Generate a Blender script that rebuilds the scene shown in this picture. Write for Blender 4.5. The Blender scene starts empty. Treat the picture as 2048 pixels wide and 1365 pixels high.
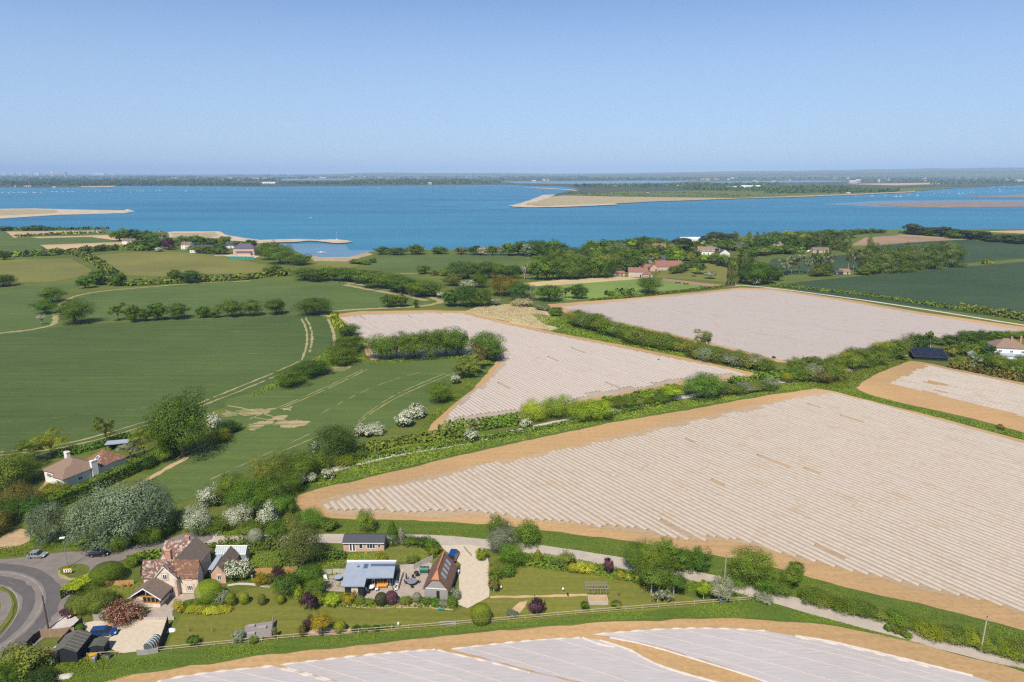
import bpy, bmesh, math, random
import numpy as np
from mathutils import Vector, Matrix
from mathutils.geometry import tessellate_polygon
random.seed(7)
S = bpy.context.scene
COL = S.collection

# ------------------------------------------------------------------ camera, sky, sun, exposure
CAM_H = 85.0
FPX = 1365.0                     # focal length in pixels of the 2048 px wide photograph (24 mm equivalent)
PITCH = math.atan((682.5 - 346.0) / FPX)
cp, sp = math.cos(PITCH), math.sin(PITCH)
cam_d = bpy.data.cameras.new("camera"); cam = bpy.data.objects.new("camera", cam_d); COL.objects.link(cam)
cam_d.sensor_width = 36.0; cam_d.lens = 36.0 * FPX / 2048.0
cam_d.clip_start = 1.0; cam_d.clip_end = 120000.0
cam.location = (0, 0, CAM_H); cam.rotation_euler = (math.pi / 2 - PITCH, 0, 0)
S.camera = cam

SUN_EL, SUN_AZ = math.radians(53), math.radians(14)       # shadows fall away from the camera, a little to the right
world = bpy.data.worlds.new("World"); S.world = world; world.use_nodes = True
wn = world.node_tree.nodes; wl = world.node_tree.links
sky = wn.new("ShaderNodeTexSky"); sky.sky_type = 'NISHITA'; sky.sun_disc = False
sky.sun_elevation = SUN_EL; sky.sun_rotation = math.pi + SUN_AZ
sky.air_density = 0.7; sky.dust_density = 0.05; sky.ozone_density = 6.0; sky.altitude = 100
wbg = wn["Background"]; wbg.inputs[1].default_value = 0.12
smix = wn.new("ShaderNodeMix"); smix.data_type = 'RGBA'; tco = wn.new("ShaderNodeTexCoord"); sxyz = wn.new("ShaderNodeSeparateXYZ"); hzr = wn.new("ShaderNodeValToRGB")      # thin haze over the sky, thicker towards the horizon
wl.new(tco.outputs['Generated'], sxyz.inputs[0]); wl.new(sxyz.outputs[2], hzr.inputs[0]); wl.new(hzr.outputs[0], smix.inputs[0])
for _k, (_p, _v) in enumerate([(0.0, 0.9), (0.05, 0.75), (0.12, 0.6), (0.23, 0.12), (0.5, 0.0)]):
    _e = hzr.color_ramp.elements[_k] if _k < 2 else hzr.color_ramp.elements.new(_p)
    _e.position = _p; _e.color = (_v, _v, _v, 1)
smix.inputs[7].default_value = (2.95, 3.9, 5.2, 1)
wl.new(sky.outputs[0], smix.inputs[6]); wl.new(smix.outputs[2], wbg.inputs[0])
sun_d = bpy.data.lights.new("sun", 'SUN'); sun_d.energy = 4.9; sun_d.angle = math.radians(0.5); sun_d.color = (1.0, 0.925, 0.80)
sun = bpy.data.objects.new("sun", sun_d); COL.objects.link(sun); sun.location = (-50, -300, 400)
sun.rotation_euler = Vector((math.sin(SUN_AZ) * math.cos(SUN_EL), math.cos(SUN_AZ) * math.cos(SUN_EL), -math.sin(SUN_EL))).to_track_quat('-Z', 'Y').to_euler()
S.view_settings.view_transform = 'Standard'; S.view_settings.look = 'None'
S.view_settings.gamma = 1.0; S.view_settings.exposure = 0.3; S.view_settings.use_curve_mapping = False
S.render.engine = 'CYCLES'
S.cycles.max_bounces = 5; S.cycles.diffuse_bounces = 2; S.cycles.glossy_bounces = 2; S.cycles.transmission_bounces = 2
S.cycles.transparent_max_bounces = 6; S.cycles.volume_bounces = 0
S.cycles.use_denoising = False
S.cycles.filter_width = 1.3 if hasattr(S.cycles, 'filter_width') else None

# ------------------------------------------------------------------ helpers
def P(px, py, z=0.0):
    """Ground point (at height z) that a pixel of the photograph shows."""
    dx = (px - 1024.0) / FPX; dy = (682.5 - py) / FPX
    d = Vector((dx, cp + dy * sp, -sp + dy * cp))
    t = (z - CAM_H) / d.z
    return Vector((d.x * t, d.y * t, z))
def depth(px, py):
    p = P(px, py); return p.y * cp + CAM_H * sp
def mpp(px, py):                       # metres per pixel there
    return depth(px, py) / FPX

def tag(o, label=None, cat=None, group=None, kind=None):
    if label: o['label'] = label
    if cat: o['category'] = cat
    if group: o['group'] = group
    if kind: o['kind'] = kind
    return o
def link(o, parent=None):
    COL.objects.link(o)
    if parent is not None: o.parent = parent
    return o
def thing(name, label, cat, loc=(0, 0, 0), rz=0.0, group=None):
    o = bpy.data.objects.new(name, None); o.empty_display_size = 0.5
    o.location = loc; o.rotation_euler = (0, 0, rz)
    link(o); tag(o, label, cat, group); return o

def np_mesh(name, V, F, mats, midx=None, tone=None, smooth=False):
    """V (n,3), F (m,k) with one k for all faces."""
    V = np.asarray(V, dtype=np.float32); F = np.asarray(F, dtype=np.int32)
    me = bpy.data.meshes.new(name); k = F.shape[1]; m = len(F)
    me.vertices.add(len(V)); me.vertices.foreach_set('co', V.ravel())
    me.loops.add(m * k); me.loops.foreach_set('vertex_index', F.ravel())
    me.polygons.add(m); me.polygons.foreach_set('loop_start', np.arange(0, m * k, k, dtype=np.int32))
    if midx is not None: me.polygons.foreach_set('material_index', np.asarray(midx, dtype=np.int32))
    me.update(calc_edges=True); me.validate()
    if tone is not None:
        a = me.attributes.new('tone', 'FLOAT', 'FACE'); a.data.foreach_set('value', np.asarray(tone, dtype=np.float32))
    if smooth: me.polygons.foreach_set('use_smooth', np.ones(m, dtype=bool))
    for mt in (mats if isinstance(mats, (list, tuple)) else [mats]): me.materials.append(mt)
    return me

class MB:
    """Collects boxes, slabs, tubes; build() links them as one mesh object."""
    def __init__(s): s.v = []; s.f = []; s.m = []
    def poly(s, pts, mi=0):
        i = len(s.v); s.v += [tuple(p) for p in pts]; s.f.append(tuple(range(i, i + len(pts)))); s.m.append(mi)
    def prism(s, pts, off, mi=0, cap=True):
        n = len(pts); off = Vector(off); a = [Vector(p) for p in pts]; b = [p + off for p in a]
        if cap: s.poly(a[::-1], mi); s.poly(b, mi)
        for i in range(n): s.poly([a[i], a[(i + 1) % n], b[(i + 1) % n], b[i]], mi)
    def box(s, x0, x1, y0, y1, z0, z1, mi=0):
        s.prism([(x0, y0, z0), (x1, y0, z0), (x1, y1, z0), (x0, y1, z0)], (0, 0, z1 - z0), mi)
    def obox(s, c, half, rz, mi=0, tilt=0.0):
        M = Matrix.Translation(c) @ Matrix.Rotation(rz, 4, 'Z') @ Matrix.Rotation(tilt, 4, 'X')
        hx, hy, hz = half
        a = [M @ Vector(p) for p in ((-hx, -hy, -hz), (hx, -hy, -hz), (hx, hy, -hz), (-hx, hy, -hz))]
        s.prism(a, M.to_3x3() @ Vector((0, 0, 2 * hz)), mi)
    def tube(s, pts, radii, n=6, mi=0, cap=True):
        pts = [Vector(p) for p in pts]
        if not isinstance(radii, (list, tuple)): radii = [radii] * len(pts)
        rings = []
        for i, p in enumerate(pts):
            d = (pts[min(i + 1, len(pts) - 1)] - pts[max(i - 1, 0)]).normalized()
            u = d.cross(Vector((0, 0, 1)) if abs(d.z) < 0.95 else Vector((1, 0, 0))).normalized(); w = d.cross(u)
            i0 = len(s.v)
            for k in range(n):
                a = 2 * math.pi * k / n
                s.v.append(tuple(p + (u * math.cos(a) + w * math.sin(a)) * radii[i]))
            rings.append(i0)
        for a, b in zip(rings, rings[1:]):
            for k in range(n):
                s.f.append((a + k, b + k, b + (k + 1) % n, a + (k + 1) % n)); s.m.append(mi)
        if cap:
            s.f.append(tuple(rings[-1] + k for k in range(n))[::-1]); s.m.append(mi)
            s.f.append(tuple(rings[0] + k for k in range(n))); s.m.append(mi)
    def loft(s, rings, mi=0, cap=True):
        n = len(rings[0]); i0 = []
        for r in rings: i0.append(len(s.v)); s.v += [tuple(p) for p in r]
        for a, b in zip(i0, i0[1:]):
            for k in range(n): s.f.append((a + k, a + (k + 1) % n, b + (k + 1) % n, b + k)); s.m.append(mi)
        if cap: s.f.append(tuple(i0[0] + k for k in range(n))[::-1]); s.f.append(tuple(i0[-1] + k for k in range(n))); s.m += [mi, mi]
    def mesh(s, name, mats, smooth=False, bevel=0.0):
        me = bpy.data.meshes.new(name); me.from_pydata(s.v, [], s.f)
        for mt in (mats if isinstance(mats, (list, tuple)) else [mats]): me.materials.append(mt)
        me.polygons.foreach_set('material_index', s.m)
        bm = bmesh.new(); bm.from_mesh(me); bmesh.ops.recalc_face_normals(bm, faces=bm.faces)
        if bevel:
            bmesh.ops.remove_doubles(bm, verts=bm.verts, dist=1e-4)
            bmesh.ops.bevel(bm, geom=[e for e in bm.edges if e.is_manifold and e.calc_face_angle(0) > 0.6], offset=bevel, segments=2, affect='EDGES')
        bm.to_mesh(me); bm.free()
        if smooth: me.polygons.foreach_set('use_smooth', [True] * len(me.polygons))
        return me
    def build(s, name, mats, parent=None, smooth=False, bevel=0.0, loc=None):
        o = bpy.data.objects.new(name, s.mesh(name, mats, smooth, bevel)); link(o, parent)
        if loc is not None: o.location = loc
        return o

# ------------------------------------------------------------------ materials
def _nt(name):
    m = bpy.data.materials.new(name); m.use_nodes = True; nt = m.node_tree
    return m, nt, nt.nodes, nt.links, nt.nodes['Principled BSDF']
def ramp(nt, fac, cols):
    r = nt.nodes.new('ShaderNodeValToRGB'); e = r.color_ramp.elements
    while len(e) < len(cols): e.new(0.5)
    for k, (p, c) in enumerate(cols): e[k].position = p; e[k].color = (*c, 1)
    nt.links.new(fac, r.inputs[0]); return r.outputs[0]
def noise(nt, vec, scale, detail=4, rough=0.6):
    n = nt.nodes.new('ShaderNodeTexNoise'); n.inputs['Scale'].default_value = scale
    n.inputs['Detail'].default_value = detail; n.inputs['Roughness'].default_value = rough
    if vec is not None: nt.links.new(vec, n.inputs['Vector'])
    return n.outputs['Fac']
def mapping(nt, rz=0.0, scale=(1, 1, 1)):
    t = nt.nodes.new('ShaderNodeTexCoord'); m = nt.nodes.new('ShaderNodeMapping')
    m.vector_type = 'TEXTURE' if False else 'POINT'
    m.inputs['Rotation'].default_value = (0, 0, rz); m.inputs['Scale'].default_value = scale
    nt.links.new(t.outputs['Object'], m.inputs['Vector']); return m.outputs[0]
def mix(nt, fac, a, b, mode='MIX'):
    n = nt.nodes.new('ShaderNodeMix'); n.data_type = 'RGBA'; n.blend_type = mode
    for sock, v in ((n.inputs[0], fac), (n.inputs[6], a), (n.inputs[7], b)):
        if isinstance(v, (int, float)): sock.default_value = v
        elif isinstance(v, tuple): sock.default_value = (*v, 1)
        else: nt.links.new(v, sock)
    return n.outputs[2]
def bump(nt, bs, h, strength, dist=0.1):
    b = nt.nodes.new('ShaderNodeBump'); b.inputs['Strength'].default_value = strength; b.inputs['Distance'].default_value = dist
    nt.links.new(h, b.inputs['Height']); nt.links.new(b.outputs[0], bs.inputs['Normal'])
def mat(name, c, c2=None, scale=1.0, rough=0.8, spec=0.2, bmp=0.0, metal=0.0, coat=0.0, stretch=(1, 1, 1), rz=0.0, detail=4):
    m, nt, n, l, b = _nt(name)
    b.inputs['Roughness'].default_value = rough; b.inputs['Specular IOR Level'].default_value = spec
    b.inputs['Metallic'].default_value = metal; b.inputs['Coat Weight'].default_value = coat
    c2 = c2 or tuple(x * 0.8 for x in c)
    f = noise(nt, mapping(nt, rz, stretch), scale, detail)
    l.new(ramp(nt, f, [(0.3, c2), (0.7, c)]), b.inputs['Base Color'])
    if bmp: bump(nt, b, f, bmp)
    return m
def field_mat(name, dark, light, rz, soil=None, soil_amt=0.0, streak=0.35, big=0.012, rough=0.9):
    """A crop field: streaks along the drilling direction, broad tonal patches, bare soil showing."""
    m, nt, n, l, b = _nt(name)
    b.inputs['Roughness'].default_value = rough; b.inputs['Specular IOR Level'].default_value = 0.15
    f1 = noise(nt, mapping(nt, rz, (0.02, streak, 1)), 1.0, 5, 0.65)
    f2 = noise(nt, mapping(nt, 0, (1, 1, 1)), big, 4)
    f3 = noise(nt, mapping(nt, 0, (1, 1, 1)), 0.9, 3)
    a = ramp(nt, f1, [(0.3, dark), (0.7, light)])
    g = ramp(nt, f2, [(0.3, (0.78, 0.80, 0.78)), (0.7, (1.12, 1.08, 1.0))])
    c = mix(nt, 1.0, a, g, 'MULTIPLY')
    h = ramp(nt, f3, [(0.25, (0.85, 0.85, 0.85)), (0.75, (1.1, 1.1, 1.1))])
    c = mix(nt, 1.0, c, h, 'MULTIPLY')
    if soil:
        q = n.new('ShaderNodeMath'); q.operation = 'MULTIPLY'
        f4 = noise(nt, mapping(nt, rz, (0.03, 0.5, 1)), 1.0, 6, 0.7); f5 = noise(nt, mapping(nt), 0.02, 4)
        l.new(f4, q.inputs[0]); l.new(f5, q.inputs[1])
        k = ramp(nt, q.outputs[0], [(0.40 - soil_amt, (0, 0, 0)), (0.47 - soil_amt, (0.8, 0.8, 0.8))])
        c = mix(nt, k, c, soil)
    l.new(c, b.inputs['Base Color'])
    bump(nt, b, f3, 0.5, 0.3)
    return m
def leaf_mat(name, dark, light, var=0.12, trans=0.25):
    k = 1.0 if max(light) > 0.45 else 1.72
    dark = tuple(min(.8, a * k) for a in (dark[0] * .98, dark[1] * 1.04, dark[2])); light = tuple(min(.8, a * k) for a in (light[0] * .98, light[1] * 1.04, light[2])); trans = trans * 0.7; light = tuple(min(.85, a) for a in light); bl = .62 if k > 1 and name[:4] not in ('silv', 'grey', 'purp') else 1.0; light = (light[0], light[1], light[2] * bl); dark = (dark[0], dark[1], dark[2] * bl)
    m, nt, n, l, b = _nt(name)
    b.inputs['Roughness'].default_value = 0.65; b.inputs['Specular IOR Level'].default_value = 0.15
    at = n.new('ShaderNodeAttribute'); at.attribute_name = 'tone'
    oi = n.new('ShaderNodeObjectInfo'); var = var if max(light) < 0.6 else 0.03
    c = ramp(nt, at.outputs['Fac'], [(0.0, dark), (1.0, light)])
    hs = n.new('ShaderNodeHueSaturation')
    mr = n.new('ShaderNodeMapRange'); mr.inputs[3].default_value = 1 - var * 1.6; mr.inputs[4].default_value = 1 + var * 1.6
    l.new(oi.outputs['Random'], mr.inputs[0]); l.new(mr.outputs[0], hs.inputs['Value'])
    mh = n.new('ShaderNodeMapRange'); mh.inputs[3].default_value = 0.5 - var * 0.16; mh.inputs[4].default_value = 0.5 + var * 0.14
    wn_ = n.new('ShaderNodeTexWhiteNoise'); wn_.noise_dimensions = '1D'; l.new(oi.outputs['Random'], wn_.inputs['W'])
    l.new(wn_.outputs['Value'], mh.inputs[0]); l.new(mh.outputs[0], hs.inputs['Hue'])
    l.new(c, hs.inputs['Color']); l.new(hs.outputs[0], b.inputs['Base Color'])
    tr = n.new('ShaderNodeBsdfTranslucent'); l.new(hs.outputs[0], tr.inputs['Color'])
    ms = n.new('ShaderNodeMixShader'); ms.inputs[0].default_value = trans
    l.new(b.outputs[0], ms.inputs[1]); l.new(tr.outputs[0], ms.inputs[2])
    l.new(ms.outputs[0], n['Material Output'].inputs['Surface'])
    return m

M = {}
SOIL = (0.50, 0.315, 0.155)
M['soil'] = field_mat('sandy_soil', (0.40, 0.255, 0.125), (0.47, 0.305, 0.155), 0.6, streak=0.8)
M['soil_far'] = field_mat('dry_soil', (0.40, 0.27, 0.16), (0.50, 0.36, 0.22), 0.2)
M['rough_grass'] = field_mat('rough_grass', (0.076, 0.110, 0.018), (0.138, 0.158, 0.032), 0.4, soil=(0.30, 0.22, 0.11), soil_amt=0.0, streak=0.2)
M['verge'] = field_mat('verge_grass', (0.066, 0.112, 0.018), (0.112, 0.156, 0.028), 0.1, streak=0.5)
M['lawn'] = field_mat('mown_lawn', (0.130, 0.142, 0.024), (0.186, 0.184, 0.038), 0.12, soil=(0.24, 0.21, 0.08), soil_amt=-0.02, streak=0.5)
M['crop'] = field_mat('young_wheat', (0.056, 0.092, 0.024), (0.086, 0.124, 0.036), 0.05, soil=(0.42, 0.32, 0.17), soil_amt=0.0, streak=0.35)
M['crop_blue'] = field_mat('bluegreen_wheat', (0.068, 0.110, 0.028), (0.106, 0.146, 0.040), 0.9, soil=(0.38, 0.30, 0.17), soil_amt=-0.03, streak=0.35)
M['crop_dark'] = field_mat('dark_wheat', (0.038, 0.068, 0.033), (0.048, 0.081, 0.039), 0.3, streak=0.1)
M['crop_light'] = field_mat('light_crop', (0.14, 0.21, 0.05), (0.20, 0.27, 0.07), 0.1)
M['pasture'] = field_mat('dry_pasture', (0.140, 0.148, 0.038), (0.195, 0.185, 0.052), 0.3, soil=(0.34, 0.27, 0.13), soil_amt=0.0)
M['tan'] = field_mat('tan_field', (0.42, 0.30, 0.18), (0.52, 0.38, 0.23), 0.05)
M['tan_rough'] = field_mat('dead_grass', (0.40, 0.32, 0.18), (0.52, 0.42, 0.25), 0.5, soil=(0.15, 0.18, 0.05), soil_amt=0.03)
M['brown'] = field_mat('brown_plough', (0.26, 0.17, 0.115), (0.36, 0.24, 0.16), 0.1)
M['sand'] = mat('beach_sand', (0.52, 0.44, 0.33), (0.36, 0.29, 0.20), 0.05, 0.9)
M['dune'] = mat('dune_grass', (0.40, 0.32, 0.19), (0.26, 0.22, 0.12), 0.06, 0.95)
M['mud'] = mat('tidal_mud', (0.26, 0.20, 0.16), (0.18, 0.15, 0.13), 0.03, 0.6)
M['shallow'] = mat('wet_mud', (0.115, 0.215, 0.30), (0.085, 0.18, 0.27), 0.02, 0.35)
M['asphalt'] = mat('asphalt', (0.215, 0.185, 0.165), (0.165, 0.142, 0.127), 0.5, 0.85)
M['tyre_band'] = mat('worn_asphalt', (0.125, 0.112, 0.106), (0.095, 0.087, 0.084), 0.35, 0.7)
M['lane'] = mat('lane_asphalt', (0.43, 0.37, 0.305), (0.35, 0.30, 0.25), 0.4, 0.9)
M['path'] = mat('concrete_path', (0.50, 0.46, 0.41), (0.42, 0.38, 0.34), 0.6, 0.9)
M['track'] = mat('bare_track', (0.36, 0.29, 0.15), (0.22, 0.21, 0.085), 0.35, 0.95, detail=6)
M['patchy'] = field_mat('patchy_soil', (0.36, 0.27, 0.15), (0.44, 0.33, 0.19), 0.05, soil=(0.10, 0.14, 0.045), soil_amt=0.20, streak=0.8)
M['gravel'] = mat('pale_gravel', (0.54, 0.46, 0.35), (0.45, 0.38, 0.285), 1.3, 0.95, bmp=0.3)
M['paving'] = mat('stone_paving', (0.40, 0.33, 0.27), (0.30, 0.25, 0.21), 1.2, 0.9)
M['white_line'] = mat('road_paint', (0.36, 0.33, 0.30), (0.24, 0.21, 0.19), 1.0, 0.8)

def plastic_mat(name, c1, c2, soil, lo, hi):
    m, nt, n, l, b = _nt(name)
    b.inputs['Roughness'].default_value = 0.55; b.inputs['Specular IOR Level'].default_value = 0.25
    f = noise(nt, mapping(nt), 0.8, 6, 0.75); f2 = noise(nt, mapping(nt), 0.14, 5)
    c = ramp(nt, f, [(0.35, c2), (0.6, c1)])
    a = n.new('ShaderNodeMath'); a.operation = 'MULTIPLY'; l.new(f, a.inputs[0]); l.new(f2, a.inputs[1])
    k = ramp(nt, a.outputs[0], [(lo, (1, 1, 1)), (hi, (0, 0, 0))])
    l.new(mix(nt, k, c, soil), b.inputs['Base Color'])
    bump(nt, b, f, 0.35, 0.2)
    return m
M['plastic'] = plastic_mat('mulch_film', (0.455, 0.395, 0.330), (0.395, 0.338, 0.278), (0.40, 0.315, 0.23), 0.13, 0.23)
M['plastic_far'] = plastic_mat('mulch_film_far', (0.48, 0.415, 0.365), (0.425, 0.365, 0.318), (0.42, 0.34, 0.27), 0.14, 0.22)
M['plastic_top'] = plastic_mat('mulch_film_top', (0.385, 0.335, 0.305), (0.34, 0.295, 0.268), (0.34, 0.275, 0.225), 0.14, 0.22)
M['between'] = field_mat('row_soil', (0.38, 0.275, 0.18), (0.44, 0.325, 0.22), 1.1, streak=0.6)
M['between_far'] = field_mat('row_soil_far', (0.36, 0.295, 0.24), (0.41, 0.34, 0.28), 1.1, streak=0.2)

for k, (d, lt, tr) in dict(
    oak=((0.016, 0.036, 0.005), (0.080, 0.118, 0.016), 0.2),
    oak_bright=((0.022, 0.050, 0.006), (0.105, 0.155, 0.020), 0.25),
    green=((0.028, 0.058, 0.009), (0.110, 0.155, 0.024), 0.25),
    lime=((0.065, 0.105, 0.008), (0.235, 0.300, 0.026), 0.3),
    yellowgreen=((0.068, 0.085, 0.008), (0.200, 0.208, 0.024), 0.3),
    gold=((0.095, 0.075, 0.008), (0.25, 0.185, 0.020), 0.25),
    darkgreen=((0.012, 0.028, 0.006), (0.052, 0.086, 0.018), 0.15),
    olive=((0.045, 0.055, 0.012), (0.140, 0.152, 0.036), 0.2),
    brown=((0.045, 0.038, 0.014), (0.125, 0.105, 0.036), 0.2),
    bronze=((0.040, 0.036, 0.008), (0.165, 0.130, 0.022), 0.2),
    silver=((0.026, 0.048, 0.016), (0.165, 0.192, 0.118), 0.2),
    grey=((0.075, 0.085, 0.045), (0.200, 0.205, 0.130), 0.2),
    poplar=((0.036, 0.055, 0.020), (0.110, 0.130, 0.048), 0.2),
    pine=((0.014, 0.022, 0.012), (0.045, 0.058, 0.028), 0.1),
    purple=((0.020, 0.008, 0.012), (0.085, 0.032, 0.045), 0.15),
    red=((0.030, 0.006, 0.005), (0.120, 0.026, 0.018), 0.15),
    white=((0.55, 0.52, 0.36), (0.88, 0.83, 0.66), 0.3),
    pinkwhite=((0.55, 0.36, 0.25), (0.85, 0.68, 0.50), 0.2),
    yellow=((0.20, 0.20, 0.015), (0.58, 0.50, 0.05), 0.2),
    straw=((0.30, 0.24, 0.125), (0.62, 0.50, 0.29), 0.2),
    grassy=((0.050, 0.080, 0.012), (0.130, 0.165, 0.030), 0.25),
    hedge=((0.030, 0.050, 0.008), (0.105, 0.132, 0.024), 0.2),
).items():
    M['L_' + k] = leaf_mat(k + '_leaves', d, lt, trans=tr)
M['bark'] = mat('bark', (0.20, 0.16, 0.12), (0.11, 0.085, 0.065), 3, 0.95)
M['bark_pale'] = mat('pale_bark', (0.46, 0.42, 0.36), (0.30, 0.27, 0.22), 3, 0.9)
M['bark_white'] = mat('birch_bark', (0.75, 0.72, 0.66), (0.50, 0.47, 0.42), 4, 0.8)

def water_mat():
    m, nt, n, l, b = _nt('sea_water')
    b.inputs['Roughness'].default_value = 0.38; b.inputs['IOR'].default_value = 1.33; b.inputs['Specular IOR Level'].default_value = 0.28
    f = noise(nt, mapping(nt, 0.15, (0.0011, 0.006, 1)), 1.0, 5, 0.6)
    f2 = noise(nt, mapping(nt, -0.2, (0.0004, 0.0009, 1)), 1.0, 3)
    c = ramp(nt, f, [(0.3, (0.008, 0.110, 0.215)), (0.7, (0.028, 0.178, 0.285))])
    c = mix(nt, ramp(nt, f2, [(0.45, (0, 0, 0)), (0.75, (0.5, 0.5, 0.5))]), c, (0.045, 0.220, 0.315))
    l.new(c, b.inputs['Base Color'])
    w = noise(nt, mapping(nt, 0.2, (0.12, 0.3, 1)), 1.0, 4); bump(nt, b, w, 0.5, 0.5)
    return m
M['water'] = water_mat()

# ------------------------------------------------------------------ flat sheets
def dense(pts, step, jit, rng, closed=True):
    out = []; n = len(pts)
    for i in range(n if closed else n - 1):
        a, b = pts[i], pts[(i + 1) % n]; L = (b - a).length
        k = max(1, min(160, int(L / step)))
        nrm = Vector((-(b - a).y, (b - a).x, 0)).normalized() if L else Vector((0, 0, 0))
        ph = rng.random() * 9
        for j in range(k):
            t = j / k; q = a.lerp(b, t)
            if j or jit < 0.3:
                q = q + nrm * jit * (0.6 * math.sin(ph + t * L / (step * 5)) + rng.uniform(-1, 1) * 0.6) * (1 if j else 0)
            out.append(q)
    if not closed: out.append(pts[-1])
    return out
def sheet_pts(name, pts, z, m, kind='structure', label=None):
    tri = tessellate_polygon([[Vector((p.x, p.y, 0)) for p in pts]])
    V = [(p.x, p.y, z) for p in pts]; F = []
    for t in tri:
        a, b, c = (Vector(V[i]) for i in t)
        F.append(t if (b - a).cross(c - a).z > 0 else t[::-1])
    o = bpy.data.objects.new(name, np_mesh(name, V, F, m)); link(o)
    return tag(o, label=label, kind=kind)
_rs = random.Random(3)
def sheet(name, px, z, m, step=4.0, jit=0.5, kind='structure', smooth=0, zp=0.0, label=None):
    pts = [P(x, y, zp) for x, y in px]
    for _ in range(smooth):
        q = []
        for i in range(len(pts)):
            a, b = pts[i], pts[(i + 1) % len(pts)]; q += [a.lerp(b, .25), a.lerp(b, .75)]
        pts = q
    return sheet_pts(name, dense(pts, step, jit, _rs), z, m, kind, label)
def smooth_line(pts, it=2):
    for _ in range(it):
        q = [pts[0]]
        for a, b in zip(pts, pts[1:]): q += [a.lerp(b, .25), a.lerp(b, .75)]
        pts = q + [pts[-1]]
    return pts
def strip_faces(pts, w, z, rag=0.0, rng=random):
    V = []; F = []
    for i, p in enumerate(pts):
        d = (pts[min(i + 1, len(pts) - 1)] - pts[max(i - 1, 0)]); nrm = Vector((-d.y, d.x, 0)).normalized()
        a = w / 2 + rng.uniform(-rag, rag); b = w / 2 + rng.uniform(-rag, rag)
        V += [p + nrm * a, p - nrm * b]
    V = [(v.x, v.y, z) for v in V]
    F = [(2 * i, 2 * i + 1, 2 * i + 3, 2 * i + 2) for i in range(len(pts) - 1)]
    return V, F
def strip(name, px, w, z, m, kind='structure', rag=0.0, step=3.0, it=2):
    pts = dense(smooth_line([P(x, y) for x, y in px], it), step, 0, _rs, closed=False)
    V, F = strip_faces(pts, w, z, rag, _rs)
    o = bpy.data.objects.new(name, np_mesh(name, V, F, m)); link(o); return tag(o, kind=kind)
def multi_strip(name, lines, z, m, kind='structure', rag=0.1, gap=0.0, step=2.0):
    """Several wheel tracks in one marking sheet."""
    VV = []; FF = []
    for px, w in lines:
        pts = dense(smooth_line([P(x, y) for x, y in px], 2), step, 0, _rs, closed=False)
        V, F = strip_faces(pts, w, z, rag, _rs); i = len(VV); VV += V
        FF += [tuple(a + i for a in f) for f in F if _rs.random() > gap]
    o = bpy.data.objects.new(name, np_mesh(name, VV, FF, m)); link(o); return tag(o, kind=kind)
# ------------------------------------------------------------------ ground, water, fields
def rect_sheet(name, x0, x1, y0, y1, z, m):
    nx, ny = 8, 24
    ys = [y0 + (y1 - y0) * (j / ny) ** 3 for j in range(ny + 1)]
    V = [(x0 + (x1 - x0) * i / nx, y, z) for y in ys for i in range(nx + 1)]
    F = [(j * (nx + 1) + i, j * (nx + 1) + i + 1, (j + 1) * (nx + 1) + i + 1, (j + 1) * (nx + 1) + i) for j in range(ny) for i in range(nx)]
    o = bpy.data.objects.new(name, np_mesh(name, V, F, m)); link(o); return tag(o, kind='structure')
rect_sheet('sea', -36000, 36000, -300, 46000, -1.0, M['water'])
COAST = [(-500, 459), (0, 460), (150, 461), (230, 462), (300, 464), (345, 464), (440, 464), (446, 470), (475, 476), (520, 482), (556, 489),
         (585, 500), (615, 513), (650, 517), (700, 516), (730, 506), (760, 500), (900, 500), (1040, 500), (1140, 500), (1185, 503),
         (1240, 498), (1300, 487), (1420, 476), (1600, 467), (1790, 460), (1860, 459), (2048, 458), (2600, 458)]
near = [P(x, y) for x, y in COAST]
near = dense(near, 6, 1.0, _rs, closed=False) + [Vector((1100, 300, 0)), Vector((700, -150, 0)), Vector((-700, -150, 0)), Vector((-1100, 300, 0))]
sheet_pts('ground', near, 0.0, M['rough_grass'])
# near beaches, spits and mud
sheet('beach', [(335, 465), (345, 463.5), (440, 463.2), (448, 469), (480, 475), (520, 480.5), (560, 479), (600, 478.4), (640, 480), (662, 478.8), (690, 480.8), (706, 484), (690, 486), (668, 486.8), (650, 484.3), (620, 482), (590, 484.6), (560, 485), (520, 487), (470, 482), (420, 480), (340, 475)], 0.06, M['sand'], 3, 1.2)
sheet('dune_top', [(345, 467), (430, 465), (440, 470), (420, 476), (345, 476)], 0.1, M['dune'], 4, 1.5)
sheet('mud_flat', [(560, 487), (690, 488), (700, 500), (760, 499), (900, 499), (900, 503), (740, 508), (700, 520), (640, 520), (600, 505)], -0.8, M['shallow'], 4, 1.5)
sheet('mud_edge', [(610, 510), (640, 515), (700, 514.5), (735, 505), (745, 509), (700, 523), (630, 523)], 0.08, M['dune'], 3, 1.2)
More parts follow.
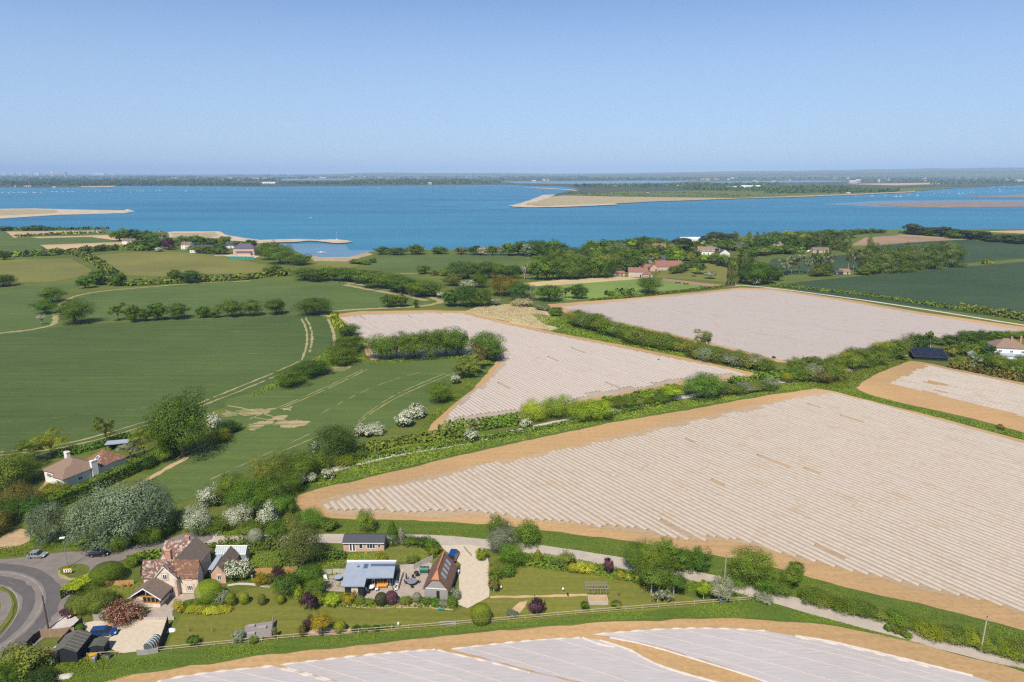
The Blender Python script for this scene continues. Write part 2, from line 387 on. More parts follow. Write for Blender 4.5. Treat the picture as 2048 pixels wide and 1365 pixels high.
# ---- far shores
FZ = 0.0
sheet('far_land', [(-900, 376), (-200, 374.5), (0, 374.3), (80, 374.8), (220, 374), (240, 372), (330, 372), (520, 373.5), (700, 371.6), (900, 370.5), (1010, 369.5),
                   (1060, 371.5), (1130, 373), (1160, 377), (1130, 384), (1108, 389), (1085, 393), (1060, 402), (1022, 412.5), (1060, 414.5), (1110, 414), (1180, 404), (1300, 402.5), (1400, 398.5),
                   (1600, 391.5), (1720, 388), (1810, 384), (1870, 378), (1960, 374), (2048, 370.5), (2700, 366), (2700, 348.7), (-900, 348.7)], FZ, field_mat('far_grass', (0.035, 0.055, 0.022), (0.085, 0.095, 0.042), 0.0, soil=(0.20, 0.17, 0.10), soil_amt=0.03, streak=0.012, big=0.0009), 30, 5)
sheet('far_beach', [(1040, 375.6), (1090, 376.3), (1150, 380.3), (1157, 382.5), (1120, 379.5), (1085, 377.6)], 0.4, M['sand'], 20, 4)
sheet('far_beach', [(1016, 411.5), (1030, 410), (1058, 401.5), (1086, 390.5), (1112, 389.5), (1098, 396), (1075, 403), (1052, 409.5), (1075, 411.8), (1130, 411.2), (1228, 407.8), (1236, 410), (1120, 414.8), (1060, 415.5), (1028, 414.5)], 0.5, M['sand'], 10, 3)
sheet('far_dune', [(1060, 404), (1100, 394), (1125, 391.5), (1250, 394), (1480, 397), (1420, 400), (1300, 404), (1230, 408), (1120, 411.5), (1060, 410)], 0.4, M['dune'], 15, 4)
sheet('salt_marsh', [(1120, 390.5), (1250, 384), (1500, 380), (1700, 379), (1850, 376), (1960, 373), (1870, 379.5), (1790, 386), (1600, 393.5), (1480, 397.5), (1250, 394)], 0.3, M['rough_grass'], 30, 5)
sheet('far_beach', [(1480, 397), (1600, 392), (1720, 388), (1830, 383), (1830, 385), (1720, 390), (1600, 394.5), (1400, 400.5)], 0.6, M['dune'], 20, 3)
sheet('sand_spit', [(-500, 419), (0, 417.6), (70, 416.9), (130, 418.5), (200, 420), (262, 420.6), (270, 422.4), (250, 426), (200, 427.5), (120, 429.5), (40, 434.5), (0, 437), (-500, 450)], -0.5, M['sand'], 8, 2.5)
sheet('dune_top', [(-500, 421), (0, 419.2), (70, 418.8), (112, 420.5), (118, 424), (80, 427), (0, 431), (-500, 440)], -0.3, M['dune'], 8, 4)
sheet('sand_bank', [(1690, 407.5), (1780, 405), (1900, 404), (2048, 403.5), (2500, 403), (2500, 414), (2048, 413.5), (1900, 415.5), (1820, 414), (1760, 410)], -0.6, M['mud'], 15, 4)
sheet('sand_bank', [(1925, 394), (2048, 389), (2500, 386), (2500, 394), (2048, 395)], -0.6, M['mud'], 15, 4)
sheet('wet_shallow', [(1640, 408), (1750, 402), (1900, 400.5), (2300, 399), (2300, 404), (1900, 404.5), (1760, 406.5), (1760, 411), (1820, 414.5), (1900, 416.5), (1760, 414)], -0.75, M['shallow'], 15, 4)
sheet('wet_shallow', [(835, 410), (900, 404.5), (1018, 403), (1060, 403), (1022, 413), (1040, 416.5), (940, 421), (880, 418.5), (930, 414)], -0.75, mat('turbid_shallow', (0.040, 0.185, 0.285), (0.018, 0.145, 0.25), 0.006, 0.4), 15, 5)
sheet('inlet', [(440, 359.5), (600, 357.5), (705, 358.3), (700, 360.5), (560, 361.5), (440, 361)], 0.6, M['shallow'], 40, 15)
sheet('inlet', [(1000, 363.8), (1300, 361.5), (1400, 362.5), (1330, 367), (1150, 368.5), (1030, 367)], 0.6, M['shallow'], 30, 12)
sheet('inlet', [(700, 354), (900, 353), (930, 354), (760, 355.5)], 0.6, M['shallow'], 60, 25)
sheet('inlet', [(1380, 364), (1620, 361.5), (1720, 362.5), (1640, 365), (1450, 366.5)], 0.6, M['shallow'], 30, 12)
sheet('far_field', [(1690, 368.5), (1860, 366), (1900, 368), (1790, 371.5)], 0.6, M['tan'], 30, 10)
sheet('far_beach', [(160, 373.6), (235, 372.2), (225, 374.4), (165, 375.2)], 0.6, M['sand'], 20, 4)

_rf = random.Random(14)
for k in range(26):
    x = _rf.uniform(300, 2040); y = _rf.uniform(351.5, 362 if x > 1350 else 358); w = _rf.uniform(15, 70); h = _rf.uniform(.25, .8) * (y - 346) / 9
    sheet('far_field', [(x, y), (x + w, y - h * .3), (x + w * 1.05, y + h), (x + w * .1, y + h * 1.2)], 0.7 + .02 * k, M[['tan', 'pasture', 'crop_light', 'tan_rough'][k % 4]], 60, 10)
# ---- crop fields
sheet('crop_field', [(-400, 686), (-100, 676), (0, 669), (60, 661), (120, 653.5), (250, 645.5), (400, 639.5), (480, 635.5), (570, 631.5), (642, 631.5), (664, 645), (671, 672), (664, 700), (640, 716),
                     (590, 742), (540, 770), (490, 796), (440, 818), (390, 838), (300, 852), (240, 874), (100, 908), (0, 922), (-400, 980)], 0.05, M['crop'], 4, 0.8)
sheet('crop_field', [(455, 800), (500, 785), (560, 765), (640, 741), (730, 727), (850, 714), (940, 709), (930, 738), (880, 792), (830, 832), (750, 872), (690, 905), (620, 930), (540, 940), (470, 955), (390, 995), (335, 1015),
                     (270, 975), (330, 925), (420, 877), (485, 852), (445, 826)], 0.057, M['crop_blue'], 4, 0.8)
sheet('crop_field', [(120, 640), (160, 610), (150, 598), (190, 586), (250, 577.5), (380, 566.5), (500, 562), (650, 561), (720, 570), (800, 586), (862, 601), (830, 612), (760, 617), (665, 625), (560, 627), (400, 636), (200, 643)], 0.05, M['crop_blue'], 5, 0.8)
sheet('crop_field', [(-400, 592), (0, 578), (130, 569), (162, 567), (140, 578), (112, 600), (104, 648), (60, 657), (0, 665), (-400, 686)], 0.05, M['crop_blue'], 5, 0.8)
sheet('pasture', [(-400, 535), (0, 520.5), (140, 517), (192, 545), (150, 556), (100, 563.5), (0, 566), (-400, 575)], 0.05, M['pasture'], 5, 0.8)
sheet('pasture', [(185, 512), (250, 506), (340, 503.5), (440, 512), (535, 531), (515, 546), (430, 549), (330, 553), (245, 551), (222, 530)], 0.05, M['pasture'], 5, 0.8)
sheet('crop_field', [(-400, 482), (0, 478.5), (180, 474), (252, 483.5), (80, 490.5), (100, 504), (0, 511), (-400, 520)], 0.05, M['crop_blue'], 6, 0.8)
sheet('crop_field', [(-400, 466), (0, 463.5), (10, 463.5), (28, 476), (0, 478), (-400, 482)], 0.06, M['crop_blue'], 6, 0.8)
sheet('tan_field', [(11, 463.5), (205, 461.5), (206, 467), (70, 470.5), (28, 476)], 0.05, M['tan'], 6, 0.8)
sheet('tan_field', [(60, 474.5), (215, 470.5), (262, 479), (252, 484), (180, 474.2), (80, 477)], 0.07, M['tan'], 6, 0.8)
sheet('tan_field', [(80, 490.5), (252, 484), (266, 487), (190, 497.5), (102, 505)], 0.05, M['tan'], 6, 0.8)
sheet('crop_field', [(725, 522), (760, 512), (900, 508.5), (1030, 512), (1062, 519), (1035, 528), (930, 534), (860, 542), (790, 543), (740, 536)], 0.05, M['crop_blue'], 6, 0.8)
sheet('dry_strip', [(1045, 567), (1150, 558), (1235, 553), (1290, 558), (1180, 566), (1060, 574)], 0.05, M['tan_rough'], 6, 0.8)
sheet('crop_field', [(1060, 574), (1180, 566), (1290, 558), (1400, 566), (1395, 576), (1250, 592), (1120, 603), (1075, 598)], 0.05, M['crop_light'], 6, 0.8)
sheet('crop_field', [(1545, 572), (1620, 562), (1720, 553), (1850, 541), (2048, 524), (2600, 480), (2600, 740), (2048, 641), (1900, 622), (1750, 602), (1640, 588)], 0.05, M['crop_dark'], 6, 0.8)
sheet('crop_field', [(1700, 532), (1735, 495), (1810, 487), (1920, 478.5), (2048, 487.5), (2180, 498), (2048, 517.5), (1900, 529)], 0.066, M['crop_dark'], 6, 0.8)
sheet('grass_strip', [(1850, 541), (1900, 530), (2048, 518), (2300, 498), (2300, 506), (2048, 523.5)], 0.07, M['rough_grass'], 6, 0.5)
sheet('brown_field', [(1700, 492), (1730, 476), (1800, 470.5), (1950, 479), (1850, 483.5), (1760, 490)], 0.07, M['brown'], 6, 0.5)
sheet('track', [(1795, 470.8), (1800, 469.2), (1950, 477.5), (2048, 485), (2400, 508), (2400, 511), (2048, 488), (1940, 480)], 0.1, M['track'], 6, 0.3)
sheet('crop_field', [(1530, 536), (1545, 518), (1720, 509), (1745, 528), (1690, 545), (1560, 552)], 0.06, M['crop_dark'], 6, 0.5)
sheet('tan_field', [(1955, 463.5), (2048, 461), (2300, 462), (2300, 468), (2048, 467.5)], 0.07, M['tan'], 6, 0.5)
sheet('lawn', [(1310, 556), (1330, 534), (1420, 527), (1455, 533), (1460, 566), (1400, 560)], 0.06, M['pasture'], 5, 0.5)
sheet('farm_track', [(1325, 557), (1350, 560), (1400, 566), (1455, 571), (1480, 574), (1440, 576), (1370, 568), (1325, 562)], 0.1, M['brown'], 4, 0.5)
sheet('paddock', [(620, 517), (700, 518), (720, 530), (690, 540), (600, 527)], 0.05, M['pasture'], 5, 0.8)
sheet('reed_bed', [(930, 623), (960, 614), (1010, 609), (1050, 612), (1095, 625), (1110, 640), (1090, 650), (1120, 658), (1100, 662), (1010, 642)], 0.06, M['tan_rough'], 4, 1.5)

# ---- mulch-covered fields: sandy soil, and film-covered rows on it
sheet('soil_field', [(588, 1000), (600, 990), (640, 977), (700, 966), (800, 941), (900, 916), (1000, 894), (1200, 851), (1400, 816), (1550, 789), (1630, 777.5), (1680, 786), (1850, 829), (2048, 881), (2600, 1030), (2600, 1440),
                     (2300, 1335), (2048, 1262), (1950, 1236), (1800, 1200), (1620, 1156), (1480, 1118), (1300, 1090), (1150, 1070), (980, 1049), (800, 1041), (660, 1037), (605, 1024)], 0.05, M['soil'], 3, 0.5)
sheet('soil_field', [(672, 629), (720, 623), (860, 621), (930, 622), (1000, 641), (1100, 663), (1250, 691), (1400, 721), (1532, 752), (1500, 759), (1350, 773), (1200, 801), (1050, 836), (915, 864), (853, 869), (862, 850), (900, 815), (950, 775),
                     (995, 720), (960, 712), (900, 714), (820, 720), (745, 724), (733, 712), (728, 690), (695, 652)], 0.05, M['soil'], 3, 0.5)
sheet('soil_field', [(1095, 609), (1250, 598), (1400, 584), (1480, 575.5), (1540, 577), (1700, 600), (1850, 626), (2048, 654), (2600, 740), (2600, 630), (2500, 640), (2048, 668), (1990, 670), (1900, 680), (1800, 693), (1700, 718), (1600, 729),
                     (1555, 725), (1430, 693), (1300, 663), (1160, 635), (1110, 621)], 0.05, M['soil'], 4, 0.6)
sheet('soil_field', [(1712, 776), (1730, 762), (1770, 742), (1822, 722), (1862, 728), (2048, 766), (2600, 880), (2600, 1010), (2048, 866), (1950, 839), (1800, 806), (1735, 788)], 0.05, M['soil'], 3, 0.5)
sheet('soil_field', [(60, 1480), (150, 1400), (215, 1362), (300, 1346), (420, 1330), (600, 1303), (800, 1282), (1000, 1261), (1200, 1245), (1350, 1238.5), (1500, 1239), (1650, 1250), (1800, 1279), (1900, 1306), (2048, 1345), (2300, 1420), (2300, 1700), (60, 1700)], 0.05, M['soil'], 2.5, 0.5)

def in_poly(x, y, poly):
    c = False; n = len(poly)
    for i in range(n):
        a, b = poly[i], poly[i - 1]
        if (a.y > y) != (b.y > y) and x < (b.x - a.x) * (y - a.y) / (b.y - a.y) + a.x: c = not c
    return c
def cover_rows(name, px, vp, pitch, m, mbase, seed, stag=6.0, bare=(), gapp=0.02, wtop=0.72, wbase=1.25, hgt=0.2, seg=7.0, z0=0.09, far=False):
    """Film-covered ridges running towards the vanishing point vp (photo x), clipped to the outline."""
    rng = random.Random(seed)
    if isinstance(vp, tuple): d = (P(*vp[1]) - P(*vp[0])).normalized()
    else: d = Vector(((vp - 1024) / FPX, cp + (682.5 - 346) / FPX * sp, 0)).normalized()
    nrm = Vector((-d.y, d.x, 0)); poly = [P(x, y) for x, y in px]
    ks = [p.dot(nrm) for p in poly]; V = []; F = []
    bares = [(P(*a), P(*b), w) for a, b, w in bare]
    k = math.floor(min(ks) / pitch); off0 = off1 = 0
    while k * pitch < max(ks):
        o = nrm * (k * pitch); hits = []
        for i in range(len(poly)):
            a, b = poly[i - 1], poly[i]; da, db = a.dot(nrm) - k * pitch, b.dot(nrm) - k * pitch
            if (da > 0) != (db > 0): hits.append(a.lerp(b, da / (da - db)).dot(d))
        hits.sort()
        if k % 5 == 0 or rng.random() < 0.12: off0 = rng.uniform(0, stag); off1 = rng.uniform(0, stag)
        for s0, s1 in zip(hits[::2], hits[1::2]):
            s0 += off0 + rng.uniform(0, 1.0); s1 -= off1 + rng.uniform(0, 1.0)
            s = s0; prev = None
            while s < s1:
                e = min(s1, s + seg * rng.uniform(0.6, 1.4)); c = o + d * ((s + e) / 2)
                skip = rng.random() < gapp
                for a, b, w in bares:
                    t = max(0, min(1, (c - a).dot(b - a) / (b - a).length_squared))
                    if (c - a.lerp(b, t)).length < w: skip = True
                if skip: prev = None; s = e; continue
                def ring(t):
                    j = rng.uniform(-0.12, 0.12); q = o + d * t + nrm * j; hh = hgt * rng.uniform(0.7, 1.1); wb = wbase * rng.uniform(0.85, 1.1)
                    i = len(V)
                    for w, z in ((-wb / 2, z0), (-wtop / 2, z0 + hh), (wtop / 2, z0 + hh), (wb / 2, z0)):
                        r = q + nrm * w; V.append((r.x, r.y, z))
                    return i
                r0 = prev if prev is not None else ring(s); r1 = ring(e)
                for q in range(3): F.append((r0 + q, r0 + q + 1, r1 + q + 1, r1 + q))
                prev = r1; s = e
        k += 1
    o = bpy.data.objects.new(name, np_mesh(name, V, F, m)); link(o); tag(o, kind='stuff')
    if mbase: sheet_pts('row_soil', dense(poly, 5, 1.5, _rs), 0.07, mbase)
    return o
W1 = [(636, 1003), (690, 986), (800, 967), (900, 944), (1000, 921), (1200, 879), (1400, 837), (1560, 801), (1648, 782), (1850, 833), (2048, 886), (2600, 1036), (2600, 1420), (2300, 1310), (2048, 1230), (1900, 1192), (1700, 1142), (1500, 1092), (1380, 1082),
      (1130, 1048), (1000, 1038), (940, 1031), (660, 1029)]
cover_rows('mulch_rows', W1, 50, 1.62, M['plastic'], M['between'], 1, 3.5, bare=[((1520, 913), (1595, 942), 0.85), ((1332, 1049), (1380, 1067), 0.85)], gapp=0.004)
W2 = [(681, 636), (730, 629), (860, 626), (920, 626), (1000, 647), (1100, 668), (1250, 697), (1400, 727), (1480, 745), (1495, 752), (1350, 766), (1200, 793), (1050, 826), (920, 846), (885, 845), (910, 815), (960, 775), (1003, 725), (1000, 705), (900, 712), (745, 722), (737, 690), (700, 652)]
cover_rows('mulch_rows', W2, 200, 1.62, M['plastic_far'], M['between_far'], 2, 5, seg=10, gapp=0.012)
W3 = [(1120, 614), (1250, 601.5), (1400, 587.5), (1480, 578.5), (1540, 580), (1700, 604), (1850, 631), (2048, 661), (2600, 746), (2600, 632), (2048, 664.5), (1900, 677), (1800, 691), (1700, 714), (1600, 725), (1560, 721), (1430, 689), (1300, 659), (1165, 631)]
cover_rows('mulch_rows', W3, -600, 1.62, M['plastic_top'], M['between_far'], 3, 5, seg=14, gapp=0.008)
W4 = [(1768, 766), (1800, 750), (1848, 730), (2048, 772), (2600, 886), (2600, 980), (2048, 834), (1900, 797)]
cover_rows('mulch_rows', W4, 33, 1.62, M['plastic'], None, 4, 3, bare=[((1862, 766), (1885, 770), 1.5)], gapp=0.015)

# wheel tracks and bare patches in the green fields
T = M['track']
multi_strip('wheel_tracks', [([(603, 638), (612, 655), (615, 680), (612, 700), (602, 722)], 1.0), ([(611, 636), (622, 655), (625, 680), (620, 705)], 1.0), ([(600, 723), (540, 750), (440, 790), (380, 815), (310, 838), (220, 866), (120, 892), (0, 905)], 1.0),
    ([(590, 735), (530, 762), (470, 787), (420, 806), (330, 840), (240, 868), (130, 897), (0, 911)], 1.0), ([(655, 638), (664, 655), (670, 680), (668, 695)], 1.6)], 0.085, T, rag=0.35, gap=0.04)
multi_strip('thin_patches', [([(0, 800), (100, 790), (190, 783), (340, 776), (440, 769)], 0.3), ([(-60, 745), (100, 738), (300, 725), (420, 712)], 0.25), ([(0, 845), (120, 835), (250, 822), (300, 815)], 0.4), ([(-60, 880), (60, 871), (190, 855), (260, 845)], 0.35), ([(0, 900), (60, 894), (130, 887)], 0.7), ([(-60, 772), (80, 765), (300, 750), (460, 735)], 0.25)], 0.087, M['pasture'], rag=0.22, gap=0.3)
multi_strip('wheel_tracks', [([(725, 740), (690, 757), (620, 790), (540, 822), (500, 838)], 0.45), ([(735, 739), (700, 757), (630, 790), (560, 818)], 0.45), ([(890, 748), (840, 768), (780, 795), (730, 830), (715, 845)], 0.4), ([(900, 750), (845, 772), (790, 797), (740, 828), (715, 850)], 0.5),
    ([(840, 745), (770, 765), (700, 795), (640, 830)], 0.3), ([(455, 812), (500, 820), (540, 832), (570, 842)], 0.7), ([(450, 822), (520, 838), (565, 845)], 0.6), ([(335, 925), (400, 895), (470, 862)], 0.8), ([(480, 930), (560, 905), (640, 872)], 0.25), ([(420, 960), (520, 915), (620, 868)], 0.25)], 0.085, T, rag=0.2, gap=0.06)
for k, q in enumerate([[(490, 855), (510, 846), (545, 843), (540, 850), (500, 861)], [(545, 850), (575, 842), (618, 843), (600, 853), (560, 856)], [(560, 818), (590, 812), (580, 822)], [(470, 824), (500, 820), (555, 815), (540, 825), (500, 832)], [(655, 738), (700, 733), (690, 743), (662, 745)],
    [(540, 842), (560, 832), (575, 834), (560, 842)], [(445, 830), (460, 822), (478, 828), (455, 836)], [(620, 747), (660, 735), (690, 735), (650, 748)], [(640, 632), (672, 628), (690, 632), (660, 637)]]):
    sheet('bare_patch', q, 0.072 + 0.003 * k, M['patchy'], 0.6, 1.3)
multi_strip('farm_track', [([(-200, 690), (0, 667), (60, 661), (100, 653), (113, 645), (110, 625), (125, 605), (150, 592), (200, 583), (280, 576), (400, 566), (500, 562)], 3.0), ([(650, 562), (700, 566), (760, 578), (820, 587), (880, 600), (884, 606), (840, 614), (740, 618), (665, 623)], 4.5),
    ([(690, 570), (740, 580), (800, 590), (855, 602)], 5.0), ([(935, 545), (900, 548), (850, 548), (800, 548)], 3.0)], 0.09, T, rag=0.7, gap=0.05)

# ---- roads
strip('lane', [(330, 1092), (390, 1084), (450, 1081), (560, 1079.5), (700, 1077.5), (870, 1079.5), (970, 1089), (1100, 1103), (1250, 1128), (1400, 1155), (1500, 1183), (1700, 1238), (1900, 1292), (2048, 1326), (2300, 1385)], 4.3, 0.10, M['lane'], rag=0.2)
strip('lane', [(410, 1083), (440, 1055), (490, 1005), (550, 975), (640, 947), (750, 918), (830, 902), (930, 887), (1010, 868), (1150, 838), (1300, 806), (1450, 782), (1560, 765), (1640, 753), (1720, 736), (1790, 716), (1850, 700)], 3.2, 0.107, M['path'], rag=0.15)
strip('lane', [(1470, 571), (1510, 573), (1600, 583.5), (1750, 604), (1900, 627.5), (2048, 651.5), (2400, 706)], 3.2, 0.12, mat('pale_lane', (0.52, 0.50, 0.42), (0.44, 0.42, 0.35), 0.3, 0.9), rag=0.2)
ROAD = [(-300, 1118), (0, 1121), (60, 1114), (110, 1107), (165, 1103), (230, 1096), (290, 1090), (340, 1078), (372, 1066), (412, 1064), (432, 1076), (400, 1090), (345, 1098), (300, 1106), (255, 1118), (228, 1128), (190, 1147), (158, 1170), (136, 1200), (126, 1215), (133, 1232), (150, 1240), (120, 1262), (85, 1278), (52, 1312), (20, 1330), (-10, 1360),
        (-60, 1400), (-140, 1450), (-200, 1420), (-100, 1350), (-20, 1300), (12, 1262), (33, 1232), (37, 1208), (27, 1185), (8, 1172), (-60, 1166), (-300, 1175)]
sheet('road', ROAD, 0.114, M['asphalt'], 1.5, 0.1, smooth=1)
strip('tyre_band', [(-200, 1131), (0, 1137), (50, 1142), (88, 1160), (103, 1185), (100, 1212), (80, 1245), (45, 1278), (0, 1310), (-80, 1360)], 1.5, 0.121, M['tyre_band'], rag=0.1)
strip('tyre_band', [(-200, 1152), (0, 1156), (40, 1166), (62, 1185), (66, 1208), (50, 1240), (15, 1275), (-40, 1315)], 1.4, 0.123, M['tyre_band'], rag=0.25)
strip('tyre_band', [(-200, 1126), (0, 1131), (60, 1137), (100, 1156), (117, 1185), (112, 1215), (90, 1249), (55, 1282), (10, 1315), (-70, 1365)], 1.3, 0.1235, M['tyre_band'], rag=0.3)
strip('tyre_band', [(-200, 1160), (0, 1164), (28, 1173), (50, 1190), (53, 1209), (40, 1238), (5, 1273), (-50, 1313)], 1.2, 0.124, M['tyre_band'], rag=0.25)
multi_strip('road_marking', [([(-200, 1139), (0, 1145), (45, 1151), (75, 1167), (87, 1188), (85, 1212), (66, 1245), (30, 1278), (-20, 1310)], 0.16), ([(-200, 1167), (0, 1171), (30, 1185), (39, 1208), (34, 1233), (12, 1264), (-20, 1300)], 0.14)], 0.13, M['white_line'], rag=0.02, step=1.5)
sheet('road_island', [(113, 1140), (128, 1133), (160, 1128), (180, 1134), (176, 1148), (158, 1158), (135, 1163), (118, 1156)], 0.16, M['rough_grass'], 1, 0.2, smooth=1)
sheet('bare_patch', [(115, 1143), (120, 1140), (122, 1150), (140, 1158), (160, 1157), (140, 1163), (121, 1158)], 0.18, T, 1, 0.2)
sheet('verge', [(-300, 1180), (0, 1176), (22, 1190), (30, 1210), (26, 1232), (5, 1262), (-60, 1310), (-300, 1420)], 0.12, M['lawn'], 2, 0.2)
strip('pavement', [(-150, 1182), (0, 1186), (12, 1200), (14, 1216), (3, 1240), (-20, 1268), (-80, 1310)], 1.8, 0.15, M['asphalt'])
sheet('bare_patch', [(-60, 1085), (0, 1078), (40, 1058), (68, 1064), (60, 1082), (20, 1098), (-60, 1108)], 0.05, M['soil_far'], 1.5, 0.8)
strip('track', [(255, 985), (290, 962), (330, 940), (375, 915)], 1.8, 0.09, M['soil_far'], rag=0.4)
sheet('bare_patch', [(35, 1005), (60, 990), (85, 972), (92, 960), (98, 965), (80, 985), (62, 1000)], 0.06, M['soil_far'], 1.5, 0.4)

# ---- garden surfaces
sheet('lawn', [(330, 1302), (352, 1252), (372, 1218), (440, 1212), (480, 1185), (520, 1172), (560, 1178), (640, 1205), (720, 1222), (850, 1215), (910, 1225), (985, 1180), (985, 1140), (1060, 1120), (1150, 1130), (1290, 1170), (1400, 1200), (1500, 1195), (1400, 1212), (1200, 1228), (1000, 1245), (800, 1262), (600, 1276), (420, 1293)], 0.07, M['lawn'], 3, 0.4)
sheet('lawn', [(205, 1180), (240, 1168), (290, 1165), (280, 1190), (230, 1205)], 0.07, M['lawn'], 2, 0.3)
sheet('meadow', [(655, 1125), (700, 1112), (770, 1098), (850, 1090), (900, 1100), (870, 1130), (800, 1124), (690, 1128)], 0.07, M['pasture'], 2, 0.5)
sheet('gravel_drive', [(160, 1248), (190, 1243), (260, 1240), (335, 1240), (338, 1250), (318, 1300), (240, 1308), (225, 1300), (175, 1262)], 0.08, M['gravel'], 1.5, 0.2)
sheet('gravel_drive', [(120, 1238), (150, 1233), (160, 1243), (140, 1256), (100, 1262)], 0.14, M['path'], 1.5, 0.2)
sheet('gravel_drive', [(880, 1092), (930, 1091), (965, 1096), (975, 1115), (980, 1150), (978, 1195), (960, 1205), (935, 1218), (915, 1210), (918, 1180), (922, 1130), (900, 1110)], 0.13, M['gravel'], 2, 0.3)
sheet('patio', [(725, 1196), (735, 1175), (790, 1160), (800, 1140), (850, 1118), (875, 1140), (850, 1195), (780, 1205)], 0.085, M['paving'], 2, 0.2)
sheet('patio', [(640, 1180), (648, 1155), (690, 1148), (690, 1185)], 0.085, M['paving'], 2, 0.2)
sheet('patio', [(330, 1205), (338, 1190), (400, 1188), (402, 1196), (370, 1202), (345, 1222), (345, 1238), (285, 1238), (290, 1222), (318, 1212)], 0.085, M['paving'], 2, 0.2)
sheet('garden_bed', [(640, 1206), (700, 1210), (760, 1208), (850, 1200), (915, 1212), (905, 1222), (850, 1216), (740, 1218), (650, 1214)], 0.09, M['soil_far'], 2, 0.3)
sheet('garden_bed', [(596, 1272), (610, 1260), (650, 1256), (700, 1258), (780, 1256), (790, 1262), (700, 1268)], 0.09, M['soil_far'], 2, 0.3)
sheet('garden_bed', [(1015, 1228), (1040, 1205), (1055, 1202), (1050, 1215), (1030, 1233)], 0.09, M['soil_far'], 1.5, 0.3)
strip('garden_path', [(980, 1195), (1060, 1194), (1120, 1192), (1178, 1191)], 0.7, 0.09, M['soil_far'], rag=0.15)
strip('garden_path', [(455, 1172), (480, 1168), (510, 1170), (540, 1175)], 0.8, 0.09, M['path'], rag=0.05)
sheet('verge', [(60, 1480), (140, 1398), (215, 1361), (300, 1345), (420, 1329), (600, 1302), (800, 1281), (1000, 1260), (1200, 1244), (1350, 1237.5), (1500, 1238), (1650, 1249), (1800, 1278), (1900, 1305), (2048, 1344), (2300, 1419), (2300, 1392), (2048, 1334), (1900, 1300), (1700, 1246), (1500, 1192), (1400, 1208), (1200, 1225), (1000, 1243), (800, 1260), (600, 1275), (420, 1292), (320, 1302), (240, 1312), (100, 1330), (40, 1350), (-20, 1400)], 0.045, M['verge'], 3, 0.4)
sheet('verge', [(660, 1038), (800, 1042), (980, 1050), (1150, 1071), (1300, 1091), (1480, 1119), (1620, 1157), (1800, 1201), (2048, 1263), (2300, 1336), (2300, 1382), (2048, 1322), (1900, 1286), (1700, 1232), (1500, 1177), (1400, 1148), (1250, 1122), (1100, 1097), (970, 1084), (870, 1075), (700, 1073), (560, 1072), (600, 1040)], 0.045, M['verge'], 3, 0.4)
sheet('verge', [(588, 1000), (640, 976), (800, 940), (1000, 893), (1200, 850), (1400, 815), (1550, 788), (1630, 776), (1850, 828), (2048, 880), (2600, 1030), (2600, 1012), (2048, 868), (1800, 808), (1712, 780), (1600, 768), (1400, 796), (1200, 832), (1000, 876), (830, 906), (640, 952), (590, 975)], 0.045, M['verge'], 3, 0.5)
sheet('verge', [(930, 622), (1000, 640), (1250, 690), (1400, 720), (1532, 751), (1560, 745), (1430, 715), (1250, 684), (1100, 655), (960, 620)], 0.047, M['verge'], 3, 0.5)
sheet('verge', [(853, 870), (862, 850), (900, 815), (950, 775), (995, 722), (985, 716), (930, 765), (870, 820), (835, 865)], 0.047, M['verge'], 3, 0.5)

# ---- fleece on the nearest field
M['fleece'] = None
def fleece_mat():
    m, nt, n, l, b = _nt('crop_fleece')
    b.inputs['Roughness'].default_value = 0.6; b.inputs['Specular IOR Level'].default_value = 0.2
    f = noise(nt, mapping(nt, 0.35, (0.25, 1.6, 1)), 1.0, 6, 0.7); f2 = noise(nt, mapping(nt, 0, (1, 1, 1)), 0.05, 4)
    c = ramp(nt, f, [(0.3, (0.395, 0.365, 0.36)), (0.7, (0.45, 0.418, 0.412))])
    c = mix(nt, 1.0, c, ramp(nt, f2, [(0.3, (0.93, 0.9, 0.88)), (0.7, (1.05, 1.05, 1.06))]), 'MULTIPLY')
    l.new(c, b.inputs['Base Color']); bump(nt, b, f, 0.5, 0.25); return m
M['fleece'] = fleece_mat(); M['fleece_edge'] = mat('bunched_fleece', (0.56, 0.50, 0.44), (0.46, 0.40, 0.34), 1.5, 0.6, bmp=0.5)
def fleece(label, px, seams, edge):
    t = thing('crop_cover', label, 'fleece cover', (0, 0, 0), group='fleece covers on the nearest field')
    pts = dense([P(x, y) for x, y in px], 2.0, 0.25, _rs); c = sum((p for p in pts), Vector()) / len(pts)
    tri = tessellate_polygon([pts]); V = [(p.x, p.y, 0.12) for p in pts]
    F = [q if (Vector(V[q[1]]) - Vector(V[q[0]])).cross(Vector(V[q[2]]) - Vector(V[q[0]])).z > 0 else q[::-1] for q in tri]
    o = bpy.data.objects.new('fleece_sheet', np_mesh('fleece_sheet', V, F, M['fleece'])); link(o, t)
    for s in seams:
        q = dense(smooth_line([P(x, y, 0.17) for x, y in s], 1), 3.0, 0.12, _rs, False)
        mb = MB(); mb.tube(q, 0.05, 5); mb.build('seam', M['fleece_edge'], t)
    for e, dash in edge:
        q = dense(smooth_line([P(x, y, 0.15) for x, y in e], 2), 0.7, 0, _rs, False)
        r = [(_rs.uniform(0.16, 0.26) if not dash or (i // 2) % 2 else _rs.uniform(0.02, 0.06)) for i in range(len(q))]
        mb = MB(); mb.tube(q, r, 6); mb.build('bunched_edge', M['fleece_edge'], t)
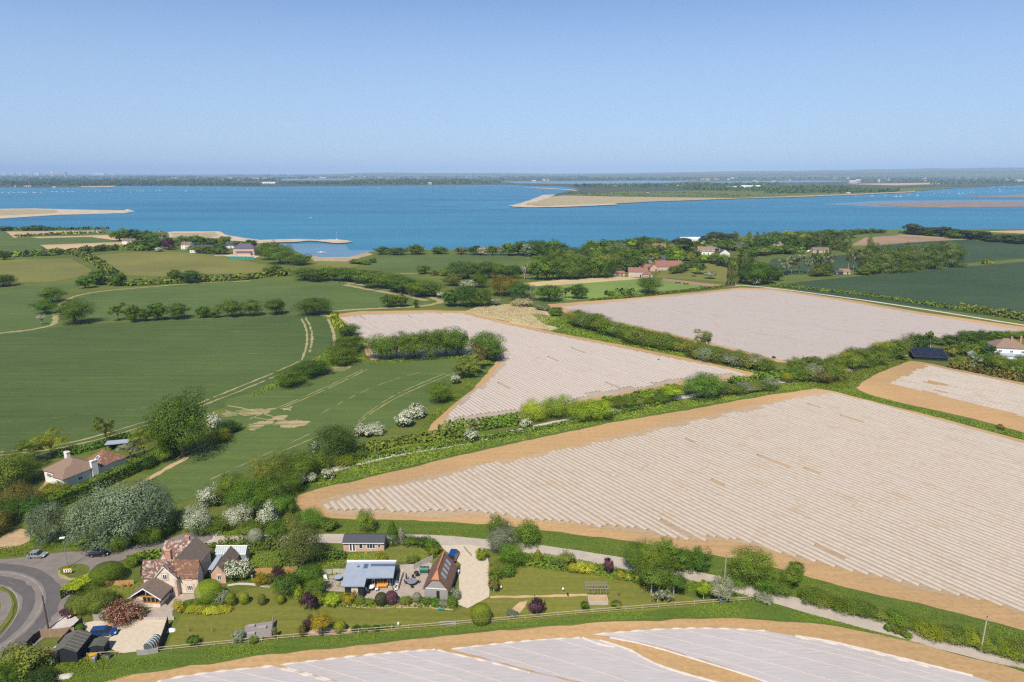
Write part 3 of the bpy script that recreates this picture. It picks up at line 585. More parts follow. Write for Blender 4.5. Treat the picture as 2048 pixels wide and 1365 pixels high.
fleece('grey fleece sheet at the bottom left corner of the nearest field', [(310, 1368), (340, 1358), (430, 1345), (500, 1338), (548, 1333), (556, 1336), (600, 1347), (660, 1362), (760, 1392), (1000, 1470), (1250, 1560), (250, 1560)],
       [[(400, 1350), (520, 1375), (800, 1440)], [(470, 1342), (540, 1358), (680, 1390), (1000, 1480)]], [([(310, 1366), (340, 1357), (430, 1344), (500, 1337), (550, 1332)], True), ([(556, 1336), (610, 1350), (680, 1369), (800, 1405)], True)])
fleece('broad grey fleece sheet in the middle of the bottom edge, below the garden fence', [(560, 1331), (620, 1324), (740, 1310), (870, 1300), (900, 1306), (960, 1318), (1060, 1345), (1160, 1368), (1250, 1392), (1420, 1440), (1700, 1560), (1290, 1560), (1010, 1465), (770, 1388), (670, 1362), (606, 1345)],
       [[(690, 1316), (760, 1334), (900, 1372), (1200, 1460)], [(605, 1326), (700, 1352), (820, 1390), (1100, 1480)], [(800, 1305), (860, 1322), (1000, 1362), (1200, 1420)], [(740, 1311), (830, 1333), (1010, 1385)]], [([(560, 1330), (620, 1323), (740, 1309), (870, 1299)], True), ([(568, 1335), (620, 1349), (690, 1368), (800, 1402)], True), ([(872, 1299.5), (905, 1308), (960, 1319.5), (1060, 1346)], True)])
fleece('wrinkled pale fleece sheet with a torn edge beside the bare sandy tongue', [(898, 1300), (960, 1293), (1060, 1282), (1160, 1277), (1200, 1281), (1230, 1288), (1262, 1300), (1285, 1318), (1330, 1338), (1400, 1358), (1500, 1388), (1700, 1450), (1900, 1560), (1720, 1560), (1440, 1440), (1260, 1390), (1165, 1366), (1065, 1343), (965, 1316)],
       [[(1000, 1289), (1080, 1308), (1200, 1345), (1400, 1410)], [(1120, 1281), (1200, 1303), (1330, 1345)], [(940, 1297), (1040, 1325), (1200, 1372)]], [([(898, 1299), (960, 1292), (1060, 1281), (1160, 1276)], True), ([(1200, 1281), (1262, 1300), (1290, 1319), (1340, 1340), (1440, 1367), (1560, 1402)], False), ([(1165, 1276), (1200, 1290), (1230, 1294)], False)])
fleece('largest fleece sheet with long white seams, right of the bare sandy tongue', [(1185, 1271), (1250, 1265), (1330, 1259), (1420, 1257), (1530, 1263), (1580, 1272), (1680, 1289), (1800, 1318), (1940, 1352), (2048, 1385), (2200, 1440), (2200, 1560), (1960, 1560), (1700, 1425), (1560, 1373), (1480, 1345), (1380, 1315), (1290, 1288), (1220, 1275)],
       [[(1280, 1262), (1400, 1290), (1560, 1332), (1800, 1400)], [(1360, 1258), (1500, 1290), (1700, 1340), (1900, 1400)], [(1440, 1257.5), (1600, 1292), (1760, 1330), (1950, 1385)], [(1230, 1268), (1340, 1296), (1450, 1322), (1600, 1372)], [(1500, 1262), (1640, 1290), (1800, 1330), (2000, 1385)]],
       [([(1185, 1270), (1250, 1264), (1330, 1258), (1420, 1256), (1530, 1262)], True), ([(1590, 1272), (1650, 1281), (1690, 1290), (1760, 1306), (1860, 1331), (1945, 1352)], False), ([(1592, 1275), (1650, 1284), (1695, 1294), (1760, 1309), (1860, 1335)], True), ([(1220, 1276), (1290, 1289), (1380, 1316), (1480, 1346), (1560, 1374)], False)])
# ------------------------------------------------------------------ plants
def leaf_quads(C, N, size, rng, elong=1.3):
    """Quads centred at C (n,3), facing N."""
    n = len(C); N = N / np.maximum(np.linalg.norm(N, axis=1, keepdims=True), 1e-6)
    r = rng.normal(size=(n, 3)); U = np.cross(N, r); U /= np.maximum(np.linalg.norm(U, axis=1, keepdims=True), 1e-6); W = np.cross(N, U)
    s = (size * rng.uniform(0.55, 1.35, n))[:, None] if np.ndim(size) == 0 else (np.asarray(size) * rng.uniform(0.55, 1.35, n))[:, None]
    U = U * s * 0.5 * elong; W = W * s * 0.5
    k = N * s * 0.18                                         # slightly cupped
    V = np.stack([C - U - W - k, C + U - W * 0.6, C + U + W - k, C - U * 0.7 + W], axis=1).reshape(-1, 3)
    return V, np.arange(4 * n).reshape(n, 4)
def crown_points(lobes, n, rng, clumps=13, spread=0.30, low=-0.45, fill=0.12):
    L = np.array(lobes, dtype=float); w = (L[:, 3] * L[:, 4] + L[:, 3] * L[:, 5] + L[:, 4] * L[:, 5]); w /= w.sum()
    CC = []; DD = []; RR = []; TT = []
    for i, l in enumerate(L):
        K = max(4, int(clumps * len(L) * w[i]))
        d = rng.normal(size=(K * 3, 3)); d /= np.linalg.norm(d, axis=1, keepdims=True); d = d[d[:, 2] > low][:K]
        CC.append(l[:3] + d * l[3:6] * rng.uniform(0.72, 1.0, (len(d), 1))); DD.append(d); RR.append(np.repeat(l[None, 3:6], len(d), 0)); TT.append(rng.uniform(-0.28, 0.28, len(d)))
    CC = np.concatenate(CC); DD = np.concatenate(DD); RR = np.concatenate(RR); TT = np.concatenate(TT)
    p = RR.prod(axis=1) ** 0.5; p /= p.sum(); idx = rng.choice(len(CC), n, p=p)
    g = rng.normal(size=(n, 3)); g *= (rng.random((n, 1)) ** (1 / 3)) * spread * 1.75 / np.linalg.norm(g, axis=1, keepdims=True); pos = CC[idx] + g * RR[idx]
    inn = rng.random(n) < fill; pos[inn] = L[rng.integers(len(L), size=inn.sum()), :3] + rng.normal(size=(inn.sum(), 3)) * 0.45 * L[0, 3:6]
    N = DD[idx] + g * 1.3 + rng.normal(size=(n, 3)) * 0.2 + np.array([0, 0, 0.2])
    tone = np.clip(0.5 + TT[idx] + rng.normal(size=n) * 0.10 + 0.0 * pos[:, 2], 0, 1)
    return pos, N, tone
def lobes_for(kind, rng):
    R = rng.uniform; out = []
    if kind == 'oak':
        for k in range(7):
            a = k * 0.9 + R(-.3, .3); r = R(.16, .3)
            out.append((math.cos(a) * r, math.sin(a) * r, R(.50, .66), R(.17, .25), R(.17, .25), R(.17, .25)))
        out += [(0.04, 0, .72, .27, .27, .24), (-.08, .03, .70, .2, .2, .2), (0, 0, .5, .3, .3, .2), (.16, .1, .36, .22, .22, .2), (-.14, -.12, .36, .22, .22, .2), (0, 0, .28, .26, .26, .18)]
    elif kind == 'round':
        for k in range(9):
            a = k * 2.4; z = .25 + .6 * k / 9; r = .28 * math.sin(math.pi * min(1, (z - .02) / .98)) ** .7 * R(.7, 1.1)
            out.append((math.cos(a) * r, math.sin(a) * r, z, R(.18, .25), R(.18, .25), R(.15, .22)))
        out += [(0, 0, .5, .36, .36, .36)]
    elif kind == 'bush':
        for k in range(8):
            a = k * 2.4; r = R(.14, .3); out.append((math.cos(a) * r, math.sin(a) * r, R(.2, .66), R(.17, .25), R(.17, .25), R(.2, .34)))
        out += [(0, 0, .4, .38, .38, .42)]
    elif kind == 'poplar':
        for k in range(10):
            z = .1 + .085 * k; r = (.5 if z < .6 else .5 * (1.12 - z) / .52); out.append((R(-.14, .14), R(-.14, .14), z, r * R(.6, .8), r * R(.6, .8), R(.09, .15)))
    elif kind == 'sparse':
        for k in range(9):
            a = k * 2.4; out.append((math.cos(a) * R(.12, .32), math.sin(a) * R(.12, .32), R(.42, .9), R(.12, .18), R(.12, .18), R(.08, .13)))
    elif kind == 'silver':
        for k in range(12):
            a = k * 2.4; z = .22 + .62 * k / 12; r = .33 * math.sin(math.pi * min(1, z * .93 + .07)) ** .6
            out.append((math.cos(a) * r, math.sin(a) * r, z, R(.15, .22), R(.15, .22), R(.15, .22)))
        out += [(0, 0, .5, .36, .36, .4), (0.02, 0, .8, .22, .22, .18)]
    elif kind == 'pine':
        for k in range(9):
            a = k * 2.4; r = R(.1, .32); out.append((math.cos(a) * r, math.sin(a) * r, R(.42, .84), R(.16, .23), R(.16, .23), R(.12, .18)))
        out += [(0, 0, .74, .28, .28, .2)]
    elif kind == 'topiary':
        out = [(0, 0, .47, .48, .48, .5)]
    elif kind == 'cone':
        out = [(0, 0, .25, .42, .42, .28), (0, 0, .55, .3, .3, .28), (0, 0, .8, .15, .15, .2)]
    elif kind == 'lollipop':
        out = [(0, 0, .66, .4, .4, .3), (.14, .1, .6, .3, .3, .2), (-.14, -.08, .72, .28, .28, .22), (.05, -.1, .82, .25, .25, .16)]
    return out
TOPZ = {}
_proto = {}
def trunk_mesh(kind, rng, key):
    mb = MB(); bark = M['bark']
    if kind in ('oak', 'round', 'silver', 'pine', 'lollipop', 'sparse', 'poplar'):
        fork = dict(oak=.34, round=.3, silver=.3, pine=.6, lollipop=.5, sparse=.34, poplar=.5)[kind]; r0 = dict(oak=.036, round=.03, silver=.03, pine=.028, lollipop=.028, sparse=.022, poplar=.06)[kind]
        mb.tube([(0, 0, -.03), (0.005, 0.01, fork * .5), (-.01, 0, fork)], [r0 * 1.25, r0, r0 * .8], 7)
        for k in range(6 if kind != 'sparse' else 11):
            a = k * 1.05 + rng.uniform(-.3, .3); sp_ = rng.uniform(.12, .26) if kind != 'poplar' else rng.uniform(.05, .16); zt = rng.uniform(.52, .72)
            z0 = fork * rng.uniform(.75, 1.05)
            mb.tube([(-.01, 0, z0), (math.cos(a) * sp_ * .45, math.sin(a) * sp_ * .45, (z0 + zt) * .53), (math.cos(a) * sp_, math.sin(a) * sp_, zt)], [r0 * .5, r0 * .32, r0 * .12], 5)
    elif kind == 'dead':
        mb.tube([(0, 0, -.03), (.01, 0, .25), (-.02, 0, .5)], [.05, .042, .03], 7)
        for k in range(16):
            a = k * 2.4; z0 = rng.uniform(.2, .5); zt = rng.uniform(.6, 1.0); s_ = rng.uniform(.15, .48)
            e = Vector((math.cos(a) * s_, math.sin(a) * s_, zt)); m_ = Vector((math.cos(a) * s_ * .55, math.sin(a) * s_ * .55, (z0 + zt) / 2 + .03))
            mb.tube([(0, 0, z0), m_, e], [.024, .015, .006], 5)
            for q in range(2):
                mb.tube([m_, m_ + Vector((rng.uniform(-.16, .16), rng.uniform(-.16, .16), rng.uniform(.08, .22)))], [.011, .004], 4)
    else:
        for k in range(5):
            a = k * 1.26; mb.tube([(0.02 * math.cos(a), .02 * math.sin(a), -.03), (.14 * math.cos(a), .14 * math.sin(a), .4)], [.022, .008], 5)
    return mb.mesh('trunk', bark, smooth=True)
def proto(kind, lod, var, leaves):
    key = (kind, lod, var, leaves)
    if key in _proto: return _proto[key]
    rng = np.random.default_rng(hash((kind, var)) % 9999 if False else (sum(map(ord, kind)) * 7 + var * 101 + lod))
    base = dict(oak='oak', round='round', bush='bush', poplar='poplar', sparse='sparse', silver='silver', pine='pine', topiary='topiary', cone='cone', lollipop='lollipop', hawthorn='bush', blossom='bush', redbush='bush').get(kind)
    n = (900, 2600, 6800, 15000)[lod]; cover = 6.2
    if kind == 'sparse': n = int(n * .5)
    if kind == 'topiary': n = int(n * 1.3)
    res = {}
    if base:
        lob = lobes_for(base, rng)
        pos, N, tone = crown_points(lob, n, rng, clumps={0: 7, 1: 10, 2: 15, 3: 24}[lod], spread=.13 if kind in ('topiary', 'cone') else (.34 if kind == 'poplar' else .25), low=-.15 if kind == 'pine' else -.6, fill=.03 if kind in ('sparse', 'pine') else .1)
        if kind in ('topiary', 'cone'):
            d = rng.normal(size=(n, 3)); d /= np.linalg.norm(d, axis=1, keepdims=True); d = np.where(d[:, 2:3] < -.7, -d, d); L = np.array(lob); li = rng.integers(len(L), size=n)
            pos = L[li, :3] + d * L[li, 3:6] * rng.uniform(.93, 1.02, (n, 1)); N = d + rng.normal(size=(n, 3)) * .25; tone = np.clip(.5 + rng.normal(size=n) * .15, 0, 1)
        sz = math.sqrt(cover * .55 / n) * {0: 1.15, 1: 1.05, 2: .92, 3: .85}[lod]
        if kind == 'sparse': sz *= .75
        lo, hi = pos[:, 2].min(), pos[:, 2].max(); pos[:, 2] *= 1 / hi
        rr = np.percentile(np.hypot(pos[:, 0], pos[:, 1]), 97); pos[:, :2] *= .5 / rr
        pos[:, 2] = np.maximum(pos[:, 2], .01)
        V, F = leaf_quads(pos, N, sz, rng, 1.25); V[:, 2] = np.maximum(V[:, 2], 0.0)
        res['crown'] = np_mesh('crown', V, F, M['L_' + leaves], tone=tone)
        if kind in ('hawthorn', 'blossom', 'redbush'):
            up = (N[:, 2] > (-.1 if kind == 'blossom' else .25)) & (rng.random(n) < (.9 if kind == 'blossom' else .8))
            if kind == 'redbush': up = (rng.random(n) < .30) & (pos[:, 2] > .45) & (tone > .45)
            r = np.linalg.norm(pos[:, :2], axis=1, keepdims=True); c = pos[up] + (N[up] / np.linalg.norm(N[up], axis=1, keepdims=True)) * sz * .45
            V2, F2 = leaf_quads(c, N[up], sz * 1.05, rng, 1.1); V2[:, 2] = np.maximum(V2[:, 2], .01)
            res['blossom'] = np_mesh('blossom', V2, F2, M['L_pinkwhite' if kind == 'redbush' else 'L_white'], tone=rng.uniform(.2, 1, len(F2)))
    res['trunk'] = trunk_mesh(kind, rng, key) if kind not in ('topiary',) else trunk_mesh('bush', rng, key)
    _proto[key] = res; return res
_rt = random.Random(11); _rz = random.Random(5)
STAT = []
def tree(kind, leaves, x, y, w, h, label, group=None, cat='tree', bark=None, sq=None, name=None):
    """A plant whose foot the photograph shows at (x, y), w by h pixels large there."""
    d = depth(x, y); p = P(x, y); px = d / FPX
    dep = math.atan2(CAM_H, math.hypot(p.x, p.y)); wm = w * px
    hm = max(h * px - wm * 0.30 * math.sin(dep), wm * 0.22) / math.cos(dep)
    wm *= 1.06 if kind not in ('topiary', 'cone') else .92; hm *= 1.06 if kind not in ('topiary', 'cone') else .95
    lod = 3 if w > 54 and h > 36 else 2 if w > 38 or h > 45 else (1 if w > 17 or h > 24 else 0)
    pr = proto(kind, lod, _rt.randrange(3), leaves)

    nm = name or {'bush': 'bush', 'topiary': 'clipped_bush', 'hawthorn': 'hawthorn_tree', 'blossom': 'blossom_tree', 'oak': 'oak_tree', 'pine': 'pine_tree', 'poplar': 'poplar_tree', 'cone': 'clipped_bush', 'dead': 'bare_tree', 'redbush': 'flowering_bush', 'silver': 'silver_tree'}.get(kind, 'tree')
    t = thing(nm, label, cat, p, _rz.uniform(0, 6.28) if sq is None else 0.0, group)
    t.scale = (wm, wm * (sq or 1.0), hm)
    for part, me in pr.items():
        o = bpy.data.objects.new(part, me); link(o, t)
        if part == 'trunk' and bark:
            o.material_slots[0].link = 'OBJECT'; o.material_slots[0].material = M[bark]
    return t
ORD = ['', '', 'second', 'third', 'fourth', 'fifth', 'sixth', 'seventh', 'eighth', 'ninth', 'tenth', 'eleventh', 'twelfth', 'thirteenth', 'fourteenth', 'fifteenth', 'sixteenth', 'seventeenth', 'eighteenth', 'nineteenth', 'twentieth']
def nth(i, n, a='left', b='right'):
    if n == 1: return 'only'
    if i == 0: return a + 'most'
    if i == n - 1: return b + 'most'
    if n == 3: return 'middle'
    if i < (n + 1) // 2: return ORD[i + 1] + ' from the ' + a + ','
    if i == n - 2: return 'second from the ' + b + ','
    return ORD[n - i] + ' from the ' + b + ','
def row(kind, leaves, spots, what, where, group, cat='tree', bark=None):
    """spots are (x, y, w, h) from left to right; the labels count along the row."""
    n = len(spots); spots = sorted(spots)
    for i, (x, y, w, h) in enumerate(spots):
        kd = kind if isinstance(kind, str) else kind[i % len(kind)]; lv = leaves if isinstance(leaves, str) else leaves[i % len(leaves)]
        tree(kd, lv, x, y, w, h, f"{what}, {nth(i, n)} {where}".replace(',,', ','), group, cat, bark)
def belt(kind, leaves, line, n, w, h, what, where, group, cat='tree', jy=1.5, bark=None, seed=0):
    r = random.Random(seed + n); xs = []; tot = [math.dist(a, b) for a, b in zip(line, line[1:])]; L = sum(tot); out = []
    for i in range(n):
        t = (i + .5 + r.uniform(-.28, .28)) / n * L; k = 0
        while k < len(tot) - 1 and t > tot[k]: t -= tot[k]; k += 1
        f = t / tot[k]; a, b = line[k], line[k + 1]
        out.append((a[0] + (b[0] - a[0]) * f, a[1] + (b[1] - a[1]) * f + r.uniform(-jy, jy), r.uniform(*w), r.uniform(*h)))
    row(kind, leaves, out, what, where, group, cat, bark)

def hedge(name, px, w, h, leaves, label, cat='hedge', leaf=0.45, dens=5.0, seed=1, lumpy=0.25, tight=False, kind=None, group=None, pts=None):
    """A run of leaves along a ground line: w wide, h high (metres)."""
    rng = np.random.default_rng(abs(seed * 37 + int(px[0][0])))
    pts = smooth_line([P(x, y) for x, y in px], 2); A = np.array([(p.x, p.y) for p in pts]); seg = np.hypot(*(A[1:] - A[:-1]).T); L = seg.sum()
    n = int(min(26000, L * (w + 2 * h) * dens * (0.45 / leaf) ** 2 * .5)); cum = np.concatenate([[0], np.cumsum(seg)])
    nc = max(6, int(L / (w * .55))); cs = (np.arange(nc) + rng.random(nc)) / nc * L if not tight else None
    if tight: s = rng.uniform(0, L, n); amp = np.ones(n) * rng.uniform(.96, 1.03, n)
    else:
        ci = rng.integers(nc, size=n); s = np.clip(cs[ci] + rng.uniform(-1, 1, n) * w * .6, 0, L); amp = rng.uniform(1 - lumpy, 1 + lumpy, nc)[ci]
    k = np.clip(np.searchsorted(cum, s, side='right') - 1, 0, len(seg) - 1); f = ((s - cum[k]) / seg[k])[:, None]
    c = A[k] * (1 - f) + A[k + 1] * f; d = (A[k + 1] - A[k]) / seg[k][:, None]; nr = np.stack([-d[:, 1], d[:, 0]], 1)
    if tight:
        u = rng.uniform(-1, 1, n); side = rng.random(n); hw = w / 2
        off = np.where(side < .4, u * hw, np.sign(u) * hw); z = np.where(side < .4, h, rng.uniform(0, 1, n) * h) * amp
        N = np.stack([nr[:, 0] * np.where(side < .4, 0, np.sign(u)), nr[:, 1] * np.where(side < .4, 0, np.sign(u)), np.where(side < .4, 1.0, .1)], 1) + rng.normal(size=(n, 3)) * .3
    else:
        th = rng.uniform(0, math.pi, n); r = rng.uniform(.72, 1.05, n) * amp; off = np.cos(th) * w / 2 * r; z = np.sin(th) ** .7 * h * r
        N = np.stack([nr[:, 0] * np.cos(th), nr[:, 1] * np.cos(th), np.sin(th) + .2], 1) + rng.normal(size=(n, 3)) * .5
    pos = np.stack([c[:, 0] + nr[:, 0] * off, c[:, 1] + nr[:, 1] * off, np.maximum(z, .05)], 1)
    V, F = leaf_quads(pos, N, leaf * 1.5, rng); V[:, 2] = np.maximum(V[:, 2], .02)
    ton = np.clip(.5 + rng.normal(size=n) * .2 + (.2 * np.sin(s * .35) if not tight else 0), 0, 1)
    o = bpy.data.objects.new(name, np_mesh(name, V, F, M['L_' + leaves], tone=ton)); link(o)
    if kind: return tag(o, kind=kind)
    return tag(o, label, cat, group)
def scatter(name, px, n, h, leaf, leaves, seed=1, kind='stuff'):
    """Ground cover nobody could count."""
    rng = np.random.default_rng(seed); poly = [P(x, y) for x, y in px]; xs = [p.x for p in poly]; ys = [p.y for p in poly]; out = []
    while len(out) < n:
        x = rng.uniform(min(xs), max(xs)); y = rng.uniform(min(ys), max(ys))
        if in_poly(x, y, poly): out.append((x, y))
    A = np.array(out); g = 0.5 + 0.5 * np.sin(A[:, 0] * .31 + seed) * np.sin(A[:, 1] * .27 + 1.3 * seed); z = rng.uniform(0.02, 1, n) ** 2.0 * h * (.2 + 1.0 * g)
    N = rng.normal(size=(n, 3)) * .6 + np.array([0, -.2, .8]); V, F = leaf_quads(np.column_stack([A, z]), N, leaf, rng); V[:, 2] = np.maximum(V[:, 2], .02)
    o = bpy.data.objects.new(name, np_mesh(name, V, F, M['L_' + leaves], tone=np.clip(g * .6 + .2 + rng.normal(size=n) * .15, 0, 1))); link(o); return tag(o, kind=kind)
# ------------------------------------------------------------------ trees of the middle distance and the far shore of the near land
G_OAK = 'oaks in the row between the two left green fields'
row(['sparse', 'oak', 'round', 'oak', 'oak'], 'oak', [(237, 642, 32, 34), (268, 644, 34, 34), (291, 643, 24, 27), (316, 641, 38, 36), (357, 638, 46, 35)], 'wind-shaped dark oak', 'left end of the row between green fields', G_OAK)
row('oak', ['oak', 'oak', 'oak', 'green', 'oak'], [(407, 636, 30, 24), (432, 636, 22, 20), (464, 634, 48, 36), (503, 632, 44, 36), (553, 629, 44, 34)], 'domed oak', 'along the hedge amid the green fields', G_OAK)
tree('oak', 'oak', 628, 629, 76, 38, 'broad dark oak at the corner where the green fields meet the white rows', G_OAK)
tree('oak', 'oak', 150, 648, 74, 54, 'large round oak beside the sandy farm track at the left')
tree('oak', 'oak', 92, 628, 46, 30, 'low spreading oak left of the sandy farm track')
tree('oak', 'oak', 105, 605, 48, 32, 'dark domed oak above the farm track bend')
tree('oak', 'oak', 8, 573, 50, 26, 'dark oak cut by the left edge beside the dry pasture')
tree('dead', 'oak', 84, 650, 24, 22, 'pale leafless thorn beside the track at the left', bark='bark_pale')
row(['oak', 'oak', 'round'], 'oak', [(171, 577, 30, 26), (197, 570, 38, 32), (238, 572, 32, 28)], 'dark oak', 'at the corner of the dry pasture', 'oaks at the pasture corner')
row('oak', ['oak', 'darkgreen'], [(350, 566, 28, 27), (382, 566, 46, 28)], 'dark rounded oak', 'on the hedge below the pasture', 'dark oaks on the pasture hedge')
hedge('hedge', [(165, 565), (260, 573), (340, 567), (400, 565), (470, 562), (545, 553), (580, 552)], 7, 4.5, 'hedge', 'long brown-green hedge below the big pasture on the left', leaf=1.1, seed=3)
hedge('hedge', [(150, 508), (180, 520), (205, 535), (228, 552), (240, 565)], 9, 5, 'olive', 'thick brownish hedge between the two left pastures', leaf=1.2, seed=4)
hedge('hedge', [(-60, 518), (0, 515), (60, 513), (130, 510), (190, 503), (240, 500), (300, 502)], 9, 6, 'oak', 'dark tall hedge above the left pastures', leaf=1.4, seed=5)
hedge('hedge', [(30, 475), (70, 472), (130, 469), (210, 466.5)], 5, 3, 'oak', 'thin hedge between the two tan strips at upper left', leaf=1.3, seed=6)
hedge('hedge', [(-60, 461), (0, 461), (100, 460.5), (215, 460)], 8, 4, 'darkgreen', 'dark hedge along the shore behind the tan fields', leaf=1.5, seed=7)
row('oak', 'oak', [(10, 461.5, 28, 9), (50, 461.5, 18, 8), (72, 461.5, 30, 11), (95, 461.5, 22, 8)], 'small dark tree', 'on the shore hedge above the tan fields', 'trees on the shore hedge')
row('oak', ['oak', 'darkgreen'], [(8, 520, 24, 16), (50, 513, 16, 9), (120, 510, 20, 12), (146, 507, 18, 11), (170, 506, 22, 14), (200, 503, 26, 13), (225, 501, 24, 11)], 'dark bushy oak', 'on the tall hedge above the left pastures', 'oaks on the tall hedge')
# the hamlet by the beach at upper left
belt('oak', ['oak', 'green', 'darkgreen'], [(228, 480), (262, 482), (285, 485), (318, 486)], 5, (28, 44), (18, 27), 'leafy tree', 'at the wooded end of the tan fields', 'trees at the end of the tan fields', seed=1)
belt('round', ['green', 'oak', 'darkgreen'], [(262, 499), (300, 500), (345, 498)], 6, (18, 26), (15, 22), 'bushy tree', 'in front of the hamlet at the pasture top', 'trees in front of the hamlet', seed=2)
tree('poplar', 'grey', 325, 487, 17, 27, 'tall grey-green tree in the hamlet by the beach')
tree('round', 'purple', 338, 500, 24, 24, 'copper purple tree in the hamlet by the beach')
belt('round', ['green', 'oak', 'darkgreen', 'olive'], [(350, 491), (400, 489), (440, 488), (460, 487)], 9, (18, 30), (13, 20), 'rounded tree', 'behind the white houses of the beach hamlet', 'trees behind the beach hamlet', seed=3)
tree('round', 'oak', 440, 509, 34, 22, 'dark round tree left of the big brick house by the beach')
row('round', ['oak', 'darkgreen'], [(478, 498, 24, 16), (502, 497, 26, 18)], 'dark tree', 'behind the brick house by the beach', 'trees behind the brick house')
row('round', ['oak', 'green', 'oak'], [(538, 520, 44, 38), (560, 528, 60, 40), (600, 530, 50, 22)], 'large rounded tree', 'at the creek right of the brick house', 'trees at the creek')
tree('oak', 'oak', 550, 552, 36, 22, 'single oak at the right end of the long pasture hedge')
tree('hawthorn', 'grey', 318, 504, 14, 9, 'pale blossoming bush at the top of the pasture')
# the long oak belt across the middle
G2 = 'oaks in the long belt above the curved farm track'
belt('oak', ['oak', 'oak', 'green'], [(598, 560), (640, 562), (690, 563), (735, 567)], 6, (42, 56), (26, 31), 'domed dark oak', 'in the left half of the long oak belt', G2, seed=4)
belt('oak', ['oak', 'green', 'oak'], [(740, 574), (780, 578), (820, 587), (870, 597)], 6, (54, 70), (32, 40), 'broad oak', 'in the right half of the long oak belt', G2, seed=5)
row('hawthorn', 'green', [(798, 579, 20, 13), (880, 595, 18, 12)], 'white blossoming thorn', 'at the foot of the long oak belt', 'thorns at the oak belt')
row('oak', 'oak', [(780, 615, 36, 26), (803, 614, 30, 26), (832, 616, 13, 16)], 'small oak', 'on the bank above the white rows', 'oaks on the bank')
row(['oak', 'round', 'round'], ['oak', 'darkgreen', 'oak'], [(902, 613, 38, 34), (932, 613, 54, 46), (962, 613, 44, 40)], 'dark leaning tree', 'by the pond left of the reed bed', 'trees by the pond')
row('round', ['olive', 'grey', 'oak'], [(905, 572, 40, 28), (935, 585, 34, 26), (958, 576, 40, 32)], 'scrubby tree', 'behind the pond trees', 'scrub behind the pond')
tree('round', 'bronze', 1008, 592, 64, 46, 'golden brown conifer above the reed bed', name='conifer_tree')
row('oak', ['darkgreen', 'oak'], [(1042, 602, 56, 42), (1098, 602, 58, 36)], 'dark green oak', 'right of the golden conifer', 'oaks right of the conifer')
tree('oak', 'oak', 1157, 598, 36, 30, 'small domed oak left of the light green strip field')
tree('sparse', 'oak', 1131, 597, 20, 22, 'thin oak between two domed oaks by the light green strip')
tree('dead', 'oak', 1056, 604, 30, 28, 'pale dead tree spreading in front of the oaks', bark='bark_pale')
tree('dead', 'oak', 1049, 560, 22, 32, 'tall bleached dead tree in front of the woodland', bark='bark_pale')
tree('dead', 'oak', 1161, 543, 10, 24, 'slim dead trunk inside the woodland', bark='bark_pale')
tree('oak', 'oak', 1297, 587, 52, 34, 'lone spreading oak in the light green strip field')
hedge('bush_group', [(1215, 592), (1240, 590), (1268, 588)], 8, 4, 'green', 'low clump of bushes left of the lone oak', cat='bushes', leaf=1.0, seed=8)
hedge('hedge', [(1180, 601), (1280, 594), (1380, 582), (1470, 572)], 2.5, 1.4, 'hedge', 'low hedge along the top of the upper white rows', leaf=.5, seed=9)
row('bush', ['grey', 'straw', 'grey', 'olive'], [(985, 610, 32, 16), (1045, 612, 46, 18), (1085, 620, 30, 12), (1112, 625, 26, 12)], 'pale twiggy willow bush', 'at the edge of the reed bed', 'willow bushes at the reed bed', 'bush')
# belt south of the round field and the woodland on the shore
G3 = 'trees in the woodland behind the light green strip'
belt('oak', ['darkgreen', 'oak', 'darkgreen'], [(912, 558), (950, 557), (1000, 557), (1030, 558)], 6, (38, 54), (27, 36), 'dark oak', 'below the round green field', 'oaks below the round green field', seed=6)
belt('round', ['oak', 'green', 'darkgreen'], [(1068, 560), (1120, 559), (1170, 557), (1222, 556)], 9, (32, 46), (28, 42), 'tall dense tree', 'along the front of the woodland', G3, seed=7)
belt('round', ['green', 'oak', 'green', 'olive'], [(1070, 541), (1130, 539), (1190, 541), (1230, 545)], 8, (34, 50), (28, 38), 'mid green tree', 'in the second line of the woodland', G3, seed=8)
belt('round', ['oak', 'green', 'darkgreen'], [(1100, 524), (1160, 521), (1200, 527), (1270, 531)], 8, (32, 44), (26, 36), 'rounded tree', 'in the third line of the woodland', G3, seed=9)
row('oak', ['oak', 'darkgreen', 'oak', 'oak'], [(765, 509, 32, 16), (795, 510, 40, 17), (833, 509, 38, 20), (880, 508, 34, 15)], 'low shore tree', 'left of the gap above the round field', 'shore trees above the round field')
row('round', ['oak', 'brown', 'darkgreen', 'straw', 'green', 'grey'], [(922, 509, 26, 15), (950, 510, 30, 19), (965, 511, 22, 18), (985, 511, 22, 20), (1002, 511, 20, 20), (875, 507, 20, 10)], 'shore tree', 'above the right end of the round field', 'shore trees above the round field')
belt('round', ['green', 'oak', 'green', 'darkgreen'], [(1015, 511), (1050, 511), (1090, 512), (1130, 514)], 8, (32, 44), (24, 34), 'dense shore tree', 'at the wooded tip by the water', 'trees at the wooded tip', seed=10)
row('silver', 'silver', [(1058, 513, 34, 26), (1118, 511, 40, 26), (1236, 514, 46, 30)], 'silvery white-green tree', 'standing out in the shore woodland', 'silver trees in the shore woodland')
belt('bush', ['oak', 'olive', 'green'], [(700, 528), (725, 530), (750, 525)], 4, (16, 26), (8, 13), 'scrub bush', 'at the creek head left of the round field', 'bushes at the creek head', 'bush', seed=11)
row('round', ['oak', 'brown', 'green'], [(848, 548, 30, 18), (890, 552, 26, 15), (870, 551, 20, 11)], 'small bushy tree', 'on the lane below the round field', 'trees on the lane below the round field')
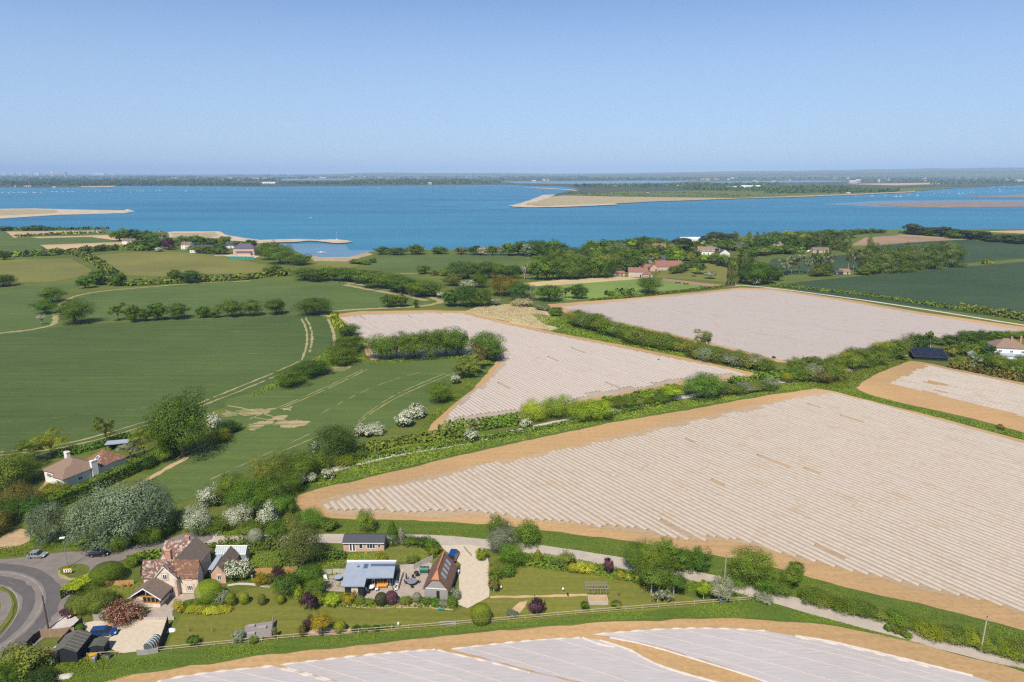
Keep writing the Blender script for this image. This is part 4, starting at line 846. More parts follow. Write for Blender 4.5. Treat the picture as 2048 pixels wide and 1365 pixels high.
# the village
belt('round', ['oak', 'darkgreen', 'green'], [(1225, 504), (1260, 500), (1290, 498), (1330, 497)], 7, (30, 42), (20, 29), 'shore tree', 'behind the village by the water', 'trees behind the village', seed=12)
tree('lollipop', 'lime', 1262, 500, 26, 22, 'bright lime green tree near the water behind the village')
belt('round', ['green', 'oak', 'olive', 'darkgreen'], [(1215, 520), (1250, 522), (1290, 520), (1320, 528)], 7, (24, 38), (20, 30), 'garden tree', 'left of the terracotta farmhouses', 'garden trees left of the farmhouses', seed=13)
belt('round', ['darkgreen', 'green', 'oak'], [(1240, 543), (1270, 541), (1290, 537)], 5, (26, 40), (22, 32), 'dark tree', 'directly behind the long pink farmhouse', 'trees behind the pink farmhouse', seed=14)
row('pine', 'pine', [(1363, 511, 46, 36), (1372, 506, 30, 28), (1412, 496, 34, 24), (1432, 492, 44, 28), (1455, 491, 40, 24)], 'black-green pine', 'beside the long white roof', 'pines beside the white roof', bark='bark_pale')
belt('round', ['green', 'lime', 'oak', 'olive'], [(1335, 524), (1370, 522), (1400, 526), (1440, 524)], 8, (20, 32), (13, 21), 'garden tree', 'among the houses in the middle of the village', 'garden trees among the houses', seed=15)
belt('round', ['oak', 'green', 'grey'], [(1380, 503), (1420, 505), (1460, 502), (1490, 505)], 6, (22, 34), (14, 22), 'tree', 'behind the gabled village houses', 'trees behind the gabled houses', seed=16)
row('lollipop', ['lime', 'green', 'grey'], [(1398, 549, 28, 26), (1388, 554, 13, 18), (1420, 558, 24, 18)], 'small lawn tree', 'on the village lawn', 'lawn trees in the village')
row('poplar', 'poplar', [(1456, 572, 9, 56), (1463, 570, 8, 60), (1471, 570, 8, 52), (1482, 566, 9, 46)], 'slim bare poplar', 'at the end of the village lawn', 'slim poplars at the village lawn', bark='bark_pale')
row('poplar', ['darkgreen', 'poplar', 'darkgreen'], [(1489, 560, 18, 62), (1499, 556, 18, 58), (1478, 548, 16, 44)], 'tall dark poplar', 'above the dark tree mass at the lane', 'dark poplars at the lane')
row('round', ['darkgreen', 'oak', 'darkgreen', 'oak'], [(1490, 568, 40, 42), (1515, 570, 50, 50), (1535, 568, 40, 42), (1552, 562, 26, 30)], 'dark dense tree', 'in the mass at the lane corner', 'dark trees at the lane corner')
row('hawthorn', 'green', [(1511, 571, 16, 14), (1553, 560, 12, 10)], 'white blossoming thorn', 'at the foot of the dark tree mass', 'thorns at the dark tree mass')
row('poplar', 'poplar', [(1470, 488, 16, 26), (1497, 491, 13, 28), (1513, 491, 14, 28), (1526, 491, 13, 28), (1534, 490, 12, 24)], 'tall shore poplar', 'beside the boat shed', 'shore poplars beside the boat shed')
belt('sparse', ['grey', 'poplar', 'grey'], [(1562, 550), (1585, 548), (1600, 546)], 6, (16, 24), (30, 42), 'thin poplar', 'left of the small dark field', 'thin poplars by the small field', bark='bark_pale', seed=17)
belt('sparse', ['grey', 'poplar'], [(1612, 546), (1640, 546), (1664, 544)], 7, (14, 20), (32, 44), 'pale slender poplar', 'in the middle of the small dark field edge', 'pale poplars at the small field edge', bark='bark_pale', seed=18)
row('round', ['olive', 'oak'], [(1645, 552, 40, 28), (1632, 553, 30, 18)], 'rounded willow', 'below the pale slender poplars', 'willows below the poplars')
belt('sparse', ['poplar', 'grey'], [(1692, 543), (1712, 540), (1722, 540)], 5, (14, 20), (34, 46), 'thin poplar', 'left of the dense poplar grove', 'thin poplars left of the grove', bark='bark_pale', seed=19)
G4 = 'poplars in the dense grove between the dark fields'
belt('poplar', ['poplar', 'oak', 'poplar'], [(1725, 547), (1760, 547), (1800, 544), (1822, 542)], 9, (30, 38), (50, 62), 'tall poplar', 'in the left half of the dense grove', G4, bark='bark_pale', seed=20)
belt('poplar', ['poplar', 'poplar', 'oak'], [(1828, 541), (1860, 538), (1895, 534), (1915, 532)], 9, (30, 38), (46, 54), 'tall poplar', 'in the right half of the dense grove', G4, bark='bark_pale', seed=21)
tree('poplar', 'poplar', 1736, 520, 17, 50, 'tallest single poplar standing behind the grove')
row('round', ['olive', 'green'], [(1742, 548, 40, 26), (1725, 550, 30, 16)], 'yellowish bush', 'at the left foot of the poplar grove', 'bushes at the grove foot', 'bush')
belt('round', ['green', 'oak', 'lime', 'green'], [(1545, 478), (1600, 474), (1660, 472)], 10, (20, 30), (9, 15), 'shoreline tree', 'between the boat shed and the brown field', 'shoreline trees', seed=22)
belt('poplar', ['poplar', 'oak', 'poplar'], [(1612, 500), (1640, 501), (1672, 502), (1700, 505)], 9, (14, 22), (26, 38), 'poplar', 'behind the small dark field', 'poplars behind the small field', seed=23)
belt('round', ['darkgreen', 'darkgreen', 'oak'], [(1568, 500), (1600, 500), (1640, 500)], 6, (16, 24), (14, 24), 'dark conifer', 'along the back of the boatyard', 'conifers along the boatyard', seed=24)
tree('lollipop', 'yellowgreen', 1604, 492, 20, 28, 'bright yellow-green tree behind the boatyard')
belt('round', ['green', 'oak', 'green'], [(1690, 469), (1730, 467), (1770, 465)], 8, (16, 26), (7, 11), 'low shore tree', 'behind the brown field', 'low shore trees', seed=25)
hedge('hedge', [(1505, 505), (1560, 505), (1610, 508)], 10, 6, 'green', 'overgrown hedge left of the boatyard', leaf=1.4, seed=12)
row('pine', 'pine', [(1824, 470, 34, 22), (1845, 471, 24, 16), (1870, 473, 32, 18), (1888, 474, 34, 20), (1905, 475, 26, 17)], 'dark pine', 'at the left end of the shore pine clump', 'pines in the shore clump')
row('pine', 'pine', [(1932, 478, 26, 17), (1950, 480, 32, 18), (1968, 481, 30, 18), (1985, 483, 26, 13), (2003, 484, 32, 15), (2025, 486, 34, 17), (2048, 488, 34, 18)], 'dark pine', 'at the right end of the shore pine clump', 'pines in the shore clump')
hedge('hedge', [(1800, 466), (1850, 472), (1950, 479), (2060, 487)], 6, 3, 'darkgreen', 'dark hedge under the shore pines', leaf=1.5, seed=13)
hedge('bush_group', [(1965, 529), (1980, 528)], 6, 3.5, 'olive', 'small bush clump on the grass strip between dark fields', cat='bushes', leaf=1.0, seed=14)
hedge('hedge', [(1540, 573), (1600, 578), (1700, 588), (1800, 602), (1880, 614), (1960, 626)], 3.5, 2.2, 'hedge', 'long low hedge along the pale lane, its left part', leaf=.5, seed=15)
hedge('hedge', [(1922, 619), (1960, 625), (2010, 634), (2060, 644), (2200, 668)], 5.5, 4, 'olive', 'thicker hedge along the pale lane at the right edge', leaf=.55, seed=16)
# the willow hedge between the two white fields
GW = 'willows in the hedge between the two fields of white rows'
belt('bush', ['olive', 'green', 'grey', 'green'], [(1150, 648), (1185, 658), (1215, 668), (1250, 676)], 8, (40, 58), (26, 38), 'green willow bush', 'upper end of the hedge between white fields', GW, 'bush', seed=26)
belt('bush', ['green', 'olive', 'hedge'], [(1255, 684), (1290, 690), (1330, 698), (1370, 706)], 8, (42, 58), (30, 42), 'green willow bush', 'middle of the hedge between white fields', GW, 'bush', seed=27)
belt('bush', ['olive', 'grey', 'hedge'], [(1385, 715), (1430, 724), (1480, 732), (1540, 742)], 9, (40, 54), (28, 36), 'grey willow bush', 'lower end of the hedge between white fields', GW, 'bush', seed=28)
tree('sparse', 'olive', 1403, 708, 42, 48, 'loose-crowned willow rising above the hedge between white fields')
row('round', ['oak', 'olive', 'green'], [(1158, 636, 22, 17), (1192, 652, 44, 28), (1112, 632, 26, 12)], 'scrub tree', 'at the reed bed end of the willow hedge', 'scrub at the reed bed')
scatter('undergrowth', [(1060, 628), (1130, 636), (1250, 672), (1400, 712), (1540, 748), (1530, 752), (1400, 722), (1250, 692), (1100, 664), (1120, 655), (1090, 650)], 10000, .8, .5, 'grassy', 3)
scatter('reeds', [(935, 623), (960, 615), (1010, 610), (1050, 613), (1090, 627), (1090, 648), (1100, 660), (1010, 640)], 7000, .8, .34, 'straw', 4)
# the oaks round the green triangle
G5 = 'oaks in the row along the white rows above the green triangle'
row(['oak', 'round', 'oak', 'round', 'oak', 'round'], ['oak_bright', 'oak', 'oak_bright'], [(762, 719, 70, 56), (794, 718, 64, 56), (828, 717, 70, 58), (860, 715, 64, 62), (892, 713, 74, 64), (916, 711, 52, 58)], 'sunlit domed oak', 'in the row above the green triangle', G5)
row('oak', ['oak_bright', 'oak'], [(970, 716, 80, 60), (985, 722, 50, 40)], 'large oak', 'at the right corner of the green triangle', 'large oaks at the triangle corner')
row('sparse', ['olive', 'olive', 'brown'], [(962, 738, 40, 48), (938, 755, 54, 48), (925, 758, 44, 34)], 'pale brownish thorn tree', 'below the large corner oak', 'thorn trees below the corner oak')
tree('hawthorn', 'green', 910, 768, 20, 22, 'small white blossoming thorn on the field edge below the corner oak')
tree('oak', 'oak_bright', 878, 806, 56, 50, 'leaning bright green oak on the edge of the green triangle')
G6 = 'oaks down the hedge between the big green field and the white rows'
row('oak', 'oak', [(580, 772, 70, 40), (612, 756, 66, 38), (640, 748, 50, 30), (684, 729, 70, 42), (692, 712, 66, 38), (706, 700, 58, 34), (697, 672, 44, 26)], 'low spreading oak', 'stepping down the hedge at the big green field', G6)
hedge('hedge', [(668, 632), (676, 650), (690, 668)], 5, 2.2, 'yellowgreen', 'yellowish hedge at the top corner of the white rows', leaf=.8, seed=18)
scatter('undergrowth', [(655, 700), (700, 690), (728, 712), (735, 722), (640, 742), (560, 775), (500, 795), (520, 780), (590, 745)], 6000, .7, .4, 'grassy', 5)
scatter('undergrowth', [(735, 722), (830, 716), (930, 711), (985, 722), (930, 765), (905, 768), (930, 730), (900, 716), (740, 730)], 6000, .7, .4, 'grassy', 6)
# lane hedges across the middle
LB = 'bright trees along the lane between the white fields'
row('bush', 'lime', [(1066, 838, 60, 46), (1112, 835, 66, 52), (1160, 841, 56, 46), (1194, 839, 66, 50)], 'bright green bushy tree', 'along the lane between the white fields', LB)
tree('lollipop', 'lime', 1345, 802, 46, 42, 'round bright green tree left of the big dark oak on the lane')
tree('oak', 'green', 1408, 796, 86, 58, 'big dark oak standing on the lane between white fields')
tree('bush', 'lime', 1293, 808, 30, 28, 'small bright bush on the lane below the white rows')
tree('topiary', 'yellowgreen', 1573, 764, 28, 22, 'round yellow-green bush by the lane crossing')
belt('bush', ['hedge', 'green', 'olive'], [(1225, 818), (1260, 812), (1310, 806), (1325, 806)], 5, (34, 46), (20, 28), 'dull green bush', 'on the lane left of the round bright tree', 'bushes on the lane', 'bush', seed=30)
belt('bush', ['olive', 'hedge', 'grey'], [(1440, 792), (1480, 786), (1520, 780), (1556, 774)], 6, (34, 46), (18, 26), 'olive bush', 'on the lane right of the big dark oak', 'bushes on the lane', 'bush', seed=31)
belt('bush', ['green', 'olive', 'grey', 'brown'], [(1590, 762), (1620, 760), (1650, 762), (1680, 758)], 6, (40, 60), (28, 40), 'willowy bush', 'at the crossing of the hedges', 'bushes at the hedge crossing', 'bush', seed=32)
belt('round', ['green', 'hedge', 'oak'], [(1585, 748), (1615, 744), (1640, 738)], 3, (36, 50), (26, 36), 'dark bush', 'behind the hedge crossing', 'dark bushes behind the hedge crossing', 'bush', seed=33)
belt('bush', ['hedge', 'yellowgreen', 'green', 'hedge'], [(1665, 738), (1720, 724), (1780, 708), (1830, 698)], 9, (42, 58), (26, 38), 'rounded bush', 'in the hedge below the upper white rows', 'bushes in the hedge below the upper white rows', 'bush', seed=34)
belt('round', ['green', 'hedge'], [(1700, 742), (1760, 725), (1810, 712)], 6, (36, 50), (22, 32), 'bushy tree', 'in front of the hedge above the right white rows', 'bushy trees above the right white rows', seed=35)
hedge('hedge', [(880, 868), (960, 858), (1040, 845)], 6, 4, 'green', 'thick green hedge on the lane below the white triangle', leaf=.38, seed=20)
hedge('hedge', [(1210, 808), (1280, 795), (1350, 783)], 4, 2.5, 'green', 'green hedge below the middle white rows', leaf=.45, seed=21)
hedge('hedge', [(1460, 768), (1520, 758), (1580, 752)], 4, 2.5, 'green', 'green hedge at the right tip of the middle white rows', leaf=.45, seed=22)
hedge('hedge', [(700, 928), (800, 906), (900, 892), (1000, 874), (1100, 856), (1200, 836), (1330, 808)], 2.2, 1.3, 'hedge', 'low roadside hedge on the near side of the middle lane', leaf=.34, seed=23)
hedge('hedge', [(720, 905), (790, 888), (850, 880), (920, 872)], 6, 2.2, 'hedge', 'scruffy hedge where the middle lane bends', leaf=.38, seed=24)
row('hawthorn', 'green', [(943, 884, 30, 28), (1052, 856, 26, 20)], 'white blossoming thorn', 'beside the middle lane', 'thorns beside the middle lane')
row('blossom', 'green', [(808, 853, 36, 34), (832, 835, 38, 34)], 'tall thorn white with blossom', 'on the corner of the green triangle', 'blossoming thorns on the triangle corner')
row('blossom', 'olive', [(727, 873, 34, 28), (748, 869, 40, 26)], 'creamy blossoming thorn', 'right of the dark round tree', 'blossoming thorns right of the dark tree')
for k, (q, n, h) in enumerate([([(850, 872), (900, 868), (1000, 870), (1200, 828), (1400, 795), (1600, 765), (1640, 775), (1550, 786), (1400, 813), (1200, 848), (1000, 890), (850, 925), (700, 963), (640, 975), (610, 965), (700, 930)], 9000, .8),
    ([(1590, 770), (1640, 752), (1720, 735), (1820, 716), (1815, 722), (1725, 760), (1700, 778), (1660, 778)], 3500, 1.0), ([(1640, 776), (1700, 780), (1850, 820), (2048, 868), (2300, 930), (2300, 945), (2048, 880), (1850, 828)], 4500, .6),
    ([(835, 865), (900, 790), (940, 765), (950, 772), (900, 815), (860, 852), (853, 868)], 1500, .7)]):
    scatter('undergrowth', q, int(n * 2.2), h * .6, .34, 'grassy', 7 + k)
# right: gardens round the white house and the solar roof
GR = 'garden trees round the white house'
row(['round', 'sparse'], ['darkgreen', 'olive'], [(1840, 702, 36, 36), (1860, 700, 24, 36)], 'tall tree', 'behind the solar-panel roof', 'trees behind the solar roof', bark='bark_white')
row('round', ['darkgreen', 'oak', 'darkgreen', 'oak'], [(1930, 690, 40, 32), (1955, 692, 44, 34), (1968, 690, 30, 30), (1905, 692, 36, 24)], 'dark pine-like tree', 'behind the garden shelter', 'dark trees behind the garden shelter')
belt('bush', ['olive', 'green', 'hedge', 'green'], [(1895, 712), (1930, 706), (1965, 703), (1990, 708)], 7, (28, 42), (20, 30), 'garden shrub', 'left of the white house', GR, 'bush', seed=36)
belt('bush', ['green', 'oak', 'olive'], [(1960, 730), (1990, 738), (2020, 742), (2050, 745)], 6, (34, 50), (24, 34), 'dense shrub', 'below the white house', GR, 'bush', seed=37)
belt('bush', ['green', 'hedge'], [(1870, 690), (1990, 676), (2060, 672)], 7, (36, 52), (14, 20), 'low bush', 'in the hedge behind the white house', 'bushes in the hedge behind the white house', 'bush', seed=38)
hedge('hedge', [(1898, 735), (1940, 742), (1990, 752), (2050, 764), (2200, 795)], 4, 3, 'brown', 'brown beech hedge below the white house garden', leaf=.5, seed=25)
hedge('hedge', [(1930, 728), (1980, 736), (2030, 748)], 4, 2.6, 'olive', 'olive hedge in the white house garden', leaf=.5, seed=26)
tree('sparse', 'grey', 1947, 741, 26, 32, 'birch with a white leaning trunk at the garden edge', bark='bark_white')
tree('bush', 'yellow', 1880, 719, 16, 9, 'yellow flowering shrub beside the solar roof', cat='bush')
tree('bush', 'brown', 2000, 858, 16, 10, 'small brown bush on the verge right of the white rows', cat='bush')
scatter('garden_grass', [(1890, 720), (1990, 710), (2060, 735), (2060, 760), (1930, 738)], 2000, .4, .7, 'grassy', 31)
row('bush', 'oak', [(1548, 717, 9, 5), (1317, 721, 5, 3)], 'tiny dark weed clump', 'on the white rows', 'weed clumps on the rows', 'weed')

belt('round', ['green', 'oak', 'darkgreen'], [(1178, 508), (1232, 505)], 4, (28, 38), (22, 28), 'dense tree', 'beside the tall pink waterside house', 'trees beside the pink waterside house', seed=60)
belt('round', ['oak', 'green', 'darkgreen', 'olive'], [(1285, 511), (1340, 513), (1385, 508)], 8, (26, 36), (18, 25), 'leafy tree', 'round the terracotta dormer house', 'trees round the dormer house', seed=61)
belt('round', ['green', 'darkgreen', 'lime', 'oak'], [(1325, 521), (1360, 518), (1395, 520)], 6, (24, 32), (15, 22), 'bushy tree', 'behind the slate-roofed barn', 'trees behind the slate barn', seed=62)
belt('round', ['oak', 'darkgreen', 'green'], [(1415, 500), (1480, 499), (1550, 494)], 10, (28, 38), (18, 26), 'shore tree', 'between the white shed and the boatyard', 'trees between the white shed and boatyard', seed=63)
belt('round', ['green', 'oak', 'olive'], [(1490, 513), (1540, 508), (1585, 509)], 8, (26, 36), (14, 20), 'dense bush', 'left of the boats in the yard', 'bushes left of the boatyard', seed=64)
belt('round', ['green', 'darkgreen', 'lime'], [(1425, 528), (1455, 533), (1478, 545)], 6, (20, 28), (17, 26), 'garden tree', 'in front of the bright white gable', 'trees in front of the white gable', seed=65)
belt('round', ['oak', 'green', 'darkgreen', 'poplar'], [(1545, 489), (1610, 483), (1705, 477)], 13, (24, 34), (14, 20), 'shoreline tree', 'in the second line behind the boatyard', 'second line of shoreline trees', seed=66)
belt('round', ['darkgreen', 'pine', 'oak'], [(1815, 468), (1900, 475), (1960, 481)], 8, (26, 36), (13, 19), 'dark tree', 'under the left shore pines', 'dark trees under the left pines', seed=67)
belt('round', ['darkgreen', 'pine', 'oak'], [(1965, 481), (2010, 485), (2060, 490)], 6, (26, 36), (11, 15), 'dark tree', 'under the right shore pines', 'dark trees under the right pines', seed=68)
belt('round', ['green', 'oak', 'olive'], [(378, 505), (412, 507), (452, 509)], 6, (18, 26), (11, 16), 'garden tree', 'in front of the white hamlet cottages', 'garden trees of the hamlet', seed=69)
belt('round', ['green', 'oak', 'darkgreen'], [(1340, 549), (1372, 543), (1380, 534)], 5, (18, 26), (12, 18), 'small tree', 'at the right end of the long barn', 'small trees at the long barn', seed=70)
belt('round', ['oak', 'darkgreen', 'green'], [(905, 546), (960, 548), (1010, 550), (1060, 546)], 9, (30, 42), (16, 24), 'round oak', 'in the back line below the round field', 'back line below the round field', seed=71)

row('round', ['darkgreen', 'green', 'oak', 'green'], [(1976, 722, 34, 32), (1992, 734, 36, 26), (2030, 740, 40, 26), (2046, 734, 36, 24)], 'rounded tree', 'close in front of the white house', 'trees in front of the white house')
# ------------------------------------------------------------------ near trees, hedges and garden plants
tree('round', 'oak', 366, 914, 122, 136, 'big dense dark tree beside the white bungalow')
tree('sparse', 'olive', 214, 892, 40, 60, 'thin-leaved young tree behind the white bungalow')
tree('blossom', 'grey', 427, 858, 28, 34, 'pale whitish tree right of the big dense tree')
row('sparse', ['olive', 'olive', 'yellowgreen'], [(70, 925, 60, 52), (105, 915, 64, 56), (40, 945, 60, 44)], 'loose pale green tree', 'left of the white bungalow', 'loose trees left of the bungalow')
row('round', ['olive', 'green'], [(10, 985, 90, 80), (45, 965, 70, 60)], 'olive bushy tree', 'at the left edge by the bungalow', 'bushy trees at the left edge')
row('bush', ['brown', 'darkgreen', 'brown', 'darkgreen'], [(20, 1040, 80, 62), (45, 1020, 70, 62), (70, 1035, 50, 48), (-10, 1070, 60, 50)], 'dark brownish shrub', 'below the bungalow at the left edge', 'dark shrubs at the left edge', 'bush')
tree('bush', 'yellowgreen', 112, 992, 60, 30, 'yellow-green shrub in front of the white bungalow', cat='bush')
row('bush', ['yellowgreen', 'darkgreen', 'green'], [(455, 866, 40, 30), (440, 882, 44, 28), (470, 862, 30, 22)], 'low garden bush', 'right of the big dense tree', 'bushes right of the big tree', 'bush')
row('sparse', ['grey', 'olive'], [(290, 915, 60, 60), (262, 920, 44, 40)], 'airy pale tree', 'left of the big dense tree', 'airy trees at the bungalow')
row('bush', ['darkgreen', 'green', 'darkgreen'], [(325, 922, 44, 34), (345, 905, 50, 40), (295, 935, 40, 26)], 'dark shrub', 'at the end of the tall clipped hedge', 'shrubs at the end of the clipped hedge', 'bush')
hedge('clipped_hedge', [(60, 1038), (130, 1008), (200, 976), (270, 944), (325, 918)], 3.2, 3.2, 'hedge', 'tall clipped hedge with a shaded side below the white bungalow', leaf=.25, seed=41, tight=True, dens=6)
hedge('hedge', [(120, 912), (160, 905), (200, 895), (250, 880), (290, 868)], 3, 2.2, 'green', 'garden hedge behind the white bungalow', leaf=.25, seed=42)
G7 = 'silver-leaved poplars at the road junction'
row('silver', 'silver', [(100, 1085, 74, 90), (200, 1094, 112, 124), (258, 1088, 116, 136), (303, 1068, 100, 116)], 'large silver-leaved poplar', 'behind the parked cars', G7, bark='bark_pale')
row('bush', ['green', 'green', 'darkgreen'], [(240, 1098, 56, 50), (300, 1085, 60, 50), (335, 1068, 40, 50)], 'fresh green shrub', 'at the foot of the silver poplars', 'shrubs at the silver poplars', 'bush')
row('hawthorn', ['green', 'green', 'olive'], [(398, 1068, 56, 66), (420, 1012, 46, 48), (478, 1050, 60, 50)], 'large white hawthorn', 'above the cottage', 'white hawthorns above the cottage')
tree('hawthorn', 'green', 538, 1058, 44, 56, 'narrow white hawthorn right of the other hawthorns')
row('round', ['green', 'green', 'oak', 'green'], [(500, 1030, 80, 80), (540, 1020, 80, 76), (470, 1010, 70, 70), (560, 1035, 56, 54)], 'dense green tree', 'left of the sandy field tip', 'dense trees left of the field tip')
row('round', ['olive', 'olive', 'green', 'oak'], [(530, 968, 60, 56), (560, 965, 66, 66), (605, 960, 66, 64), (580, 985, 60, 50)], 'leafy tree', 'between the green triangle and the lane', 'leafy trees on the triangle edge')
tree('round', 'darkgreen', 673, 920, 92, 78, 'large dark round tree on the lower edge of the green triangle')
row('bush', ['green', 'yellowgreen', 'hedge'], [(640, 945, 44, 40), (690, 930, 50, 28), (715, 918, 40, 24)], 'green bush', 'at the foot of the dark round tree', 'bushes at the dark round tree', 'bush')
row('hawthorn', 'green', [(632, 922, 20, 40), (594, 970, 40, 34), (656, 958, 24, 22), (625, 965, 22, 22), (553, 993, 40, 28)], 'small white thorn', 'along the lane below the green triangle', 'small thorns along the lane')
row('bush', ['green', 'grassy'], [(733, 1064, 40, 48), (660, 1060, 34, 28)], 'upright green bush', 'on the verge below the sandy field tip', 'bushes on the verge', 'bush')
tree('topiary', 'grey', 512, 1090, 36, 38, 'round grey bush beside the lane above the cottage', cat='bush')
row('bush', ['green', 'hedge', 'green', 'olive', 'green'], [(430, 1062, 60, 34), (585, 1060, 50, 40), (620, 1055, 60, 44), (500, 1068, 50, 30), (555, 1070, 50, 34)], 'wild green bush', 'on the bank above the lane', 'wild bushes on the bank', 'bush')
row('cone', ['oak', 'grey'], [(786, 1090, 30, 52), (803, 1086, 24, 34)], 'upright dark shrub', 'right of the brick bungalow', 'upright shrubs at the brick bungalow', 'bush')
tree('round', 'poplar', 606, 1132, 84, 96, 'large feathery tree in the middle of the gardens', bark='bark_pale')
row('round', ['oak', 'grey', 'green'], [(998, 1080, 50, 50), (1004, 1104, 62, 58), (1024, 1134, 56, 56)], 'bushy tree', 'right of the gravel drive', 'bushy trees right of the drive')
tree('bush', 'green', 1056, 1090, 50, 52, 'rounded bright bush across the lane from the drive', cat='bush')
row('bush', ['green', 'olive', 'green'], [(998, 1146, 44, 30), (988, 1160, 30, 22), (1015, 1150, 36, 26)], 'garden shrub', 'along the right side of the drive', 'shrubs along the drive', 'bush')
tree('lollipop', 'brown', 988, 1185, 24, 30, 'small coppery tree at the edge of the drive', bark='bark_white')
tree('topiary', 'yellowgreen', 962, 1246, 46, 44, 'big rounded yellow-green bush at the bottom of the drive', cat='bush')
tree('bush', 'yellowgreen', 963, 1120, 26, 28, 'yellow flowering shrub beside the drive entrance', cat='bush')
tree('cone', 'yellowgreen', 1076, 1126, 24, 30, 'small golden conical shrub by the lane', cat='bush')
tree('bush', 'olive', 1132, 1130, 34, 30, 'olive shrub between the lane and the lawn', cat='bush')
row('bush', 'yellow', [(1148, 1142, 26, 18), (1163, 1143, 30, 22), (1180, 1145, 26, 18), (1241, 1158, 20, 18), (1257, 1160, 14, 12), (1278, 1160, 16, 12)], 'yellow flowering gorse', 'on the bank of the lawn', 'gorse on the lawn bank', 'bush')
tree('lollipop', 'purple', 1216, 1153, 22, 42, 'small purple-leaved tree by the lane', bark='bark_white')
G8 = 'trees on the lane at the end of the garden'
row('round', 'green', [(1275, 1140, 62, 60), (1300, 1148, 70, 66), (1330, 1128, 50, 52), (1362, 1140, 54, 50), (1395, 1142, 54, 50), (1345, 1140, 50, 40)], 'bushy green tree', 'growing over the lane', G8)
row('lollipop', 'green', [(1302, 1190, 52, 62), (1318, 1186, 44, 66), (1347, 1192, 46, 60)], 'white-stemmed garden tree', 'in front of the overhanging lane trees', 'white-stemmed trees', bark='bark_white')
row('sparse', 'grey', [(1315, 1206, 26, 26), (1335, 1206, 26, 26)], 'small grey sapling', 'in front of the white-stemmed trees', 'grey saplings', bark='bark_white')
tree('lollipop', 'lime', 1407, 1199, 30, 46, 'small bright lime tree by the fence corner', bark='bark_white')
tree('round', 'grey', 1444, 1200, 50, 52, 'round grey-leaved tree at the fence corner')
tree('round', 'green', 1503, 1166, 88, 80, 'large round tree on the verge beside the utility pole')
row('lollipop', 'green', [(1588, 1170, 36, 56), (1578, 1182, 40, 50)], 'leaning ivy-clad tree', 'right of the large round tree', 'ivy-clad trees')
row('bush', 'green', [(1530, 1182, 50, 36), (1560, 1190, 44, 34), (1478, 1172, 40, 26)], 'verge bush', 'below the large round tree', 'verge bushes', 'bush')
tree('cone', 'yellowgreen', 1448, 1168, 14, 18, 'yellow climber at the foot of the utility pole', cat='bush')
tree('lollipop', 'purple', 1073, 1227, 34, 36, 'round dark purple tree on the lawn', bark='bark_white')
row('lollipop', ['green', 'olive'], [(1170, 1222, 18, 24), (1233, 1215, 22, 16)], 'small lawn sapling', 'beside the raised beds', 'saplings beside the raised beds')
tree('lollipop', 'gold', 645, 1272, 40, 48, 'golden orange tree by the fence')
tree('topiary', 'yellowgreen', 680, 1264, 28, 26, 'round clipped bush right of the golden tree', cat='bush')
row('bush', ['brown', 'purple', 'brown'], [(606, 1272, 18, 24), (616, 1262, 18, 26), (624, 1252, 22, 22)], 'brownish bush', 'in the bed left of the golden tree', 'brownish bushes in the bed', 'bush')
row('bush', ['darkgreen', 'green', 'darkgreen', 'green', 'green'], [(712, 1262, 20, 12), (730, 1261, 24, 12), (752, 1260, 22, 10), (768, 1258, 16, 9), (782, 1256, 16, 9)], 'low flowerbed plant', 'in the bed right of the clipped bush', 'flowerbed plants', 'plant')
tree('lollipop', 'purple', 619, 1222, 32, 42, 'thin purple tree on the lawn', bark='bark_pale')
row('topiary', ['yellowgreen', 'yellowgreen', 'olive', 'yellowgreen'], [(463, 1212, 22, 30), (489, 1208, 22, 26), (525, 1210, 18, 24), (562, 1208, 18, 20)], 'clipped yellow-green topiary', 'in the row on the cottage lawn', 'topiaries on the cottage lawn', 'bush')
tree('bush', 'grey', 448, 1206, 36, 28, 'grey shrub left of the topiary row', cat='bush')
tree('topiary', 'lime', 419, 1203, 56, 50, 'big rounded bright green bush in front of the cottage', cat='bush')
tree('topiary', 'oak', 216, 1162, 70, 44, 'large dome-shaped clipped tree by the road junction', cat='bush')
hedge('clipped_hedge', [(140, 1200), (150, 1190), (168, 1180), (190, 1170), (208, 1162)], 3.6, 2.3, 'lime', 'curved yellow-green clipped hedge along the drive', leaf=.13, seed=43, tight=True, dens=16)
row('bush', ['olive', 'olive', 'green'], [(168, 1222, 58, 44), (200, 1218, 60, 46), (222, 1205, 30, 26)], 'large olive shrub', 'above the gravel yard', 'olive shrubs above the yard', 'bush')
tree('redbush', 'red', 250, 1240, 72, 46, 'large red-leaved bush with pale blossoms', cat='bush')
row('bush', ['grey', 'green', 'purple'], [(211, 1238, 24, 22), (225, 1242, 20, 12), (292, 1158, 18, 30)], 'small shrub', 'round the cottage', 'small shrubs round the cottage', 'bush')
row('bush', 'yellow', [(360, 1222, 26, 24), (382, 1222, 28, 14), (400, 1223, 30, 14), (420, 1224, 30, 13), (440, 1224, 30, 12), (456, 1222, 22, 12)], 'yellow flowering plant', 'in the border in front of the cottage', 'yellow flowers in the border', 'plant')
row('bush', ['green', 'darkgreen', 'green'], [(378, 1215, 22, 16), (408, 1212, 26, 14), (432, 1212, 26, 14)], 'leafy green plant', 'behind the yellow flowers', 'leafy plants behind the yellow flowers', 'plant')
row('hawthorn', 'green', [(468, 1162, 36, 44), (488, 1158, 34, 42)], 'cream flowering shrub', 'against the brick annex', 'cream flowering shrubs', 'bush')
row('bush', ['darkgreen', 'green', 'oak', 'green'], [(575, 1188, 52, 46), (625, 1160, 44, 34), (605, 1160, 36, 30), (635, 1185, 44, 34)], 'rounded garden shrub', 'left of the flat-roofed house', 'shrubs left of the flat-roofed house', 'bush')
